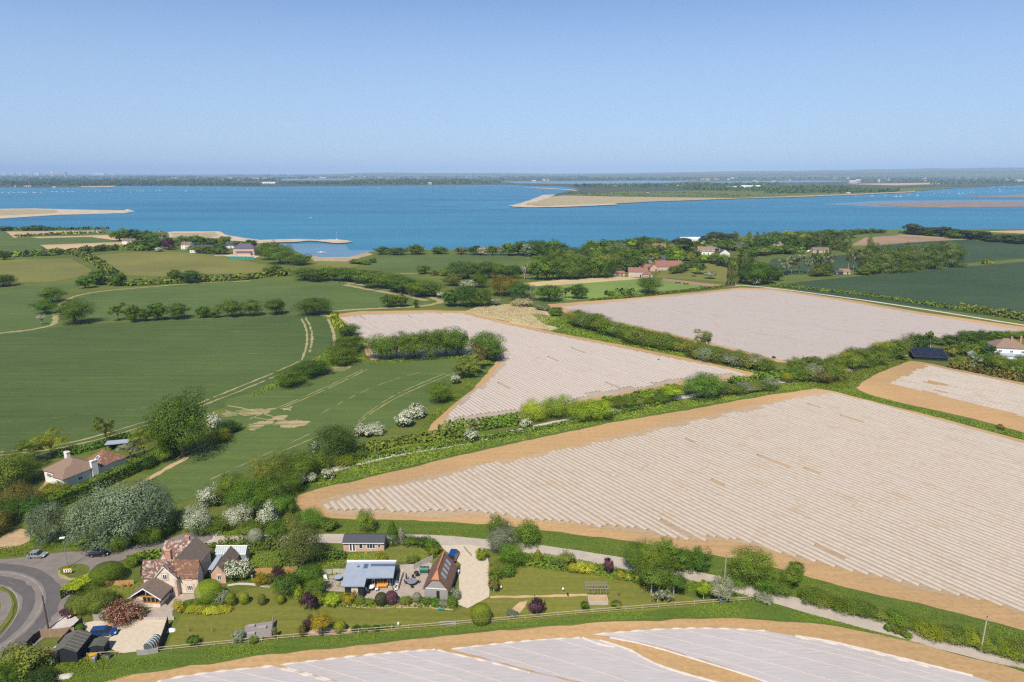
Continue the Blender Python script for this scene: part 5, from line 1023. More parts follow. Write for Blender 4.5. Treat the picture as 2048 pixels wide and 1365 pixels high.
row('bush', ['gold', 'brown', 'purple'], [(522, 1170, 26, 24), (540, 1165, 24, 20), (556, 1158, 26, 26)], 'coppery shrub', 'along the orange fence', 'coppery shrubs along the fence', 'bush')
row('bush', ['yellowgreen', 'yellowgreen', 'lime', 'gold', 'olive'], [(640, 1208, 30, 26), (600, 1205, 22, 34), (665, 1210, 34, 26), (698, 1205, 30, 22), (720, 1208, 22, 16)], 'bright border shrub', 'in front of the flat-roofed house', 'border shrubs at the flat-roofed house', 'bush')
row('topiary', ['pine', 'purple', 'grey'], [(763, 1210, 28, 28), (783, 1207, 30, 28), (834, 1203, 20, 20)], 'dark ball shrub', 'below the terrace', 'ball shrubs below the terrace', 'bush')
row('bush', ['green', 'olive', 'green', 'green', 'grey'], [(812, 1206, 26, 16), (740, 1209, 20, 14), (855, 1208, 22, 16), (872, 1210, 24, 14), (888, 1212, 22, 14)], 'small border plant', 'below the barn', 'border plants below the barn', 'plant')
row('bush', ['green', 'grey'], [(912, 1200, 20, 28), (905, 1214, 22, 24)], 'climbing shrub', 'at the barn corner', 'shrubs at the barn corner', 'bush')
row('bush', ['green', 'darkgreen', 'green', 'yellowgreen'], [(862, 1098, 34, 24), (845, 1092, 34, 22), (868, 1112, 26, 24), (822, 1088, 36, 18)], 'hedge shrub', 'between the brick bungalow and the barn', 'hedge shrubs by the barn', 'bush')
row('bush', ['yellowgreen', 'olive'], [(764, 1122, 26, 18), (826, 1126, 26, 18)], 'pale garden shrub', 'behind the flat roof', 'shrubs behind the flat roof', 'bush')
hedge('hedge', [(560, 1130), (600, 1122), (660, 1118), (690, 1116)], 3, 2.0, 'hedge', 'garden hedge left of the flat-roofed house', leaf=.25, seed=44)
hedge('hedge', [(405, 1105), (450, 1098), (520, 1096), (570, 1092)], 4, 2.2, 'hedge', 'dark hedge along the lane behind the cottage', leaf=.25, seed=45)
hedge('hedge', [(258, 1128), (290, 1118), (325, 1108)], 3, 1.6, 'green', 'green hedge on the road side of the cottage', leaf=.25, seed=46)
row('bush', 'green', [(268, 1132, 30, 26), (285, 1122, 26, 18)], 'leafy bush', 'beside the road behind the clipped dome', 'bushes beside the road', 'bush')
hedge('hedge', [(1000, 1124), (1060, 1128), (1120, 1136), (1200, 1146), (1290, 1164)], 3, 1.0, 'green', 'low green bank hedge between lane and lawn', leaf=.25, seed=47)
hedge('hedge', [(20, 1330), (50, 1340), (85, 1352)], 5.5, 3.5, 'olive', 'overgrown hedge in the bottom left corner', leaf=.14, seed=48)
row('bush', ['oak', 'olive', 'darkgreen'], [(38, 1340, 60, 50), (20, 1365, 70, 50), (75, 1372, 70, 36)], 'overgrown corner bush', 'in the bottom left corner', 'bushes in the bottom left corner', 'bush')
tree('lollipop', 'green', 388, 1292, 26, 26, 'small fruit tree on the cottage lawn by the fence')
row('bush', ['grey', 'green'], [(478, 1284, 26, 28), (508, 1286, 20, 16)], 'climbing plant', 'on the grey garden deck', 'plants on the grey deck', 'plant')
tree('topiary', 'brown', 551, 1276, 10, 24, 'slim brown clipped shrub right of the grey deck', cat='bush')
tree('topiary', 'green', 157, 1262, 26, 16, 'low green dome beside the gravel yard', cat='bush')
tree('bush', 'silver', 1025, 1232, 24, 14, 'pale silvery plant in the lawn bed', cat='plant')
row('bush', ['green', 'hedge', 'green'], [(1775, 1262, 14, 20), (1797, 1266, 30, 18), (1812, 1274, 24, 14)], 'dark roadside weed clump', 'leaning over the lower lane', 'roadside weed clumps', 'plant')
row('bush', 'green', [(965, 1040, 1, 1)][:0], 'x', 'x', 'x')
# lane side hedges, lower right
belt('bush', ['hedge', 'olive', 'green', 'hedge'], [(1610, 1200), (1680, 1215), (1760, 1236), (1830, 1256)], 8, (44, 62), (22, 32), 'bramble bush', 'on the upper side of the lower lane', 'brambles along the lower lane', 'bush', seed=50)
belt('bush', ['yellowgreen', 'olive', 'hedge'], [(1850, 1266), (1910, 1280), (1980, 1298), (2060, 1318)], 8, (44, 62), (28, 38), 'yellowish bramble bush', 'at the right end of the lower lane', 'brambles along the lower lane', 'bush', seed=51)
tree('bush', 'grey', 1528, 1202, 36, 16, 'pinkish grey bush at the fence corner', cat='bush')
VG = [([(600, 1040), (800, 1044), (980, 1052), (1150, 1073), (1300, 1093), (1480, 1122), (1620, 1160), (1800, 1204), (2048, 1266), (2300, 1340), (2300, 1378), (2048, 1318), (1900, 1282), (1700, 1228), (1500, 1173), (1400, 1144), (1250, 1118), (1100, 1093), (970, 1080), (870, 1071), (700, 1069), (560, 1070)], 15000, .7),
      ([(230, 1325), (420, 1296), (600, 1278), (800, 1264), (1000, 1247), (1200, 1230), (1400, 1213), (1500, 1197), (1700, 1250), (1900, 1303), (2048, 1338), (2300, 1400), (2300, 1410), (2048, 1340), (1900, 1303), (1650, 1247), (1500, 1236), (1350, 1235), (1200, 1241), (1000, 1256), (800, 1277), (600, 1297), (420, 1323), (300, 1340), (150, 1385), (60, 1400), (100, 1345)], 14000, .45),
      ([(430, 1065), (470, 1020), (560, 975), (640, 945), (650, 955), (600, 985), (590, 1010), (600, 1045), (560, 1072), (450, 1078)], 5000, 1.2),
      ([(985, 1140), (1010, 1105), (1100, 1110), (1250, 1138), (1400, 1166), (1490, 1192), (1440, 1196), (1290, 1164), (1150, 1128), (1060, 1118)], 4500, .7),
      ([(60, 1090), (100, 1098), (200, 1092), (330, 1078), (330, 1068), (200, 1080), (100, 1080), (60, 1072)], 2500, .7),
      ([(0, 1095), (60, 1090), (110, 1098), (40, 1112), (-80, 1115)], 900, .4),
      ([(655, 1122), (700, 1110), (770, 1100), (850, 1092), (890, 1100), (870, 1126), (800, 1122), (690, 1126)], 2500, .45),
      ([(420, 1140), (500, 1100), (600, 1100), (690, 1110), (680, 1180), (600, 1200), (500, 1165)], 3500, .7),
      ([(120, 1140), (150, 1131), (178, 1136), (160, 1156), (135, 1160)], 500, .4),
      ([(205, 1180), (240, 1168), (290, 1165), (285, 1200), (230, 1205)], 700, .35),
      ([(60, 1330), (110, 1320), (230, 1318), (230, 1335), (100, 1365), (40, 1370)], 1600, .5)]
for k, (q, n, h) in enumerate(VG): scatter('undergrowth', q, int(n * (4.2 if k < 2 else 2.8)), h * (.4 if k < 2 else .65), .125 if k < 2 else .18, 'grassy', 60 + k)
scatter('border_plants', [(640, 1206), (700, 1212), (760, 1209), (850, 1202), (915, 1213), (905, 1220), (850, 1216), (740, 1217), (650, 1213)], 1600, .5, .3, 'green', 90)
# ------------------------------------------------------------------ building materials and builders
def tile_mat(name, c1, c2, lichen=None, amt=0.0, lsc=1.6):
    m, nt, n, l, b = _nt(name); b.inputs['Roughness'].default_value = 0.85; b.inputs['Specular IOR Level'].default_value = 0.15
    f = noise(nt, mapping(nt), 2.2, 5, 0.7); w = n.new('ShaderNodeTexWave'); w.wave_type = 'BANDS'; w.bands_direction = 'Z'; w.inputs['Scale'].default_value = 2.6; w.inputs['Distortion'].default_value = 0.6
    l.new(mapping(nt), w.inputs['Vector'])
    c = ramp(nt, f, [(0.3, c2), (0.7, c1)]); c = mix(nt, 0.35, c, ramp(nt, w.outputs['Fac'], [(0.0, (0.55, 0.55, 0.55)), (0.4, (1, 1, 1))]), 'MULTIPLY')
    if lichen:
        g = noise(nt, mapping(nt), lsc, 6, 0.75); k = ramp(nt, g, [(0.56 - amt, (0, 0, 0)), (0.62 - amt, (0.85, 0.85, 0.85))]); c = mix(nt, k, c, lichen)
    l.new(c, b.inputs['Base Color']); bump(nt, b, w.outputs['Fac'], 0.4, 0.05); return m
def brick_mat(name, c1, c2, mortar, sc=4.0):
    m, nt, n, l, b = _nt(name); b.inputs['Roughness'].default_value = 0.9; b.inputs['Specular IOR Level'].default_value = 0.1
    t = n.new('ShaderNodeTexCoord'); s_ = n.new('ShaderNodeSeparateXYZ'); q = n.new('ShaderNodeCombineXYZ'); a = n.new('ShaderNodeMath'); a.operation = 'ADD'
    l.new(t.outputs['Object'], s_.inputs[0]); l.new(s_.outputs[0], a.inputs[0]); l.new(s_.outputs[1], a.inputs[1]); l.new(a.outputs[0], q.inputs[0]); l.new(s_.outputs[2], q.inputs[1])
    br = n.new('ShaderNodeTexBrick'); br.inputs['Scale'].default_value = sc; br.inputs['Color1'].default_value = (*c1, 1); br.inputs['Color2'].default_value = (*c2, 1); br.inputs['Mortar'].default_value = (*mortar, 1); br.inputs['Mortar Size'].default_value = 0.02
    l.new(q.outputs[0], br.inputs['Vector']); f = noise(nt, mapping(nt), 1.2, 4)
    l.new(mix(nt, 1.0, br.outputs['Color'], ramp(nt, f, [(0.3, (0.82, 0.82, 0.82)), (0.7, (1.12, 1.12, 1.12))]), 'MULTIPLY'), b.inputs['Base Color']); return m
def board_mat(name, c1, c2, period=0.2, axis='Z'):
    m, nt, n, l, b = _nt(name); b.inputs['Roughness'].default_value = 0.85; b.inputs['Specular IOR Level'].default_value = 0.15
    w = n.new('ShaderNodeTexWave'); w.wave_type = 'BANDS'; w.bands_direction = axis; w.wave_profile = 'SAW'; w.inputs['Scale'].default_value = 0.314 / period; w.inputs['Distortion'].default_value = 0.1
    l.new(mapping(nt), w.inputs['Vector']); f = noise(nt, mapping(nt, 0, (1, 1, 3)), 2.5, 5)
    c = mix(nt, 1.0, ramp(nt, f, [(0.3, c2), (0.7, c1)]), ramp(nt, w.outputs['Fac'], [(0.0, (0.45, 0.45, 0.45)), (0.12, (1, 1, 1))]), 'MULTIPLY')
    l.new(c, b.inputs['Base Color']); return m
M['flint'] = brick_mat('flint_and_brick_wall', (0.70, 0.60, 0.48), (0.60, 0.50, 0.40), (0.74, 0.65, 0.54), 5)
M['brick'] = brick_mat('red_brick', (0.46, 0.20, 0.125), (0.52, 0.25, 0.16), (0.50, 0.36, 0.28), 5)
M['brick_pink'] = brick_mat('pink_brick', (0.54, 0.31, 0.22), (0.60, 0.37, 0.27), (0.56, 0.44, 0.35), 5)
M['pink_stone'] = mat('pinkish_stone', (0.58, 0.44, 0.36), (0.48, 0.36, 0.29), 0.8, 0.9)
M['render'] = mat('white_render', (0.80, 0.78, 0.74), (0.72, 0.70, 0.67), 0.5, 0.85)
M['tile_lichen'] = tile_mat('lichened_tiles', (0.21, 0.11, 0.08), (0.14, 0.078, 0.06), (0.48, 0.42, 0.36), 0.06)
M['tile_red'] = tile_mat('red_clay_tiles', (0.235, 0.12, 0.08), (0.16, 0.085, 0.06), (0.40, 0.27, 0.16), 0.02)
M['tile_brown'] = tile_mat('brown_tiles', (0.215, 0.16, 0.125), (0.155, 0.118, 0.095), (0.26, 0.22, 0.18), -0.03)
M['tile_house'] = tile_mat('house_tiles', (0.265, 0.185, 0.135), (0.21, 0.145, 0.11))
M['tile_barn'] = tile_mat('barn_tiles', (0.215, 0.115, 0.080), (0.135, 0.075, 0.056), (0.30, 0.19, 0.12), 0.0)
M['tile_orange'] = tile_mat('orange_tiles', (0.50, 0.20, 0.10), (0.40, 0.16, 0.085))
M['tile_terra'] = tile_mat('terracotta_tiles', (0.30, 0.14, 0.105), (0.21, 0.105, 0.085))
M['slate'] = tile_mat('slate_roof', (0.085, 0.088, 0.10), (0.06, 0.062, 0.072))
M['slate_violet'] = tile_mat('violet_slate', (0.125, 0.115, 0.155), (0.09, 0.085, 0.115))
M['white_paint'] = mat('white_paint', (0.80, 0.80, 0.78), (0.74, 0.74, 0.72), 2, 0.5)
M['glass'] = mat('dark_glass', (0.03, 0.036, 0.045), (0.02, 0.025, 0.03), 0.6, 0.12, spec=0.6)
M['glass_blue'] = mat('sky_glass', (0.10, 0.15, 0.22), (0.07, 0.10, 0.16), 0.6, 0.15, spec=0.6)
M['pale_pane'] = mat('pale_pane', (.34, .37, .40), (.26, .29, .32), 1, .25, spec=.6)  # whitish reflection on the barn skylights put into the pane colour
M['membrane'] = mat('roof_membrane', (0.32, 0.365, 0.43), (0.265, 0.31, 0.375), 0.7, 0.6)
M['oak_wood'] = board_mat('oiled_oak', (0.46, 0.24, 0.085), (0.34, 0.17, 0.06), 0.15)
M['grey_wood'] = board_mat('weathered_boards', (0.36, 0.335, 0.31), (0.27, 0.25, 0.235), 0.2)
M['deck_wood'] = mat('grey_deck', (0.30, 0.26, 0.245), (0.20, 0.175, 0.17), 1.6, 0.9, stretch=(1, 6, 1))
M['black_wood'] = board_mat('black_boards', (0.030, 0.033, 0.038), (0.022, 0.024, 0.028), 0.2)
M['dark_clad'] = board_mat('dark_cladding', (0.065, 0.062, 0.062), (0.045, 0.043, 0.045), 0.18)
M['felt'] = mat('roofing_felt', (0.105, 0.105, 0.09), (0.075, 0.076, 0.066), 1.2, 0.95)
M['batten'] = mat('roof_batten', (0.26, 0.22, 0.16), (0.2, 0.17, 0.12), 3, 0.9)
M['fence_new'] = board_mat('new_fence_boards', (0.52, 0.30, 0.12), (0.42, 0.24, 0.10), 0.14, 'X')
M['fence_old'] = board_mat('old_fence_boards', (0.34, 0.22, 0.145), (0.25, 0.165, 0.115), 0.14, 'X')
M['rail'] = mat('pale_rail', (0.42, 0.365, 0.26), (0.33, 0.285, 0.205), 2, 0.9)
M['pole'] = mat('pole_wood', (0.13, 0.085, 0.06), (0.09, 0.06, 0.045), 3, 0.9)
M['pole_pale'] = mat('pale_pole', (0.40, 0.37, 0.32), (0.32, 0.29, 0.25), 3, 0.9)
M['metal'] = mat('galvanised', (0.42, 0.43, 0.44), (0.36, 0.37, 0.38), 3, 0.45, metal=0.6)
M['dark'] = mat('dark_paint', (0.03, 0.03, 0.033), (0.022, 0.022, 0.025), 3, 0.5)
M['rubber'] = mat('rubber', (0.02, 0.02, 0.02), (0.015, 0.015, 0.015), 3, 0.8)
M['concrete'] = mat('stone_wall', (0.48, 0.43, 0.38), (0.38, 0.34, 0.30), 1.5, 0.9)
M['blue_tarp'] = mat('blue_tarpaulin', (0.02, 0.16, 0.45), (0.015, 0.11, 0.33), 3, 0.4)
M['orange'] = mat('orange_fabric', (0.72, 0.32, 0.05), (0.6, 0.26, 0.04), 3, 0.7)
M['yellow'] = mat('yellow_plastic', (0.75, 0.42, 0.03), (0.65, 0.36, 0.03), 3, 0.5)
M['green_plastic'] = mat('green_plastic', (0.02, 0.13, 0.09), (0.015, 0.10, 0.07), 3, 0.45)
M['terracotta'] = mat('terracotta', (0.50, 0.22, 0.12), (0.42, 0.18, 0.10), 3, 0.8)
M['turquoise'] = mat('turquoise_mesh', (0.05, 0.28, 0.24), (0.04, 0.22, 0.19), 1, 0.7)
M['solar'] = mat('solar_panel', (0.018, 0.022, 0.040), (0.012, 0.015, 0.03), 1, 0.2, spec=0.6)

def window(parent, c, right, w, h, lights=2, fm='white_paint', gm='glass', out=0.07):
    c = Vector(c); r = Vector(right).normalized(); u = Vector((0, 0, 1)); nrm = r.cross(u)
    mb = MB(); t = min(0.13, w * .12)
    def bar(a0, a1, b0, b1, d0=-0.02, d1=out):
        p = [c + r * a + u * b + nrm * d0 for a, b in ((a0, b0), (a1, b0), (a1, b1), (a0, b1))]; mb.prism(p, nrm * (d1 - d0))
    bar(-w / 2, -w / 2 + t, -h / 2, h / 2); bar(w / 2 - t, w / 2, -h / 2, h / 2); bar(-w / 2 + t, w / 2 - t, h / 2 - t, h / 2); bar(-w / 2 + t, w / 2 - t, -h / 2, -h / 2 + t)
    for k in range(1, lights):
        x = -w / 2 + w * k / lights; bar(x - t * .4, x + t * .4, -h / 2 + t, h / 2 - t)
    f = mb.build('window', M[fm], parent); mb = MB()
    p = [c + r * a + u * b + nrm * .015 for a, b in ((-w / 2 + t * .5, -h / 2 + t * .5), (w / 2 - t * .5, -h / 2 + t * .5), (w / 2 - t * .5, h / 2 - t * .5), (-w / 2 + t * .5, h / 2 - t * .5))]
    mb.prism(p, nrm * .02); mb.build('pane', M[gm], f); return f
def skylight(parent, c, along, slope, w, h, fm='metal', gm='glass_blue'):
    c = Vector(c); a = Vector(along).normalized(); s = Vector(slope).normalized(); nrm = a.cross(s)
    if nrm.z < 0: nrm = -nrm
    mb = MB(); mb.prism([c - a * w / 2 - s * h / 2, c + a * w / 2 - s * h / 2, c + a * w / 2 + s * h / 2, c - a * w / 2 + s * h / 2], nrm * .08)
    f = mb.build('skylight', M[fm], parent); mb = MB(); w *= .74; h *= .8; c = c + nrm * .06
    mb.prism([c - a * w / 2 - s * h / 2, c + a * w / 2 - s * h / 2, c + a * w / 2 + s * h / 2, c - a * w / 2 + s * h / 2], nrm * .05); mb.build('pane', M[gm], f)
def gable_walls(mb, x0, x1, y0, y1, eave, ridge, axis='x', z0=0.0):
    if axis == 'x':
        ym = (y0 + y1) / 2; mb.prism([(x0, y0, z0), (x0, y0, eave), (x0, ym, ridge), (x0, y1, eave), (x0, y1, z0)], (x1 - x0, 0, 0))
    else:
        xm = (x0 + x1) / 2; mb.prism([(x0, y0, z0), (x0, y0, eave), (xm, y0, ridge), (x1, y0, eave), (x1, y0, z0)], (0, y1 - y0, 0))
def gable_roof(mb, x0, x1, y0, y1, eave, ridge, axis='x', over=.3, th=.16, ends=(.2, .2), mi=0):
    if axis == 'x': hw = (y1 - y0) / 2; m = (y0 + y1) / 2
    else: hw = (x1 - x0) / 2; m = (x0 + x1) / 2
    sl = (ridge - eave) / hw; eo = hw + over; ez = ridge - sl * eo
    for sgn in (-1, 1):
        a = m + sgn * eo
        if axis == 'x': p = [(x0 - ends[0], m, ridge + .02), (x1 + ends[1], m, ridge + .02), (x1 + ends[1], a, ez + .02), (x0 - ends[0], a, ez + .02)]
        else: p = [(m, y0 - ends[0], ridge + .02), (m, y1 + ends[1], ridge + .02), (a, y1 + ends[1], ez + .02), (a, y0 - ends[0], ez + .02)]
        mb.prism(p, (0, 0, th), mi)
def ridge_tiles(mb, a, b, r=.13): mb.tube([a, b], r, 6)
def hip_roof(mb, x0, x1, y0, y1, eave, ridge, over=.35, th=.12):
    x0 -= over; x1 += over; y0 -= over; y1 += over; w, d = x1 - x0, y1 - y0
    if w >= d: a, b = (x0 + d / 2, (y0 + y1) / 2, ridge), (x1 - d / 2, (y0 + y1) / 2, ridge)
    else: a, b = ((x0 + x1) / 2, y0 + w / 2, ridge), ((x0 + x1) / 2, y1 - w / 2, ridge)
    c = [(x0, y0, eave), (x1, y0, eave), (x1, y1, eave), (x0, y1, eave)]; lo = [(x, y, eave - th) for x, y, _ in c]
    if w >= d: fs = [(c[0], c[1], b, a), (c[1], c[2], b), (c[2], c[3], a, b), (c[3], c[0], a)]
    else: fs = [(c[0], c[1], a), (c[1], c[2], b, a), (c[2], c[3], b), (c[3], c[0], a, b)]
    for f in fs: mb.poly(f)
    for i in range(4): mb.poly([lo[i], lo[(i + 1) % 4], c[(i + 1) % 4], c[i]])
    mb.poly(lo[::-1])
def chimney(parent, x, y, z0, z1, w=.7, d=.5, m='brick', pots=2):
    mb = MB(); mb.box(x - w / 2, x + w / 2, y - d / 2, y + d / 2, z0, z1 - .2); mb.box(x - w / 2 - .08, x + w / 2 + .08, y - d / 2 - .08, y + d / 2 + .08, z1 - .2, z1)
    c = mb.build('chimney', M[m], parent)
    for k in range(pots):
        q = MB(); px_ = x + (k - (pots - 1) / 2) * .32; q.tube([(px_, y, z1), (px_, y, z1 + .4)], [.13, .1], 8); q.build('chimney_pot', M['terracotta'], c)
def house(name, label, x, y, w, d, eave, ridge, wall, roof, rz=0.0, hip=False, axis='x', cols=3, rows_=1, chim=((.25, .1),), group=None, cat='house', dormers=0, side=True, trim=None, skyl=0, pxw=None):
    """A whole house whose front foot the photograph shows at (x, y); w and d in metres."""
    O = P(x, y); t = thing(name, label, cat, O, rz, group); x0, x1, y0, y1 = -w / 2, w / 2, 0.0, d
    mb = MB()
    if hip: mb.box(x0, x1, y0, y1, -.2, eave)
    else: gable_walls(mb, x0, x1, y0, y1, eave, ridge, axis, -.2)
    mb.build('wall', M[wall], t); mb = MB()
    if hip: hip_roof(mb, x0, x1, y0, y1, eave, ridge)
    else: gable_roof(mb, x0, x1, y0, y1, eave, ridge, axis)
    rf = mb.build('roof', M[roof], t)
    for fx, fy in chim: chimney(t, x0 + w * fx, (y0 + y1) / 2 + d * fy, eave + .3, ridge + 1.0, m='brick' if wall != 'render' else 'brick', pots=1)
    for r_ in range(rows_):
        z = 1.35 + r_ * 2.6
        for k in range(cols):
            cx = x0 + w * (k + .5) / cols
            if r_ == 0 and k == cols // 2:
                q = MB(); q.box(cx - .5, cx + .5, -.06, .02, 0, 2.05); q.build('door', M['dark'], t)
            else: window(t, (cx, 0, z), (1, 0, 0), min(1.3, w / cols * .6), 1.15)
        if side: window(t, (x1, (y0 + y1) / 2, z), (0, 1, 0), 1.1, 1.1); window(t, (x0, (y0 + y1) / 2, z), (0, -1, 0), 1.1, 1.1)
    for k in range(dormers):
        cx = x0 + w * (k + .5) / dormers; q = MB(); gable_walls(q, cx - .8, cx + .8, d * .08, d * .42, eave + 1.2, eave + 2.0, 'y', eave - .2); dm = q.build('dormer', M['white_paint'], t)
        q = MB(); gable_roof(q, cx - .8, cx + .8, d * .08, d * .42, eave + 1.2, eave + 2.0, 'y', .15, .1); q.build('dormer_roof', M[roof], dm)
        window(dm, (cx, d * .08, eave + .65), (1, 0, 0), 1.0, .9)
    for k in range(skyl):
        cx = x0 + w * (k + .7) / (skyl + .4); sl = (ridge - eave) / (d / 2); skylight(t, (cx, d * .22, eave + sl * d * .22 + .2), (1, 0, 0), (0, 1, sl), .9, 1.5, 'white_paint', 'glass_blue')
    return t

# ------------------------------------------------------------------ the flint cottage
O = P(345, 1187); k9 = mpp(345, 1187)
t = thing('cottage', 'old flint and brick cottage with lichened tile roofs and a front gable', 'house', O)
X = lambda px_: (px_ - 345) * k9
x0, x1 = X(291), X(399.5); xg0, xg1 = X(319.5), X(362)
EV, RD = 4.3, 7.0; yr = P(345, 1121, RD).y - O.y; dd = 2 * yr
mb = MB(); gable_walls(mb, x0, x1, 0.0, dd, EV, RD, 'x', -.2); mb.build('wall', M['flint'], t)
mb = MB(); gable_walls(mb, xg0, xg1, -1.1, dd * .45, EV, 6.75, 'y', -.2); mb.build('gable_wall', M['flint'], t)
mb = MB(); gable_roof(mb, X(352), x1, 0, dd, EV, RD, 'x', .3); mb.build('roof', M['tile_red'], t)
mb = MB(); gable_roof(mb, x0, X(352) - .21, 0, dd, EV, RD - .01, 'x', .3); r_ = mb.build('roof', M['tile_lichen'], t); tag(r_, label='white lichened roof slope')
mb = MB(); gable_roof(mb, xg0, xg1, -1.1, dd * .5, EV, 6.8, 'y', .3, .16); mb.build('gable_roof', M['tile_lichen'], t)
mb = MB()
for s_ in (-1, 1):
    xm = (xg0 + xg1) / 2; hw = (xg1 - xg0) / 2 + .35; sl = (6.8 - EV) / ((xg1 - xg0) / 2)
    mb.prism([(xm, -1.36, 6.84), (xm + s_ * hw, -1.36, 6.84 - sl * hw), (xm + s_ * hw, -1.36, 7.03 - sl * hw), (xm, -1.36, 7.03)], (0, .06, 0))
mb.build('bargeboard', M['white_paint'], t)
for xx, ya, yb in ((xg0 - .01, -1.13, -1.09), (xg1 - .34, -1.13, -1.09), (x1 - .36, -.03, .01)): mb = MB(); mb.box(xx, xx + .35, ya, yb, 0, EV); mb.build('brick_quoin', M['brick_pink'], t)
def brick_win(cx, z, w, h, yy, lights):
    q = MB(); q.box(cx - w / 2 - .28, cx + w / 2 + .28, yy - .035, yy + .01, z - h / 2 - .2, z + h / 2 + .3); q.build('brick_surround', M['brick_pink'], t); window(t, (cx, yy - .04, z), (1, 0, 0), w, h, lights)
brick_win((xg0 + xg1) / 2, 4.55, .95, 1.25, -1.1, 2); brick_win((xg0 + xg1) / 2 + .8, 1.4, 1.3, 1.3, -1.1, 3)
brick_win(X(381), 3.65, 1.3, 1.0, 0, 3); brick_win(X(382), 1.35, 1.35, 1.3, 0, 3)
chimney(t, X(337), yr + .9, RD - .9, RD + 2.0, 1.1, .8, pots=3); tag(t.children[-1], label='orange lichened brick chimney')
# rear ranges
R0, R1 = P(347, 1124, 7.1), P(391.5, 1075, 7.1)
rx = (R0.x + R1.x) / 2 - O.x; ry0 = dd - .4; ry1 = R1.y - O.y
mb = MB(); gable_walls(mb, rx - 2.9, rx + 2.9, ry0, ry1, 4.2, 7.0, 'y', -.2); mb.build('rear_wall', M['flint'], t)
mb = MB(); gable_roof(mb, rx - 2.9, rx + 2.9, ry0, ry1, 4.2, 7.02, 'y', .3, ends=(.1, .25)); mb.build('rear_roof', M['tile_brown'], t)
cw = P(352, 1082, 7.2).y - O.y; cx0 = P(335, 1090, 6).x - O.x
mb = MB(); gable_walls(mb, cx0, rx, cw - 3, cw + 3, 4.2, 7.2, 'x', -.2); mb.build('cross_wing_wall', M['flint'], t)
mb = MB(); gable_roof(mb, cx0, rx - .2, cw - 3, cw + 3, 4.2, 7.21, 'x', .3); mb.build('cross_wing_roof', M['tile_lichen'], t)
chimney(t, cx0 + 4.4, cw + .8, 6.6, 8.0, .8, .6, pots=2)
# annex, link and conservatory
A0 = P(424, 1167); A1 = P(452.5, 1167); ax0, ax1, ay0 = A0.x - O.x, A1.x - O.x, A0.y - O.y; ay1 = ay0 + 7.2
mb = MB(); gable_walls(mb, ax0, ax1, ay0, ay1, 2.5, 4.4, 'y', -.2); mb.build('annex_wall', M['brick_pink'], t)
mb = MB(); gable_roof(mb, ax0, ax1, ay0, ay1, 2.5, 4.42, 'y', .25); mb.build('annex_roof', M['tile_brown'], t)
window(t, ((ax0 + ax1) / 2 + .2, ay0, 1.4), (1, 0, 0), .9, 1.3, 2)
mb = MB(); mb.box(x1 + .02, ax0 + .2, ay0 + 1.5, ay0 + 6, -.1, 2.6); mb.build('link_block', M['grey_wood'], t)
mb = MB(); mb.prism([(x1 + .03, ay0 + .5, 2.62), (ax0 + .1, ay0 + .5, 2.62), (ax0 + .1, ay0 + 6.2, 3.1), (x1 + .03, ay0 + 6.2, 3.1)], (0, 0, .12)); mb.build('link_roof', M['membrane'], t)
c0, c1 = P(414, 1128, 2.4), P(482, 1120, 2.4); gx0, gx1, gy0 = c0.x - O.x, c1.x - O.x, ay1 + .4; gy1 = gy0 + 2.6
mb = MB(); mb.box(gx0, gx1, gy0, gy1, -.1, .7); mb.build('conservatory_base', M['brick_pink'], t)
mb = MB(); gable_walls(mb, gx0 + .06, gx1 - .06, gy0 + .06, gy1 - .06, 2.3, 3.6, 'x', .7); cg = mb.build('conservatory_glass', mat('pale_glazing', (.30, .35, .38), (.2, .24, .27), .8, .2, spec=.6), t)
mb = MB(); n_ = 14
for i in range(n_ + 1):
    xx = gx0 + (gx1 - gx0) * i / n_; ym = (gy0 + gy1) / 2
    for yy in (gy0, gy1): mb.tube([(xx, yy, .7), (xx, yy, 2.32), (xx, ym, 3.66)], .07, 4)
for yy, zz in ((gy0, 2.32), (gy1, 2.32), ((gy0 + gy1) / 2, 3.68)): mb.tube([(gx0 - .1, yy, zz), (gx1 + .1, yy, zz)], .09, 4)
mb.build('conservatory_frame', M['white_paint'], t)
# ---- open-fronted garden room with an oak frame
G = P(295, 1215); kg = mpp(295, 1215)
g = thing('garden_room', 'oak-framed garden room with a glazed gable and dark roof in front of the cottage', 'outbuilding', G, math.radians(-4))
gw = 3.0; gl = 5.6
mb = MB(); mb.box(-gw, gw - .3, .05, gl, -.1, 1.0); mb.box(-gw, -.7, .05, gl, 1.0, 2.3); mb.build('wall', M['flint'], g)
mb = MB(); mb.prism([(-gw + .1, .3, 2.3), (gw - .1, .3, 2.3), (0, .3, 4.3)], (0, .05, 0)); mb.box(-.7, gw - .3, .2, .25, 1.0, 2.3); mb.build('glazing', M['glass'], g)
mb = MB()
for xx in (-.7, .1, .95, 1.85, 2.65): mb.box(xx - .09, xx + .09, .0, .18, 1.0, 2.35)
mb.box(-gw, gw, .02, .2, 2.25, 2.5); mb.box(-.1, .1, .02, .2, 2.5, 4.2); mb.box(-.7, gw - .3, .0, .18, 1.0, 1.12); mb.build('oak_frame', M['oak_wood'], g)
mb = MB(); gable_roof(mb, -gw, gw, 0, gl, 2.4, 4.4, 'y', .45, ends=(.6, .1)); mb.build('roof', M['tile_brown'], g)
mb = MB()
for s_ in (-1, 1): mb.prism([(0, -.68, 4.45), (s_ * (gw + .5), -.68, 2.1), (s_ * (gw + .5), -.68, 2.33), (0, -.68, 4.68)], (0, .07, 0))
mb.build('bargeboard', M['white_paint'], g)

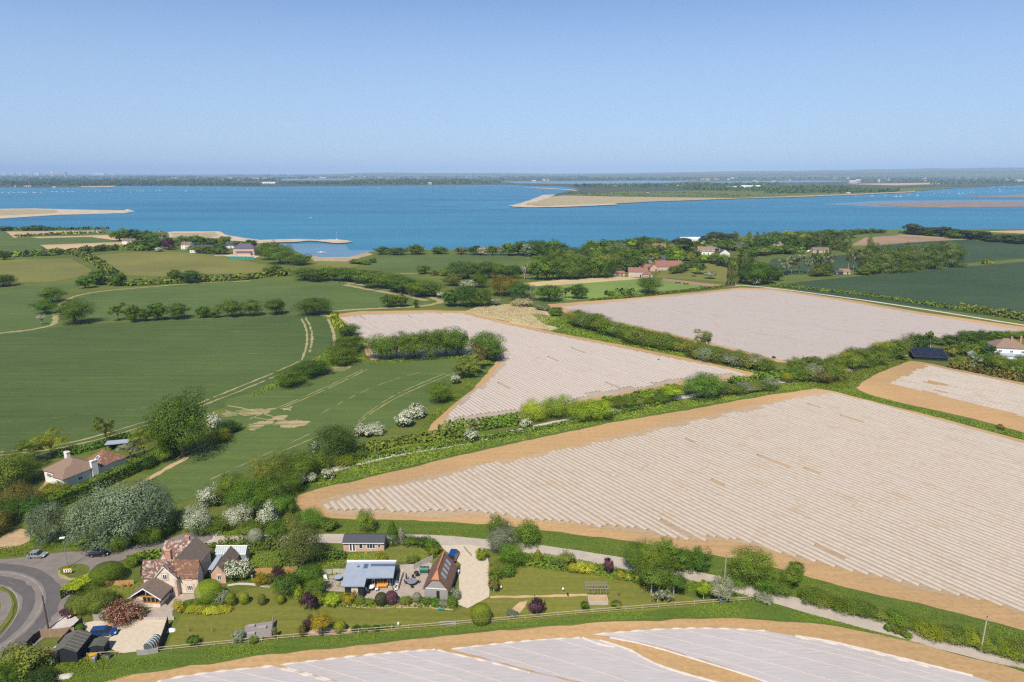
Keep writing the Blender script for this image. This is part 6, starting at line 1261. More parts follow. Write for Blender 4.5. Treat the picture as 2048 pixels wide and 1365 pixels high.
# ------------------------------------------------------------------ brick bungalow, flat-roofed house, barn
B = P(728, 1103.5); kb = mpp(728, 1103.5); t = thing('brick_bungalow', 'small pink brick bungalow with a slate grey roof beside the lane', 'house', B)
w2 = 81 * kb / 2; EV = 2.35
ym = max(1.8, P(731, 1072, 3.15).y - B.y)
mb = MB(); gable_walls(mb, -w2, w2, 0, 2 * ym, EV, 3.15, 'x', -.1); mb.build('wall', M['brick_pink'], t)
mb = MB(); gable_roof(mb, -w2, w2, 0, 2 * ym, EV, 3.17, 'x', .3); mb.build('roof', M['slate'], t)
q = MB(); q.box(-w2 * .56 - .75, -w2 * .56 + .75, -.07, -.002, .05, 2.1); fr = q.build('french_door', M['white_paint'], t)
for s_ in (-1, 1): q = MB(); q.box(-w2 * .56 + s_ * .36 - .2, -w2 * .56 + s_ * .36 + .2, -.085, -.06, .25, 1.95); q.build('pane', M['glass'], fr)
window(t, (-w2 * .14, 0, 1.35), (1, 0, 0), .9, 1.3, 1); window(t, (w2 * .36, 0, 1.35), (1, 0, 0), 2.0, 1.2, 3); window(t, (w2 * .76, 0, 1.45), (1, 0, 0), .7, .7, 1)
mb = MB(); mb.tube([(-w2 - .1, -.38, EV - .05), (w2 + .1, -.38, EV - .05)], .07, 6); mb.build('gutter', M['white_paint'], t)
F0 = P(686, 1193); t = thing('flat_roofed_house', 'modern single-storey house with a flat blue-grey roof and a covered terrace', 'house', F0)
L = [P(x, y, 3.2) for x, y in [(683, 1172.5), (729, 1172.5), (733, 1156), (786.8, 1155), (792, 1123), (693.6, 1126)]]
L = [Vector((p.x - F0.x, p.y - F0.y, 0)) for p in L]
mb = MB(); mb.prism([p + Vector((0, 0, 2.95)) for p in L], (0, 0, .3)); mb.build('roof', M['membrane'], t)
c_ = sum(L, Vector()) / 6
mb = MB(); mb.prism([c_ + (p - c_) * 1.012 + Vector((0, 0, 2.9)) for p in L], (0, 0, .1)); mb.build('fascia', M['dark_clad'], t)
Wl = [L[0] + Vector((.5, .4, 0)), L[1] + Vector((-.4, .4, 0)), L[2] + Vector((-.35, 1.6, 0)), L[3] + Vector((-.4, 1.6, 0)), L[4] + Vector((-.4, -.4, 0)), L[5] + Vector((.4, -.4, 0))]
mb = MB(); mb.prism(Wl, (0, 0, 2.9)); mb.build('wall', M['dark_clad'], t)
fx0, fx1, fy = Wl[0].x, Wl[1].x, Wl[0].y
mb = MB(); mb.box(fx0 + (fx1 - fx0) * .36, fx0 + (fx1 - fx0) * .72, fy - .12, fy - .01, 0, 2.9); mb.build('timber_panel', mat('pale_cladding', (0.60, 0.50, 0.36), (0.52, 0.43, 0.31), 3, 0.8), t)
window(t, (fx0 + (fx1 - fx0) * .18, fy, 1.5), (1, 0, 0), 1.1, 2.0, 1, 'dark'); window(t, (fx0 + (fx1 - fx0) * .86, fy, 1.6), (1, 0, 0), 1.0, 1.7, 1, 'dark')
tx0, tx1, ty = Wl[2].x, Wl[3].x, Wl[2].y
for cx, ww, lt in ((.25, .6, 1), (.52, 1.9, 3), (.84, .6, 1)): window(t, (tx0 + (tx1 - tx0) * cx, ty, 1.25), (1, 0, 0), ww, 2.2, lt, 'white_paint' if ww < 1 else 'dark')
for xx in (L[2].x + .15, L[3].x - .2): mb = MB(); mb.box(xx - .08, xx + .08, L[2].y + .1, L[2].y + .26, 0, 2.9); mb.build('post', M['dark_clad'], t)
a, b, c = L[5], L[4], L[3]
mb = MB(); p0 = L[5].lerp(L[4], .42) + Vector((0, -.9, 3.26)); mb.box(p0.x - .45, p0.x + .45, p0.y - 1.6, p0.y, 3.24, 3.34); mb.build('skylight', M['glass_blue'], t)
p0 = L[5].lerp(L[4], .76) + Vector((0, -1.0, 0)); mb = MB(); mb.box(p0.x - 2.6, p0.x + 2.6, p0.y - .9, p0.y, 3.24, 3.32); mb.build('skylight', M['glass_blue'], t)
p0 = L[5].lerp(L[4], .26) + Vector((0, -2.0, 0)); mb = MB(); mb.tube([(p0.x, p0.y, 3.24), (p0.x, p0.y, 3.75)], .22, 10); mb.tube([(p0.x, p0.y, 3.75), (p0.x, p0.y, 3.9)], [.32, .1], 10); mb.build('flue', M['metal'], t)
mb = MB(); mb.box(L[5].x - .1, L[4].x + .1, L[4].y - .12, L[4].y + .1, 2.98, 3.45); mb.build('parapet', M['white_paint'], t)
# barn
b0, b1 = P(844.5, 1179, 2.5), P(898, 1181, 2.5); r0_, r1_ = P(871, 1150, 5.6), P(888.7, 1104, 5.6)
ctr = Vector(((b0.x + b1.x) / 2, (b0.y + b1.y) / 2 + .4, 0)); dirv = Vector((r1_.x - ctr.x, r1_.y - ctr.y, 0)); ang = math.atan2(dirv.y, dirv.x) - math.pi / 2
t = thing('barn', 'long tiled barn with boarded gable, orange ridge and four skylights', 'barn', ctr, ang)
hw = (b1 - b0).length / 2 - .3; bl = dirv.length - .3; EV, RD = 2.5, 5.6
mb = MB(); hz_ = 4.6; hx = hw * (RD - hz_) / (RD - EV)
mb.prism([(-hw, 0, -.1), (-hw, 0, EV), (-hx, 0, hz_), (hx, 0, hz_), (hw, 0, EV), (hw, 0, -.1)], (0, bl, 0)); mb.build('wall', M['grey_wood'], t)
mb = MB(); hip_y = 2.0; sl = (RD - EV) / hw; e = hw + .35; ez = RD - sl * e; kx = e * 0; hx2 = (RD - hz_) / sl
for s_ in (-1, 1): mb.prism([(0, hip_y, RD), (0, bl + .3, RD), (s_ * e, bl + .3, ez), (s_ * e, -.3, ez), (s_ * hx2, -.3, hz_)], (0, 0, .16))
mb.build('roof', M['tile_barn'], t)
mb = MB(); mb.prism([(0, hip_y, RD + .03), (-hx2, -.34, hz_ + .03), (hx2, -.34, hz_ + .03)], (0, 0, .16)); mb.build('hip_end', M['tile_orange'], t)
mb = MB(); mb.tube([(0, hip_y, RD + .18), (0, bl + .3, RD + .18)], .2, 6)
mb.build('ridge', M['tile_orange'], t)
for k in range(4): skylight(t, (hw * .5, bl * (.24 + .19 * k), RD - sl * hw * .5 + .22), (0, 1, 0), (1, 0, -sl), .95, 1.7, 'metal', 'pale_pane')
q = MB(); q.box(.1, .75, -.07, .02, .1, 2.0); q.build('door', M['dark'], t); q = MB(); q.box(-hw, hw, -.05, 0.0, 2.42, 2.58); q.build('beam', M['white_paint'], t)
# white bungalow at the left
W = P(88, 964); t = thing('white_bungalow', 'white rendered bungalow with hipped brown roofs behind the tall hedge', 'house', W, math.radians(-26))
def loc_in(t, q): c_, s_ = math.cos(-t.rotation_euler.z), math.sin(-t.rotation_euler.z); v = q - t.location; return Vector((v.x * c_ - v.y * s_, v.x * s_ + v.y * c_, q.z))
mb = MB(); mb.box(.3, 11.2, .3, 9.5, -.2, 3.7); mb.box(6.9, 11.6, -1.2, .29, -.2, 3.7); mb.build('wall', M['render'], t)
mb = MB(); hip_roof(mb, .3, 11.2, .3, 9.5, 3.7, 6.6); hip_roof(mb, 6.9, 11.6, -1.2, 6.5, 3.72, 5.7); mb.build('roof', M['tile_house'], t)
mb = MB(); mb.box(3.0, 11.0, 9.7, 17.5, -.2, 2.9); mb.build('rear_wall', M['render'], t)
mb = MB(); hip_roof(mb, 3.0, 11.0, 9.7, 17.5, 2.9, 5.9); mb.build('rear_roof', M['tile_red'], t)
skylight(t, (7.6, 11.2, 4.3), (1, 0, 0), (0, 1, .77), 1.2, 1.5, 'white_paint')
chimney(t, .6, 7.0, 2.0, 6.6, 1.3, 1.0, 'render', 2); chimney(t, 11.5, 7.6, -.1, 5.8, .9, 1.7, 'render', 2)
window(t, (2.6, .3, 2.4), (1, 0, 0), 1.9, 1.2, 3); window(t, (9.3, -1.2, 2.4), (1, 0, 0), 1.7, 1.2, 3); window(t, (11.2, 3.6, 1.9), (0, 1, 0), 1.2, 1.0, 2)
sh = P(235, 903); t = thing('flat_shed', 'low dark flat-roofed carport behind the white bungalow', 'carport', sh, math.radians(15))
mb = MB(); mb.box(-3.4, 3.4, 0, 3.4, 2.35, 2.55); mb.build('roof', M['membrane'], t)
for xx in (-3.2, 0, 3.2):
    for yy in (.2, 3.1): mb = MB(); mb.box(xx - .08, xx + .08, yy - .08, yy + .08, 0, 2.35); mb.build('post', M['black_wood'], t)
mb = MB(); mb.box(-3.3, 3.3, 3.2, 3.32, 0, 2.35); mb.build('back_panel', M['black_wood'], t)
# white house at the right edge
t = house('white_house', 'white two-storey house with a brown hipped roof at the right edge', 2020, 720, 13.5, 10, 5.6, 9.2, 'render', 'tile_house', rz=math.radians(-16), hip=True, cols=3, rows_=2, chim=((.55, -.1), (.9, .15)), side=False)
mb = MB(); mb.box(5.75, 11.0, 2.0, 8.0, -.2, 4.9); mb.build('brick_wing', M['brick_pink'], t); mb = MB(); hip_roof(mb, 5.4, 11.0, 2.0, 8.0, 4.95, 7.6); mb.build('wing_roof', M['tile_house'], t)
mb = MB(); mb.prism([(-5.2, -3.0, 2.3), (5.6, -3.0, 2.3), (5.6, -.05, 3.0), (-5.2, -.05, 3.0)], (0, 0, .12)); mb.build('lean_to_roof', M['membrane'], t)
mb = MB(); mb.box(-5.0, 5.4, -2.8, -.05, -.2, 2.25); mb.build('lean_to_wall', M['render'], t)
window(t, (2.5, -2.8, 1.3), (1, 0, 0), 2.0, 1.2, 3)
q = MB(); q.box(4.1, 8.2, -5.5, -2.9, 0, 2.2); q.build('porch_wall', M['render'], t); q = MB(); gable_roof(q, 4.1, 8.2, -5.5, -2.9, 2.2, 3.0, 'y', .2); q.build('porch_roof', M['white_paint'], t)
t = thing('solar_roof_building', 'low building whose roof is covered with rows of dark solar panels', 'outbuilding', P(1862, 722), math.radians(-14))
mb = MB(); mb.box(-7, 7, .5, 9, 0, 1.6); mb.build('wall', M['black_wood'], t); sl = .25
mb = MB(); mb.prism([(-7.5, 0, 1.5), (7.5, 0, 1.5), (7.5, 9.2, 1.5 + 9.2 * sl), (-7.5, 9.2, 1.5 + 9.2 * sl)], (0, 0, .15)); mb.build('roof', M['dark_clad'], t)
for i in range(5):
    for j in range(4):
        q = MB(); xx = -7.1 + j * 3.6; yy = .25 + i * 1.8; q.prism([(xx, yy, 1.7 + yy * sl), (xx + 3.4, yy, 1.7 + yy * sl), (xx + 3.4, yy + 1.55, 1.7 + (yy + 1.55) * sl), (xx, yy + 1.55, 1.7 + (yy + 1.55) * sl)], (0, 0, .07)); q.build('solar_panel', M['solar'], t)
t = thing('garden_shelter', 'small pointed grey garden shelter among the shrubs by the white house', 'shelter', P(1942, 716))
mb = MB(); mb.loft([[(math.cos(a) * r, math.sin(a) * r, z) for a in [k * math.pi / 3 for k in range(6)]] for r, z in ((2.3, 2.2), (2.2, 2.4), (.15, 3.6))]); mb.build('roof', M['metal'], t)
for k in range(6): a = k * math.pi / 3; mb = MB(); mb.box(math.cos(a) * 2 - .08, math.cos(a) * 2 + .08, math.sin(a) * 2 - .08, math.sin(a) * 2 + .08, 0, 2.25); mb.build('post', M['pole'], t)

# ------------------------------------------------------------------ houses of the hamlet and the village
h = house('brick_house', 'big pink brick house with a violet hipped slate roof above the beach', 488, 511, 42 * mpp(488, 511), 11, 7, 12, 'brick_pink', 'slate_violet', hip=True, cols=5, rows_=2, chim=((.3, .1), (.7, .1)))
mb = MB(); mb.prism([(-7, -4, 2.8), (9, -4, 2.8), (9, -.1, 4.2), (-7, -.1, 4.2)], (0, 0, .2)); mb.build('veranda_roof', M['slate_violet'], h)
mb = MB(); mb.box(-6.5, 8.5, -3.7, -.05, -.1, 2.7); mb.build('veranda_wall', M['brick_pink'], h)
house('white_house', 'white house with a grey roof among the trees of the beach hamlet', 372, 499, 11, 8, 5.2, 8, 'render', 'tile_brown', cols=3, rows_=2)
house('cream_house', 'long cream house at the wooded end of the tan fields', 257, 489, 15, 7, 4, 6.5, 'render', 'tile_brown', cols=4)
house('small_house', 'small ochre house half hidden by trees near the beach', 312, 484, 9, 6, 3.4, 6, 'pink_stone', 'tile_house', cols=2)
for i, (x, y, w, rz, lb) in enumerate([(410, 503, 11, .5, 'white gabled cottage left of the dark round tree by the beach'), (425, 505, 10, -.4, 'grey-roofed white cottage closest to the dark round tree'), (392, 506, 13, .1, 'low white cottage at the top edge of the pasture'), (462, 497, 12, .3, 'pale grey house directly left of the big brick house')]):
    house('cottage', lb, x, y, w, 7, 3.4, 6.4, 'render', 'slate', rz=rz, cols=3, group='cottages of the beach hamlet')
house('farmhouse', 'long pink farmhouse with a terracotta roof beside the light green strip', 1276, 555, 16, 7.5, 4.6, 7.6, 'pink_stone', 'tile_terra', rz=math.radians(-4), cols=4, rows_=1, chim=((.6, .05),))
house('farmhouse_wing', 'small hipped terracotta outbuilding at the right end of the pink farmhouse', 1295, 556, 8, 7, 2.8, 5.2, 'pink_stone', 'tile_terra', hip=True, cols=2, chim=())
house('stone_barn', 'tumbledown pink stone outhouse left of the long farmhouse', 1238, 553, 10, 5, 2.6, 4.2, 'pink_stone', 'tile_terra', rz=.1, cols=2, chim=())
house('long_barn', 'long terracotta-roofed barn conversion above the village lawn', 1338, 541, 24, 9, 3.4, 8.0, 'pink_stone', 'tile_terra', rz=math.radians(2), cols=6, chim=((.9, .1),))
house('barn_wing', 'terracotta gabled wing at the left end of the long barn', 1308, 543, 7, 10, 3.0, 6.2, 'brick_pink', 'tile_terra', axis='y', cols=2, chim=())
house('barn_wing', 'brick gabled wing at the right end of the long barn', 1359, 539, 6, 9, 3.4, 6.6, 'brick', 'tile_terra', axis='y', rz=-.25, cols=1, chim=())
house('small_barn', 'small red-roofed shed between the farmhouse and the long barn', 1291, 541, 9, 6, 2.8, 5.2, 'pink_stone', 'tile_terra', cols=2, chim=())
house('slate_barn', 'plain slate-roofed barn behind the long terracotta barn', 1313, 526, 18, 9, 3.2, 6.8, 'grey_wood', 'slate', cols=3, chim=())
house('pink_house', 'tall pink house standing by the water in the woodland', 1191, 512, 12, 9, 6.6, 7.6, 'brick_pink', 'pink_stone', cols=3, rows_=2, chim=((.9, .2),))
house('dormer_house', 'terracotta house with a row of white dormers behind the village', 1318, 503, 15, 9, 3.6, 8, 'render', 'tile_terra', rz=-.15, cols=4, dormers=4)
house('gabled_house', 'pale gabled house with tall chimney left of the dormer house', 1298, 504, 9, 8, 4, 8, 'render', 'tile_terra', axis='y', rz=.5, cols=2, chim=((.5, .2),))
house('dormer_house', 'brown-roofed white house with white dormers in the middle of the village', 1412, 510, 18, 9, 3.6, 8, 'render', 'tile_house', rz=-.2, cols=4, dormers=4)
house('white_house', 'low white house left of the brown-roofed dormer house', 1396, 511, 10, 7, 3, 5.4, 'render', 'tile_house', rz=.4, cols=3)
house('gabled_house', 'white house with a dark slate roof and a bright gable in the village', 1449, 514, 12, 9, 3.8, 7.4, 'render', 'slate', axis='y', rz=.3, cols=3)
house('boat_shed', 'large white flat shed on the shore behind the pines', 1391, 487, 38, 12, 5.5, 7, 'render', 'white_paint', cols=6, cat='shed', chim=())
house('white_house', 'white house among the tall poplars near the shore', 1483, 496, 13, 8, 3.4, 5, 'render', 'white_paint', rz=.1, cols=3, chim=())
house('boat_house', 'low pink-grey building beside the boatyard', 1642, 506, 18, 8, 3, 5.4, 'pink_stone', 'tile_brown', cols=4, chim=())
house('shed', 'grey shed left of the boatyard conifers', 1545, 493, 12, 7, 2.8, 4.8, 'grey_wood', 'tile_brown', cols=2, chim=(), cat='shed')
house('cottage', 'grey cottage at the edge of the boatyard', 1557, 494, 9, 6, 3, 5.6, 'render', 'tile_house', rz=.3, cols=2)
house('cream_house', 'cream house under the shore pines, the left one', 1884, 469, 14, 7, 4.2, 6.6, 'pink_stone', 'tile_terra', cols=3)
house('cream_house', 'cream house under the shore pines, the right one', 1962, 472, 22, 7, 4, 6, 'pink_stone', 'tile_house', cols=5)
house('shed', 'dark grey shed at the left foot of the poplar grove', 1678, 550, 7, 5, 2.2, 3.4, 'dark_clad', 'slate', cols=2, chim=(), cat='shed')
house('shed', 'thatched-brown hut left of the poplar grove', 1690, 549, 9, 5, 2.2, 4.4, 'pink_stone', 'tile_house', cols=2, chim=(), cat='shed')
# ------------------------------------------------------------------ sheds, fences, poles, signs
def shed(label, x, y, w, d, eave, ridge, rz, battens=0, glaz=False):
    t = thing('shed', label, 'shed', P(x, y), rz); mb = MB(); gable_walls(mb, -w / 2, w / 2, 0, d, eave, ridge, 'y', -.1); mb.build('wall', M['black_wood'], t)
    mb = MB(); gable_roof(mb, -w / 2, w / 2, 0, d, eave, ridge, 'y', .2, .08, ends=(.15, .15)); mb.build('roof', M['felt'], t); sl = (ridge - eave) / (w / 2); mb = MB()
    for k in range(battens):
        yy = d * (k + .5) / battens
        for s_ in (-1, 1): e = w / 2 + .2; mb.prism([(0, yy - .04, ridge + .1), (0, yy + .04, ridge + .1), (s_ * e, yy + .04, ridge + .1 - sl * e), (s_ * e, yy - .04, ridge + .1 - sl * e)], (0, 0, .05))
    if battens: mb.build('batten', M['batten'], t)
    window(t, (w * .1, 0, eave * .75), (1, 0, 0), .7, .45, 1, 'dark'); q = MB(); q.box(-w * .35, -w * .35 + .8, -.05, .01, .05, 1.9); q.build('door', M['dark'], t)
    return t
def axis_of(a, b, z): u = P(*b, z) - P(*a, z); return math.atan2(u.y, u.x) - math.pi / 2, u.length
a_, l_ = axis_of((136, 1304.5), (169, 1264), 3.1); shed('long black shed with a felt roof crossed by pale battens', 132, 1326, 4.2, l_ * .9, 2.2, 3.1, a_, 6)
a_, l_ = axis_of((186, 1301), (202, 1278), 2.2); shed('short black shed with a plain felt roof on the gravel yard', 196, 1310, 2.3, l_ * .68, 1.75, 2.05, a_, 0)
t = thing('greenhouse', 'small arched greenhouse with white ribs at the edge of the gravel yard', 'greenhouse', P(297, 1302), math.radians(-8)); mb = MB(); n_ = 8; rr = .9
arc = [(-math.cos(math.pi * k / n_) * rr, math.sin(math.pi * k / n_) * rr + .75) for k in range(n_ + 1)]; prof = [(-rr, 0)] + arc + [(rr, 0)]
mb.loft([[(a, yy, b) for a, b in prof] for yy in (0, 2.7)]); mb.build('glazing', mat('green_glazing', (.13, .16, .15), (.08, .10, .09), 1.2, .2, spec=.6), t); mb = MB()
for i in range(6): mb.tube([(a * 1.02, 2.7 * i / 5, b * 1.02) for a, b in prof], .03, 4)
mb.tube([(0, -.05, .77 + rr), (0, 2.75, .77 + rr)], .05, 4); mb.build('rib', M['white_paint'], t)
def panel_fence(label, px, h, m, sec=1.9, posts='rail', name='fence', cap=False, skip=()):
    pts = [P(x, y) for x, y in px]; o = thing(name, label, 'fence', pts[0]); o0 = pts[0]
    for a, b in zip(pts, pts[1:]):
        L = (b - a).length; k = max(1, round(L / sec)); d = (b - a) / k; u = d.normalized(); nr = Vector((-u.y, u.x, 0))
        for i in range(k):
            p = a + d * i - o0; q = p + d; mb = MB(); g_ = .06
            mb.prism([p + u * g_ - nr * .03, q - u * g_ - nr * .03, q - u * g_ + nr * .03, p + u * g_ + nr * .03], (0, 0, h)); mb.build('panel', M[m], o)
            mb = MB(); mb.obox(p + Vector((0, 0, h / 2 + .05)), (.05, .05, h / 2 + .05), math.atan2(u.y, u.x)); mb.build('post', M[posts], o)
        mb = MB(); mb.obox(b - o0 + Vector((0, 0, h / 2 + .05)), (.05, .05, h / 2 + .05), 0); mb.build('post', M[posts], o)
    return o
panel_fence('brown panel fence between the road and the black sheds', [(82, 1276), (122, 1274), (150, 1272)], 1.8, 'fence_old')
panel_fence('brown panel fence section at the end of the long black shed', [(76, 1308), (100, 1310), (122, 1310)], 1.5, 'fence_old')
panel_fence('dark timber fence running up beside the long black shed', [(118, 1300), (140, 1276), (166, 1250)], 1.7, 'dark_clad', posts='dark_clad')
panel_fence('dark timber fence along the road edge below the utility pole', [(55, 1300), (70, 1284), (82, 1276)], 1.6, 'dark_clad', posts='dark_clad')
panel_fence('orange timber fence behind the lawn left of the cottage', [(213, 1172), (240, 1172), (268, 1170)], 1.2, 'fence_new', posts='fence_new')
panel_fence('orange panel fence right of the cottage annex', [(500, 1152), (520, 1150), (545, 1149)], 1.6, 'fence_new', posts='fence_new')
panel_fence('short orange panel fence left of the big feathery tree', [(568, 1147), (596, 1145)], 1.6, 'fence_new', posts='fence_new')
panel_fence('pale garden wall of boards between flat-roofed house and barn', [(792, 1142), (828, 1140), (865, 1122)], 1.4, 'concrete', posts='concrete')
panel_fence('pale fence left of the flat-roofed house', [(645, 1150), (665, 1148), (690, 1148)], 1.2, 'concrete', posts='concrete')
panel_fence('wooden garden gate above the gravel yard', [(188, 1243), (206, 1243)], 1.5, 'grey_wood', name='gate')
panel_fence('grey timber field gate panel at the bottom of the gravel yard', [(275, 1311), (296, 1310), (316, 1306)], 1.1, 'grey_wood')
panel_fence('low stone wall between the terrace and the yard', [(288, 1241), (320, 1241), (348, 1240)], .7, 'concrete', posts='concrete', name='wall', sec=3)
panel_fence('low pale glass screen beside the terrace of the flat-roofed house', [(796, 1182), (801, 1165), (806, 1150)], 1.1, 'render', posts='render', name='screen')
panel_fence('dark trellis fence climbing beside the small greenhouse', [(318, 1304), (328, 1278), (337, 1250)], 1.7, 'dark_clad', posts='dark_clad')
panel_fence('weathered slatted panel leaning on the garden fence', [(880, 1252), (896, 1251.5), (912, 1251)], 1.0, 'grey_wood', name='slatted_panel')
def rail_fence(label, px, h=1.1, sec=2.7, rails=(.45, .95), m='rail'):
    pts = dense(smooth_line([P(x, y) for x, y in px], 1), sec, 0, _rs, False); o0 = pts[0]; o = thing('rail_fence', label, 'fence', o0)
    for z in rails:
        mb = MB(); mb.tube([p - o0 + Vector((0, 0, z)) for p in pts], .055, 4); mb.build('rail', M[m], o)
    for i, p in enumerate(pts): mb = MB(); mb.tube([p - o0 + Vector((0, 0, -.1)), p - o0 + Vector((0, 0, h))], .07, 5); mb.build('post', M[m], o)
rail_fence('long post and rail fence between the gardens and the nearest field', [(318, 1304), (420, 1294), (600, 1276), (800, 1261), (1000, 1244), (1200, 1226), (1400, 1210), (1503, 1202)])
rail_fence('short post and rail fence turning up to the lane at the garden corner', [(1503, 1202), (1494, 1194), (1470, 1188)])
rail_fence('thin wire fence behind the bins beside the short black shed', [(175, 1315), (210, 1312), (238, 1311)], .9, 2.0, (.8,))
rail_fence('low wooden rail fence left of the gravel drive entrance', [(928, 1098), (936, 1108), (942, 1114)], .9, 1.5, (.4, .8))
def pole(label, x, y, h, m, r=.13, arm=False, lamp=False, lean=0.0):
    t = thing('utility_pole', label, 'pole', P(x, y)); mb = MB(); mb.tube([(0, 0, -.2), (lean * .5, 0, h * .5), (lean, 0, h)], [r, r * .85, r * .7], 8); mb.build('shaft', M[m], t)
    mb = MB(); mb.tube([(lean, 0, h), (lean, 0, h + .18)], [r * .9, r * .4], 8); mb.build('cap', M['dark'], t)
    if arm: mb = MB(); mb.box(lean - .9, lean + .9, -.06, .06, h - .5, h - .35); mb.build('crossarm', M[m], t)
    if lamp: mb = MB(); mb.obox(Vector((lean + .1, -.3, h + .05)), (.5, .28, .09), .3); mb.build('lamp_head', M['white_paint'], t)
    return t
pole('dark wooden utility pole on the road edge above the black sheds', 97, 1259, 7.2, 'pole', .17)
pole('slim grey street lamp with a white head at the road junction', 136, 1137, 7.6, 'metal', .09, lamp=True)
pole('tall pale utility pole at the lower lane near the right edge', 1961, 1305, 7.4, 'pole_pale', .15)
pole('pale utility pole with a climber beside the large round verge tree', 1448, 1168, 6.6, 'pole_pale', .13)
pole('thin pole standing on the edge of the village woodland', 1199, 554, 13, 'pole_pale', .2)
# chevron sign
t = thing('chevron_sign', 'yellow and white chevron bend sign on the road island', 'road sign', P(136.5, 1150), math.radians(8)); mb = MB(); mb.box(-.85, .85, -.04, .04, .55, 1.5); mb.build('board', M['yellow'], t); mb = MB(); mb.box(-.75, .75, -.06, -.04, .66, 1.4); mb.build('white_panel', M['white_paint'], t)
mb = MB()
for k in range(3):
    x = -.62 + k * .46
    for s_ in (-1, 1): mb.prism([(x + .22, -.075, 1.03), (x + .40, -.075, 1.03), (x + .18, -.075, 1.03 + s_ * .34), (x, -.075, 1.03 + s_ * .34)], (0, .014, 0))
mb.build('chevron', M['dark'], t)
for x in (-.6, .6): mb = MB(); mb.tube([(x, .06, 0), (x, .06, 1.4)], .04, 6); mb.build('post', M['metal'], t)
# ------------------------------------------------------------------ vehicles
def car_paint(name, c): return mat(name, c, tuple(v * .9 for v in c), 3, 0.25, spec=0.5, coat=0.6, metal=0.3)
def car(label, x, y, rz, paint, L=4.3, W=1.78, H=1.5, estate=False, van=False, group=None, z=0.14):
    p = P(x, y); p.z = z; t = thing('parked_car' if not van else 'parked_van', label, 'car' if not van else 'van', p, rz, group); h = L / 2
    def sec(xx, zb, zt, w): return [(xx, -w * .92, zb), (xx, -w, zb + (zt - zb) * .35), (xx, -w * .97, zt - .08), (xx, -w * .82, zt), (xx, w * .82, zt), (xx, w * .97, zt - .08), (xx, w, zb + (zt - zb) * .35), (xx, w * .92, zb)]
    w = W / 2; belt = .86 if not van else 1.0
    mb = MB(); mb.loft([sec(-h, .38, belt - .08, w * .86), sec(-h + .18, .26, belt + .02, w * .97), sec(-h * .3, .24, belt + .04, w), sec(h * .35, .24, belt + .02, w), sec(h * .62, .24, belt - .06, w * .98), sec(h - .2, .26, belt - .2, w * .92), sec(h, .36, belt - .3, w * .8)]); mb.build('body', paint, t, smooth=False, bevel=.03)
    rear = -h + (.12 if estate or van else .35); rr = -h + (.35 if estate or van else .85); fr = h * .18 if not van else h * .3; fb = h * .52 if not van else h * .62
    def cab(xx, z, ww): return [(xx, -ww, z), (xx, ww, z)]
    mb = MB(); b0, b1 = w * .95, w * .74; zt = H - .06
    ring0 = [(rear, -b0, belt), (fb, -b0, belt), (fb, b0, belt), (rear, b0, belt)]; ring1 = [(rr, -b1, zt), (fr, -b1, zt), (fr, b1, zt), (rr, b1, zt)]; mb.loft([ring0, ring1]); mb.build('glass_cabin', M['glass'], t)
    mb = MB(); mb.loft([[(rr - .05, -b1 - .02, zt), (fr + .05, -b1 - .02, zt), (fr + .05, b1 + .02, zt), (rr - .05, b1 + .02, zt)], [(rr + .1, -b1 * .85, H), (fr - .15, -b1 * .85, H), (fr - .15, b1 * .85, H), (rr + .1, b1 * .85, H)]])
    for xx in (rear * .55, (rear + fb) / 2):
        for s_ in (-1, 1): mb.prism([(xx - .06, s_ * (b0 + .005), belt), (xx + .06, s_ * (b0 + .005), belt), (xx + .06, s_ * (b1 + .01), zt), (xx - .06, s_ * (b1 + .01), zt)], (0, s_ * .012, 0))
    mb.build('roof', paint, t)
    for xx in (-h * .6, h * .62):
        for s_ in (-1, 1):
            q = MB(); q.tube([(xx, s_ * (w - .2), .32), (xx, s_ * (w + .01), .32)], .32, 16); wh = q.build('wheel', M['rubber'], t)
            q = MB(); q.tube([(xx, s_ * (w - .02), .32), (xx, s_ * (w + .025), .32)], .2, 12); q.build('rim', M['metal'], wh)
    for s_ in (-1, 1):
        q = MB(); q.obox(Vector((h - .1, s_ * w * .66, belt - .3)), (.1, .2, .07), 0); q.build('headlight', M['white_paint'], t)
        q = MB(); q.obox(Vector((-h + .1, s_ * w * .8, belt - .1)), (.1, .1, .1), 0); q.build('tail_light', mat('red_lamp', (.4, .02, .02)) if 'red_lamp' not in bpy.data.materials else bpy.data.materials['red_lamp'], t)
        q = MB(); q.obox(Vector((fb - .35, s_ * (w + .1), belt + .1)), (.06, .1, .07), 0); q.build('mirror', paint, t)
    return t
car('silver hatchback parked on the side road at the left', 75, 1115, math.radians(3), car_paint('silver_paint', (.36, .38, .36)), 3.9)
car('navy blue car parked in the shade of the silver poplars', 199, 1112, math.radians(8), car_paint('navy_paint', (.015, .02, .06)), 4.2, group=None)
car('dark red car parked behind the utility pole', 136, 1232, math.radians(-25), car_paint('red_paint', (.14, .015, .025)), 3.3, W=1.6, H=1.4, z=.16)
car('blue estate car parked on the gravel yard', 209, 1270, math.radians(7), car_paint('blue_paint', (.02, .07, .24)), 4.7, estate=True)
car('bright blue van parked behind the tiled barn', 907, 1118, math.radians(80), car_paint('van_blue', (.01, .07, .30)), 4.6, W=1.9, H=2.0, van=True, z=.15)
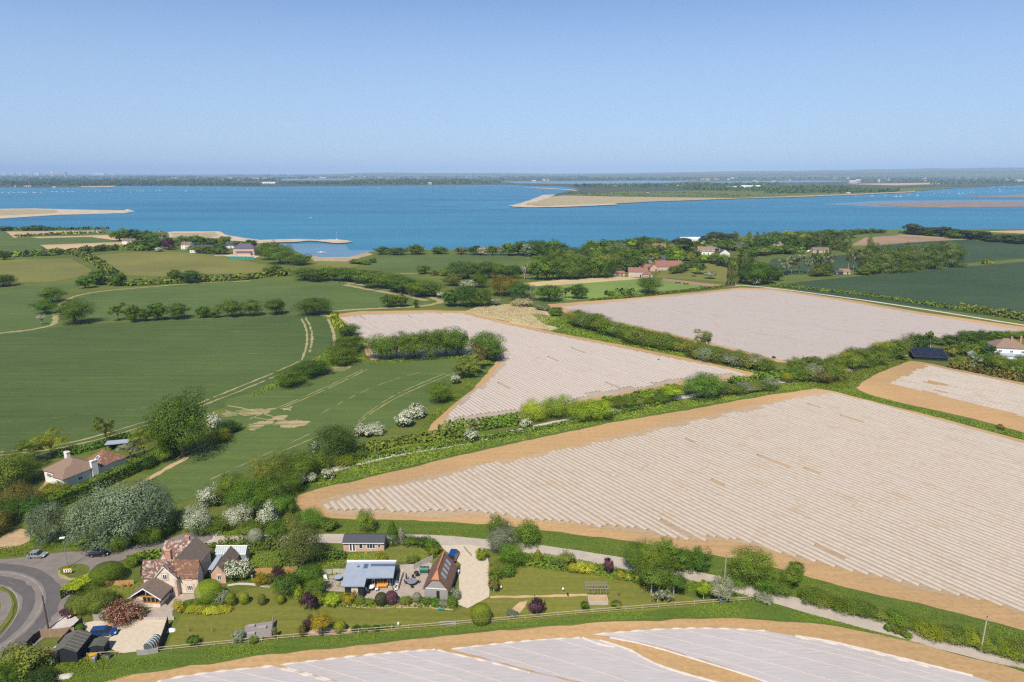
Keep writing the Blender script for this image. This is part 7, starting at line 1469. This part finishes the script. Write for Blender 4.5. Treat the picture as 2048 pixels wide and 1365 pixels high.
# ------------------------------------------------------------------ garden things
t = thing('pergola_beds', 'timber pergola frame over pale raised beds on the lawn', 'raised bed', P(1197, 1211)); mb = MB()
for yy in (0, 2.2): mb.box(-2.0, 2.0, yy, yy + .12, 0, .8)
for xx in (-2.0, 1.88): mb.box(xx, xx + .12, .13, 2.19, 0, .79)
mb.build('bed', M['concrete'], t)
for xx in (-2, -.7, .7, 2):
    for yy in (2.4, 4.6): mb = MB(); mb.tube([(xx, yy, 0), (xx, yy, 2.2)], .07, 5); mb.build('upright', M['deck_wood'], t)
mb = MB()
for yy in (2.4, 3.5, 4.6): mb.tube([(-2.4, yy, 2.25), (2.4, yy, 2.25)], .06, 4)
for k in range(8): xx = -2.1 + k * .6; mb.tube([(xx, 2.1, 2.35), (xx, 5.0, 2.35)], .045, 4)
mb.build('beam', M['deck_wood'], t); mb = MB(); mb.box(-1.87, 1.87, .14, 2.18, .1, .62); mb.build('earth', M['soil_far'], t)
t = thing('deck', 'weathered grey timber deck with benches on the cottage lawn', 'deck', P(515, 1282), math.radians(14)); mb = MB()
for k in range(12): mb.box(-2.6, 2.6, .2 + k * .36, .53 + k * .36, .5, .62)
mb.build('boards', M['deck_wood'], t)
for xx in (-2.5, 2.5):
    for yy in (.3, 2.3, 4.4): mb = MB(); mb.tube([(xx, yy, 0), (xx, yy, .5 if xx < 0 else 1.7)], .07, 5); mb.build('post', M['deck_wood'], t)
for k, (bx, by, bw) in enumerate([(-1.2, 1.2, 1.4), (.6, 2.6, 1.6), (-1.4, 3.6, 1.2)]): q = MB(); q.box(bx - bw / 2, bx + bw / 2, by - .3, by + .3, .63, 1.05); q.build('bench_box', M['grey_wood'], t)
mb = MB()
for zz in (.9, 1.25, 1.6): mb.box(2.45, 2.55, .3, 4.4, zz, zz + .1)
mb.build('railing', M['deck_wood'], t); mb = MB(); mb.box(-1.6, .9, -.6, -.1, .38, .46)
for xx in (-1.5, .8): mb.box(xx - .05, xx + .05, -.55, -.15, 0, .38)
mb.box(-1.6, .9, -.05, .05, .5, .95); mb.build('bench', M['grey_wood'], t)
def round_table(label, x, y, r, m, h=.74, group=None, name='round_table'):
    t = thing(name, label, 'table', P(x, y, .26), 0, group); mb = MB(); mb.tube([(0, 0, h - .05), (0, 0, h)], r, 16); mb.build('table_top', M[m], t)
    for k in range(4): a = k * math.pi / 2 + .4; mb = MB(); mb.tube([(math.cos(a) * r * .75, math.sin(a) * r * .75, 0), (math.cos(a) * r * .4, math.sin(a) * r * .4, h - .05)], .03, 5); mb.build('leg', M['dark'], t)
round_table('large round grey table on the paved yard beside the barn', 824, 1168, 1.1, 'metal')
round_table('round white table on the terrace of the flat-roofed house', 742, 1180, .7, 'white_paint')
round_table('dark round table left of the flat-roofed house', 677, 1160, .9, 'membrane')
def chair(label, x, y, rz, m, group=None):
    t = thing('garden_chair', label, 'chair', P(x, y, .26), rz, group); mb = MB(); mb.box(-.26, .26, -.26, .26, .4, .46); mb.build('seat', M[m], t); mb = MB(); mb.obox(Vector((0, .26, .72)), (.26, .03, .28), 0, tilt=-.15); mb.build('backrest', M[m], t)
    for xx in (-.22, .22):
        for yy in (-.22, .22): mb = MB(); mb.tube([(xx, yy, 0), (xx, yy, .4)], .025, 4); mb.build('leg', M[m], t)
for i, (x, y, rz) in enumerate([(735, 1184, 1.4), (746, 1176, -2.2), (753, 1182, -1.2), (793, 1172, .4), (791, 1182, 2.0)]):
    chair(['white chair left of the round terrace table', 'white chair behind the round terrace table', 'white chair right of the round terrace table', 'white chair at the glass screen, the farther one', 'white chair at the glass screen, the nearer one'][i], x, y, rz, 'white_paint', 'white terrace chairs')
for i, (x, y, rz) in enumerate([(812, 1168, 1.5), (836, 1166, -1.5), (824, 1176, 3.1), (826, 1159, 0)]):
    chair(['dark chair left of the large round grey table', 'dark chair right of the large round grey table', 'dark chair in front of the large round grey table', 'dark chair behind the large round grey table'][i], x, y, rz, 'dark', 'dark yard chairs')
t = thing('garden_sofa', 'orange cushioned garden sofa under the covered terrace', 'sofa', P(764, 1174, .26)); mb = MB(); mb.box(-1.1, 1.1, -.4, .4, .1, .42); mb.build('base', M['oak_wood'], t); mb = MB(); mb.box(-1.08, 1.08, -.42, .3, .42, .56); mb.build('seat_cushion', M['orange'], t, bevel=.04); mb = MB(); mb.box(-1.08, 1.08, .3, .5, .42, 1.0); mb.build('back_cushion', M['orange'], t, bevel=.04)
t = thing('sun_lounger', 'white sun lounger on the paving left of the flat-roofed house', 'lounger', P(652, 1162, .26), .5); mb = MB(); mb.box(-.35, .35, -.9, .4, .3, .4); mb.build('seat', M['white_paint'], t); mb = MB(); mb.obox(Vector((0, .75, .6)), (.35, .4, .04), 0, tilt=.6); mb.build('backrest', M['white_paint'], t)
for xx in (-.3, .3):
    for yy in (-.8, .3): mb = MB(); mb.box(xx - .03, xx + .03, yy - .03, yy + .03, 0, .3); mb.build('leg', M['white_paint'], t)
t = thing('fire_bowl', 'black covered barbecue on the paved yard', 'barbecue', P(833, 1153, .26)); mb = MB(); mb.loft([[(math.cos(a) * r, math.sin(a) * r, z) for a in [k * math.pi / 5 for k in range(10)]] for r, z in ((.3, .6), (.55, .8), (.55, 1.0), (.3, 1.2), (.05, 1.25))]); mb.build('bowl', M['dark'], t)
for k in range(3): a = k * 2.1; mb = MB(); mb.tube([(math.cos(a) * .5, math.sin(a) * .5, 0), (math.cos(a) * .25, math.sin(a) * .25, .65)], .03, 5); mb.build('leg', M['dark'], t)
t = thing('oil_tank', 'green plastic oil tank against the left side of the barn', 'tank', P(849, 1146, .26)); mb = MB(); mb.tube([(-1.0, 0, .8), (-.95, 0, .8), (.95, 0, .8), (1.0, 0, .8)], [.5, .7, .7, .5], 12); mb.build('tank_body', M['green_plastic'], t); mb = MB(); mb.box(-.8, .8, -.4, .4, 0, .15); mb.build('plinth', M['concrete'], t); mb = MB(); mb.tube([(0, 0, 1.45), (0, 0, 1.62)], .15, 8); mb.build('filler_cap', M['dark'], t)
t = thing('patio_heater', 'slim dark statue beside the round yard table', 'statue', P(813, 1160, .26)); mb = MB(); mb.tube([(0, 0, 0), (0, 0, .3), (0, 0, .9), (0, 0, 1.3), (0, 0, 1.55)], [.2, .14, .2, .1, .12], 8); mb.build('figure', M['dark'], t); mb = MB(); mb.box(-.25, .25, -.25, .25, 0, .12); mb.build('plinth', M['concrete'], t)
def bin_(label, x, y, m, lid, rz=0, nm='wheelie_bin'):
    t = thing(nm, label, 'bin', P(x, y), rz, None); mb = MB(); mb.loft([[(-.24, -.26, .06), (.24, -.26, .06), (.24, .26, .06), (-.24, .26, .06)], [(-.3, -.34, 1.0), (.3, -.34, 1.0), (.3, .34, 1.0), (-.3, .34, 1.0)]]); mb.build('bin_body', M[m], t)
    mb = MB(); mb.loft([[(-.32, -.37, 1.0), (.32, -.37, 1.0), (.32, .4, 1.0), (-.32, .4, 1.0)], [(-.28, -.3, 1.1), (.28, -.3, 1.1), (.28, .36, 1.1), (-.28, .36, 1.1)]]); mb.build('lid', M[lid], t)
    for s_ in (-1, 1): mb = MB(); mb.tube([(s_ * .22, .3, .1), (s_ * .3, .3, .1)], .1, 8); mb.build('wheel', M['rubber'], t)
bin_('pale blue bin on the grass below the short black shed', 190, 1324, 'metal', 'metal'); bin_('grey bin on the grass right of the short black shed', 217, 1318, 'metal', 'dark')
bin_('dark bin beside the barn on the gravel drive', 916, 1143, 'dark', 'dark'); bin_('white-lidded bin beside the barn on the gravel drive', 916, 1150, 'metal', 'white_paint')
t = thing('wheelbarrow', 'yellow barrow tipped up against the short black shed', 'wheelbarrow', P(186, 1321), math.radians(60)); mb = MB(); mb.loft([[(-.3, -.25, .5), (.5, -.2, .35), (.5, .2, .35), (-.3, .25, .5)], [(-.5, -.45, 1.35), (.75, -.4, 1.0), (.75, .4, 1.0), (-.5, .45, 1.35)]]); mb.build('tray', M['yellow'], t); mb = MB(); mb.tube([(.75, -.06, .2), (.75, .06, .2)], .2, 12); mb.build('wheel', M['rubber'], t); mb = MB()
for s_ in (-1, 1): mb.tube([(.75, s_ * .1, .2), (-.3, s_ * .28, .55), (-1.0, s_ * .32, 1.0)], .035, 5); mb.tube([(-.3, s_ * .28, .55), (-.35, s_ * .28, 0)], .035, 5)
mb.build('handle', M['yellow'], t)
def draped(name, label, cat, x, y, sx, sy, h, m, rz=0, seed=1):
    r = random.Random(seed); t = thing(name, label, cat, P(x, y), rz); mb = MB(); n = 6
    g = [[(-sx + 2 * sx * i / n, -sy + 2 * sy * j / n, max(.02, h * (1 - abs(2 * j / n - 1) ** 1.5) * (1 - abs(2 * i / n - 1) ** 4) * r.uniform(.75, 1.1))) for i in range(n + 1)] for j in range(n + 1)]
    for j in range(n):
        for i in range(n): mb.poly([g[j][i], g[j][i + 1], g[j + 1][i + 1], g[j + 1][i]])
    o = mb.build('sheet', M[m], t, smooth=True); return t
draped('tarpaulin', 'bright blue tarpaulin heap at the corner of the long black shed', 'tarpaulin', 113, 1318, 1.0, 1.3, 1.2, 'blue_tarp', .4, 2)
draped('covered_boat', 'white sheet-covered trailer beside the long black shed', 'cover', 137, 1286, .9, 2.2, 1.0, 'render', math.radians(-33), 3)
draped('debris_pile', 'grey heap of garden rubble on the verge below the sheds', 'rubble heap', 128, 1354, 1.4, .8, .5, 'concrete', .2, 4)
draped('straw_bale', 'pale covered heap beside the greenhouse', 'heap', 343, 1262, .8, .5, .6, 'render', .2, 5)
def plant_pot(label, x, y, r, h): 
    t = thing('plant_pot', label, 'plant pot', P(x, y, .26), 0, 'pots on the cottage terrace'); mb = MB(); mb.tube([(0, 0, 0), (0, 0, h * .85), (0, 0, h)], [r * .65, r, r * 1.1], 10); mb.build('pot', M['terracotta'], t)
    pr = proto('bush', 0, 0, 'grey'); o = bpy.data.objects.new('pot_plant', pr['crown']); link(o, t); o.location = (0, 0, h * .9); o.scale = (r * 2.4, r * 2.4, h * 1.1)
plant_pot('terracotta pot with a spiky plant, nearer the yard', 282, 1238, .38, .8); plant_pot('terracotta pot with a spiky plant, nearer the garden room', 290, 1228, .38, .8)
for i, (x, y, m, lb) in enumerate([(1126, 1186, 'white_paint', 'white garden lamp post left of the raised beds'), (1135, 1196, 'dark', 'dark bird feeder post on the garden path'), (1237, 1196, 'pole', 'brown nest box post right of the raised beds'), (1441, 1210, 'blue_tarp', 'pale blue post box at the fence corner'), (1002, 1182, 'white_paint', 'white marker post beside the small coppery tree'), (797, 1256, 'white_paint', 'white life-ring post at the garden fence'), (246, 1176, 'terracotta', 'small terracotta urn on the cottage lawn, the left one'), (258, 1175, 'terracotta', 'small terracotta urn on the cottage lawn, the right one'), (505, 1160, 'rail', 'pale stone figure right of the cream shrub')]):
    t = thing('garden_post' if i < 6 else 'garden_urn', lb, 'garden post' if i < 6 else 'urn', P(x, y)); mb = MB(); mb.tube([(0, 0, 0), (0, 0, .7)], .05 if i < 6 else .14, 6); mb.build('stem', M['pole_pale'] if i < 6 else M[m], t); mb = MB(); mb.loft([[(math.cos(a) * r, math.sin(a) * r, z) for a in [k * math.pi / 4 for k in range(8)]] for r, z in ((.1, .7), (.2, .8), (.2, 1.1), (.06, 1.25))]); mb.build('head', M[m], t)
for i, (x, y) in enumerate([(376, 1266), (424, 1266), (1165, 1140)][:2]):
    t = thing('support_stake', ['thin stake with a leaning prop on the cottage lawn, left one', 'thin stake with a leaning prop on the cottage lawn, right one'][i], 'stake', P(x, y)); mb = MB(); mb.tube([(0, 0, 0), (0, 0, 1.6)], .045, 5); mb.build('stake', M['rail'], t); mb = MB(); mb.tube([(.5, .3, 0), (.2, .1, 1.3)], .035, 5); mb.build('prop', M['pole'], t)
t = thing('garden_bench', 'small turquoise crate stand on the border below the barn', 'bench', P(882, 1222)); mb = MB(); mb.box(-.6, .6, -.25, .25, .42, .5); mb.build('seat', M['turquoise'], t)
for xx in (-.5, .5): mb = MB(); mb.box(xx - .05, xx + .05, -.22, .22, 0, .42); mb.build('leg', M['turquoise'], t)
t = thing('tennis_screen', 'turquoise mesh fence round the court beside the brick house', 'fence', P(485, 519)); mb = MB(); mb.prism([(-13, 0, 0), (13, -3, 0), (13, -3, 3), (-13, 0, 3)], (0, .1, 0)); mb.build('mesh_screen', M['turquoise'], t)
for k in range(7): mb = MB(); mb.tube([(-13 + 26 * k / 6, -k * .5 - .06, 0), (-13 + 26 * k / 6, -k * .5 - .06, 3.2)], .08, 5); mb.build('post', M['dark'], t)
t = thing('courtyard_wall', 'pale low wall in front of the big brick house', 'wall', P(455, 512)); mb = MB(); mb.box(-14, 10, 0, .4, 0, 1.0); mb.build('wall_body', M['sand'], t); mb = MB(); mb.box(-14.2, 10.2, -.08, .48, 1.0, 1.12); mb.build('coping', M['concrete'], t)
sheet('gravel_drive', [(440, 511), (480, 508), (520, 513), (505, 518), (470, 515.5)], .1, M['gravel'], 3, .5)
def cart(label, x, y, m):
    t = thing('farm_trailer', label, 'trailer', P(x, y)); mb = MB(); mb.box(-2, 2, -1, 1, .8, 1.0); mb.build('bed', M['dark'], t); mb = MB()
    for a in ((-2, 2, -1, -.9), (-2, 2, .9, 1), (-2, -1.9, -.88, .88), (1.9, 2, -.88, .88)): mb.box(a[0], a[1], a[2], a[3], 1.01, 1.9)
    mb.build('side_board', M[m], t)
    for xx in (-1.2, 1.2):
        for s_ in (-1, 1): mb = MB(); mb.tube([(xx, s_ * .9, .45), (xx, s_ * 1.15, .45)], .45, 10); mb.build('wheel', M['rubber'], t)
cart('red farm trailer on the bare track by the village lawn', 1372, 569, 'terracotta'); cart('grey farm trailer behind the first on the bare track', 1356, 567, 'metal')
car('white car parked on the lane below the round field', 892, 551, .1, car_paint('white_car', (.7, .7, .7)), 4.3); car('silver car parked on the village drive', 1446, 531, .3, car_paint('grey_car', (.3, .31, .33)), 4.3); car('dark car parked among the village houses', 1512, 515, .2, car_paint('dark_car', (.03, .03, .035)), 4.3)
# ------------------------------------------------------------------ boats, far buildings, far woods
M['hull_white'] = mat('white_hull', (0.80, 0.80, 0.78), (0.7, 0.7, 0.7), 1, 0.4); M['sail'] = mat('mast_metal', (0.7, 0.7, 0.7), (0.6, 0.6, 0.6), 1, 0.4)
def hull_mb(L):
    mb = MB(); secs = []
    for f, w, z0 in ((-.5, .30, .1), (-.3, .36, 0), (0, .38, -.05), (.3, .26, 0), (.5, .02, .25)):
        x = f * L; b = w * L * .42; secs.append([(x, -b * .5, z0 * .5 - .1), (x, -b, L * .11), (x, 0, L * .12), (x, b, L * .11), (x, b * .5, z0 * .5 - .1)])
    mb.loft(secs); return mb
hullm = hull_mb(9).mesh('hull', M['hull_white']); cm = MB(); cm.loft([[(-2.2, -.8, 1.0), (1.6, -.6, 1.0), (1.6, .6, 1.0), (-2.2, .8, 1.0)], [(-1.8, -.55, 1.6), (.9, -.4, 1.5), (.9, .4, 1.5), (-1.8, .55, 1.6)]]); cabm = cm.mesh('cabin', M['hull_white'])
mm = MB(); mm.tube([(.6, 0, 1.0), (.6, 0, 12.5)], [.16, .1], 5); mm.tube([(.6, 0, 2.2), (-3.4, 0, 2.3)], .14, 5); mastm = mm.mesh('mast', M['sail'])
def boat(label, x, y, s, mast, group, rz=0.0):
    t = thing('sailing_boat' if mast else 'motor_boat', label, 'boat', P(x, y, -1.0), rz, group); t.scale = (s, s, s)
    for nm, me in (('hull', hullm), ('cabin', cabm)) + ((('mast', mastm),) if mast else ()): link(bpy.data.objects.new(nm, me), t)
rb = random.Random(21)
for x, y in [(5, 386), (18, 387), (28, 386), (38, 385.5), (46, 385.5), (51, 386), (66, 385.5), (70, 386), (82, 385.5), (105, 384.5), (113, 384.5), (126, 384.5), (137, 384.5), (145, 384.5)]:
    boat('small white motor boat in the dense line of moorings at far left', x, y, rb.uniform(1.2, 1.6), False, 'motor boats moored at far left', rb.uniform(-.4, .4))
for x, y in [(21, 383), (89, 380), (122, 377), (134, 378), (147, 377), (158, 377), (178, 384.5), (190, 384), (201, 384.5), (217, 382.5), (222, 382.5), (253, 383), (261, 385.5), (274, 383), (281, 382.5), (286, 383), (313, 382), (320, 382), (371, 383), (375, 382), (401, 381), (406, 381), (437, 380.5), (469, 379), (495, 381), (508, 380)]:
    boat('distant white yacht at anchor below the far wooded shore at left', x, y, rb.uniform(1.0, 1.35), True, 'yachts anchored at far left', rb.uniform(-3, 3))
boat('lone white yacht under the far shore near the middle', 757, 377.5, 1.5, True, None, .4); boat('small white boat right of the lone yacht under the far shore', 875, 377, 1.2, False, None, .1)
for x, y in [(1711, 393.5), (1744, 393), (1771, 392), (1792, 394), (1801, 394), (1818, 391), (1835, 392), (1869, 388), (1885, 387), (1897, 388), (1918, 388.5), (1926, 387.5), (1940, 386), (1947, 386)]:
    boat('white yacht moored along the channel beside the sandy peninsula', x, y, rb.uniform(1.05, 1.4), True, 'yachts moored beside the peninsula', rb.uniform(-3, 3))
for x, y in [(1981, 378), (1986, 375), (1999, 379.5), (2000, 384.5), (2006, 374.5), (2018, 375.5), (2028, 383), (2032, 375), (2040, 374.5)]:
    boat('white yacht moored in the upper right creek', x, y, rb.uniform(1.1, 1.5), True, 'yachts moored in the upper right creek', rb.uniform(-3, 3))
boat('white boat pulled up near the tip of the sandy spit at left', 256, 421.5, 1.4, False, None, .2)
boat('white moored boat in the creek behind the round field', 643, 506.5, 1.0, False, None, .3); boat('small boat beside the creek spit', 674, 480.5, .9, True, None, 1.3); boat('tiny white boat alone on the open bay left of the spit', 622, 436.5, .8, False, None, 1.0)
for i, (x, y) in enumerate([(1590, 504), (1600, 503), (1586, 506), (1618, 504)]):
    o = thing('motor_boat', ['white boat laid up in the yard, the leftmost', 'largest white boat laid up in the yard', 'low white boat in front of the laid-up boats', 'white boat laid up at the right of the yard'][[1, 2, 0, 3][i]], 'boat', P(x, y), .3 * i, 'boats laid up in the yard')
    for nm, me in (('hull', hullm), ('cabin', cabm)): q = bpy.data.objects.new(nm, me); link(q, o); q.location.z = .4
# far buildings
M['far_white'] = mat('far_white_wall', (0.78, 0.76, 0.72), (0.6, 0.58, 0.55), 0.05, 0.8); M['far_grey'] = mat('far_grey_wall', (0.40, 0.40, 0.42), (0.3, 0.3, 0.32), 0.05, 0.8); M['far_pink'] = mat('far_pink_wall', (0.62, 0.46, 0.38), (0.5, 0.36, 0.3), 0.05, 0.8)
def far_block(label, x, y, wpx, hpx, m, roof='far_grey', group=None, flat=False, cat='building'):
    k = mpp(x, y); w = wpx * k; h = hpx * k; t = thing('distant_building', label, cat, P(x, y), 0, group); d = max(w * .4, 8); mb = MB()
    if flat: mb.box(-w / 2, w / 2, 0, d, -1, h)
    else: gable_walls(mb, -w / 2, w / 2, 0, d, h * .65, h, 'x', -1)
    mb.build('wall', M[m], t); mb = MB()
    if flat: mb.box(-w / 2 - .6, w / 2 + .6, -.6, d + .6, h, h + max(.6, h * .06))
    else: gable_roof(mb, -w / 2, w / 2, 0, d, h * .65, h, 'x', .5, .4)
    mb.build('roof', M[roof], t); mb = MB(); n = max(2, int(w / 14))
    for i in range(n): xx = -w / 2 + w * (i + .5) / n; mb.box(xx - w / n * .25, xx + w / n * .25, -.25, -.02, h * .15, h * .5)
    mb.build('window_band', M['glass'], t)
for x, y, w, h, m, lb in [(8, 351, 8, 4.5, 'far_white', 'first pale tower block on the far left skyline, by the edge'), (25, 351, 9, 5, 'far_pink', 'pinkish block on the far left skyline left of the sail tower'), (40, 351, 6, 5, 'far_white', 'white block just left of the sail tower'), (58, 351, 12, 5, 'far_pink', 'broad block at the foot of the sail tower'), (74, 352, 10, 6, 'far_white', 'white block right of the sail tower'), (90, 351, 3, 5, 'far_grey', 'narrow grey tower on the far left skyline'), (104, 351, 6, 7.5, 'far_white', 'tall white tower block on the far left skyline'), (124, 353, 14, 8, 'far_grey', 'dark gantry-like block on the far left skyline'),
                          (150, 352, 12, 3, 'far_grey', 'low grey block right of the dark gantry block'), (196, 351.5, 24, 4.5, 'far_white', 'long white slab on the far left skyline'), (226, 352, 10, 5, 'far_pink', 'pinkish block right of the long white slab'), (252, 352, 8, 4, 'far_grey', 'grey block farthest right on the left skyline')]:
    far_block(lb, x, y, w, h, m, flat=True, group='towers on the far left skyline')
t = thing('sail_tower', 'slender pale sail-shaped tower rising over the far left skyline', 'tower', P(54, 351)); k = mpp(54, 351); mb = MB(); mb.tube([(0, 0, 0), (0, 0, 14 * k)], [k * 1.0, k * .25], 6); mb.build('mast', M['far_white'], t); mb = MB(); mb.loft([[(0, -4, z * k), (w * k, -4, z * k), (w * k, 4, z * k), (0, 4, z * k)] for z, w in ((1, .4), (4, 2.0), (8, 1.5), (12, .5))]); mb.build('sail', M['far_white'], t)
t = thing('leaning_crane', 'pale leaning crane in front of the far left skyline', 'crane', P(134, 357)); k = mpp(134, 357); mb = MB(); mb.tube([(0, 0, 0), (-4 * k, 0, 8 * k)], [k * .7, k * .3], 5); mb.build('jib', M['far_white'], t); mb = MB(); mb.box(-k * 1.5, k * 1.5, -8, 8, 0, k * 1.2); mb.build('base', M['far_grey'], t)
for x, y, w, h, m, lb in [(537, 368, 26, 3.4, 'far_white', 'long white building on the far shore left of the middle'), (860, 369.5, 8, 4, 'far_pink', 'pinkish house on the far shore near the middle'), (918, 366, 10, 3, 'far_pink', 'pale house among far trees near the middle'), (1068, 365.5, 8, 4.5, 'far_pink', 'pink house at the far narrows'), (1091, 362, 12, 3.5, 'far_white', 'white building behind the far narrows'), (1358, 377, 8, 6, 'far_pink', 'pinkish house with roof on the sandy peninsula'), (1295, 387.5, 5, 2.4, 'far_white', 'tiny white hut on the salt marsh'), (1414, 378, 10, 4, 'far_white', 'white hall on the peninsula left of the long sheds'), (1465, 378, 24, 4.5, 'far_white', 'long white shed on the peninsula, left one'), (1503, 377, 38, 5.5, 'far_white', 'longest white shed on the peninsula'),
                          (1697, 389.5, 8, 4.5, 'far_pink', 'pale cottage at the waterside end of the peninsula'), (1728, 384, 9, 3.2, 'far_white', 'white house among the peninsula trees'), (1706, 367, 14, 6, 'far_white', 'white flats above the far tan field'), (1716, 366, 9, 7, 'far_pink', 'pinkish flats above the far tan field'), (1758, 365, 4, 6, 'far_white', 'slim white tower right of the far tan field'), (2015, 361, 8, 3, 'far_white', 'white house on the far right shore'), (2040, 364, 14, 4, 'far_white', 'long white house at the right end of the far shore'), (1668, 354, 8, 3, 'far_pink', 'reddish roofed block on the distant right plain'), (30, 374.5, 3, 2.5, 'far_white', 'white boathouse at the far left shore'), (55, 374.5, 14, 2.5, 'far_pink', 'pinkish terrace on the far left shore'), (108, 375.2, 6, 2, 'far_white', 'white clubhouse on the far left shore')]:
    far_block(lb, x, y, w, h, m, roof='far_white' if m == 'far_white' and w > 20 else 'far_grey')
for i, (x, y, w, h) in enumerate([(705, 353.5, 5, 2.5), (725, 354, 12, 3), (780, 347.5, 18, 2.4), (812, 346.5, 6, 2.5), (990, 354, 22, 2.5), (345, 355.5, 18, 2), (460, 355.5, 10, 2.5), (490, 355, 12, 2), (520, 356, 30, 2), (618, 356, 6, 2.5), (645, 355, 12, 2.5)]):
    far_block('pale distant building on the hazy plain beyond the far shore, left of the peninsula', x, y + 2, w, h, ['far_white', 'far_pink'][i % 2], group='pale buildings on the hazy plain, left')
rr_ = random.Random(9)
for i in range(34):
    far_block('pale distant house on the hazy plain behind the peninsula', rr_.uniform(1400, 2040), rr_.uniform(355, 364), rr_.uniform(4, 9), rr_.uniform(1.6, 2.6), ['far_white', 'far_pink', 'far_grey'][i % 3], group='pale houses on the hazy plain, right')
# far woods: crowns in their hundreds that read as dark belts
def far_wood(name, lines, seed, leaves, hpx, n_per, spread=1.2):
    rng = np.random.default_rng(seed); VV = []; FF = []; TT = []; base = 0
    for (xa, ya), (xb, yb) in lines:
        n = int(abs(xb - xa) * n_per)
        for i in range(n):
            f = rng.random(); x = xa + (xb - xa) * f; y = ya + (yb - ya) * f + rng.normal() * spread * .5; k = mpp(x, y); p = P(x, y); h = rng.uniform(.65, 1.25) * hpx * k; w = h * rng.uniform(.7, 1.3)
            m = 22; d = rng.normal(size=(m, 3)); d /= np.linalg.norm(d, axis=1, keepdims=True); d[:, 2] = np.abs(d[:, 2]) * 1.0 - .15
            pos = np.array([p.x, p.y, 0]) + d * np.array([w * .5, w * .5, h * .5]) * rng.uniform(.8, 1.05, (m, 1)) + np.array([0, 0, h * .45]); pos[:, 2] = np.maximum(pos[:, 2], h * .08)
            V, F = leaf_quads(pos, d + rng.normal(size=(m, 3)) * .4, h * .42, rng, 1.3); V[:, 2] = np.maximum(V[:, 2], .3); VV.append(V); FF.append(F + base); base += len(V); TT.append(np.clip(.45 + rng.normal(size=m) * .15 + rng.normal() * .2, 0, 1))
    o = bpy.data.objects.new(name, np_mesh(name, np.concatenate(VV), np.concatenate(FF), M['L_' + leaves], tone=np.concatenate(TT))); link(o); tag(o, kind='stuff')
far_wood('far_woodland', [((-60, 372), (260, 371)), ((-60, 369), (330, 368)), ((-60, 366), (360, 365)), ((60, 363), (330, 363)), ((230, 371), (520, 371.5)), ((330, 368), (520, 370)), ((340, 365), (470, 366)), ((380, 362), (560, 363)), ((560, 368), (700, 368)), ((600, 369), (980, 368)), ((690, 365), (1000, 366)), ((720, 363), (960, 363))], 1, 'darkgreen', 4.5, .55)
far_wood('far_woodland', [((1150, 374), (1330, 374)), ((1270, 376), (1300, 373)), ((1340, 377), (1500, 380)), ((1380, 380), (1520, 383)), ((1500, 376), (1560, 384)), ((1530, 386), (1690, 386)), ((1520, 382), (1720, 381)), ((1560, 384), (1790, 384)), ((1560, 378), (1700, 377)), ((1700, 386), (1800, 383)), ((1330, 373), (1560, 371))], 2, 'oak', 5.5, .75)
far_wood('marsh_scrub', [((1130, 387), (1300, 390)), ((1250, 393), (1480, 394)), ((1420, 390), (1520, 392)), ((1290, 386), (1420, 388)), ((1160, 390), (1240, 394))], 3, 'olive', 2.2, .5)
far_wood('far_woodland', [((1000, 361), (1400, 361)), ((960, 358), (1500, 358)), ((1000, 355), (1700, 355)), ((1200, 352), (2100, 352)), ((1500, 358), (2100, 357)), ((1700, 361), (2100, 361)), ((1780, 365), (2100, 364)), ((1860, 369), (2100, 366)), ((600, 356), (1000, 356)), ((300, 357), (620, 358)), ((-60, 359), (330, 358)), ((-60, 355), (400, 355)), ((450, 353), (1000, 353))], 4, 'darkgreen', 3.0, .55)
# ------------------------------------------------------------------ hills on the horizon and the haze in the air
def hills(name, prof, ydist, thick, m):
    V = []; F = []; n = len(prof)
    for k, (x, ytop) in enumerate(prof):
        X = (x - 1024) / FPX * ydist * 1.03
        h = max(8, CAM_H + (346 - ytop) / FPX * ydist * 1.03)
        V += [(X, ydist - thick, -0.5), (X, ydist - thick * 0.4, h * 0.62), (X, ydist, h), (X, ydist + thick, -0.5)]
        if k:
            for j in range(3): F.append((4 * k - 4 + j, 4 * k + j, 4 * k + j + 1, 4 * k - 3 + j))
    o = bpy.data.objects.new(name, np_mesh(name, V, F, m, smooth=True)); link(o); return tag(o, kind='structure')
_hm = field_mat('hill_woods', (0.045, 0.07, 0.03), (0.15, 0.16, 0.07), 0.0, streak=0.002, big=0.0008)
rh = random.Random(5)
hills('hills', [(x, y + rh.uniform(-.5, .5)) for x, y in [(-900, 349), (-100, 351), (100, 351), (300, 350), (500, 350.5), (650, 349.5), (740, 347), (790, 345.5), (850, 346), (930, 346.5), (1000, 346), (1100, 348), (1200, 347), (1300, 346)] + [(1300 + 40 * i, 345.5 - i * 0.55) for i in range(1, 19)] + [(2080, 332), (2200, 331), (2500, 330), (3000, 334)]], 19000, 3500, _hm)
hills('hills', [(x, y + rh.uniform(-.4, .4)) for x, y in [(1150, 351), (1250, 349), (1400, 348), (1550, 346), (1700, 344.5), (1850, 343), (2048, 341), (2400, 340), (2900, 343)]], 13500, 2500, _hm)
hz = MB(); hz.box(-37000, 37000, -310, 47000, -8, 420)
vm = bpy.data.materials.new('air_haze'); vm.use_nodes = True; vm.node_tree.nodes.clear()
pv = vm.node_tree.nodes.new('ShaderNodeVolumePrincipled'); vo = vm.node_tree.nodes.new('ShaderNodeOutputMaterial')
pv.inputs['Color'].default_value = (0.50, 0.71, 1.0, 1); pv.inputs['Density'].default_value = 5.4e-5; pv.inputs['Anisotropy'].default_value = -0.25
vm.node_tree.links.new(pv.outputs[0], vo.inputs['Volume'])
tag(hz.build('haze', vm), kind='stuff')
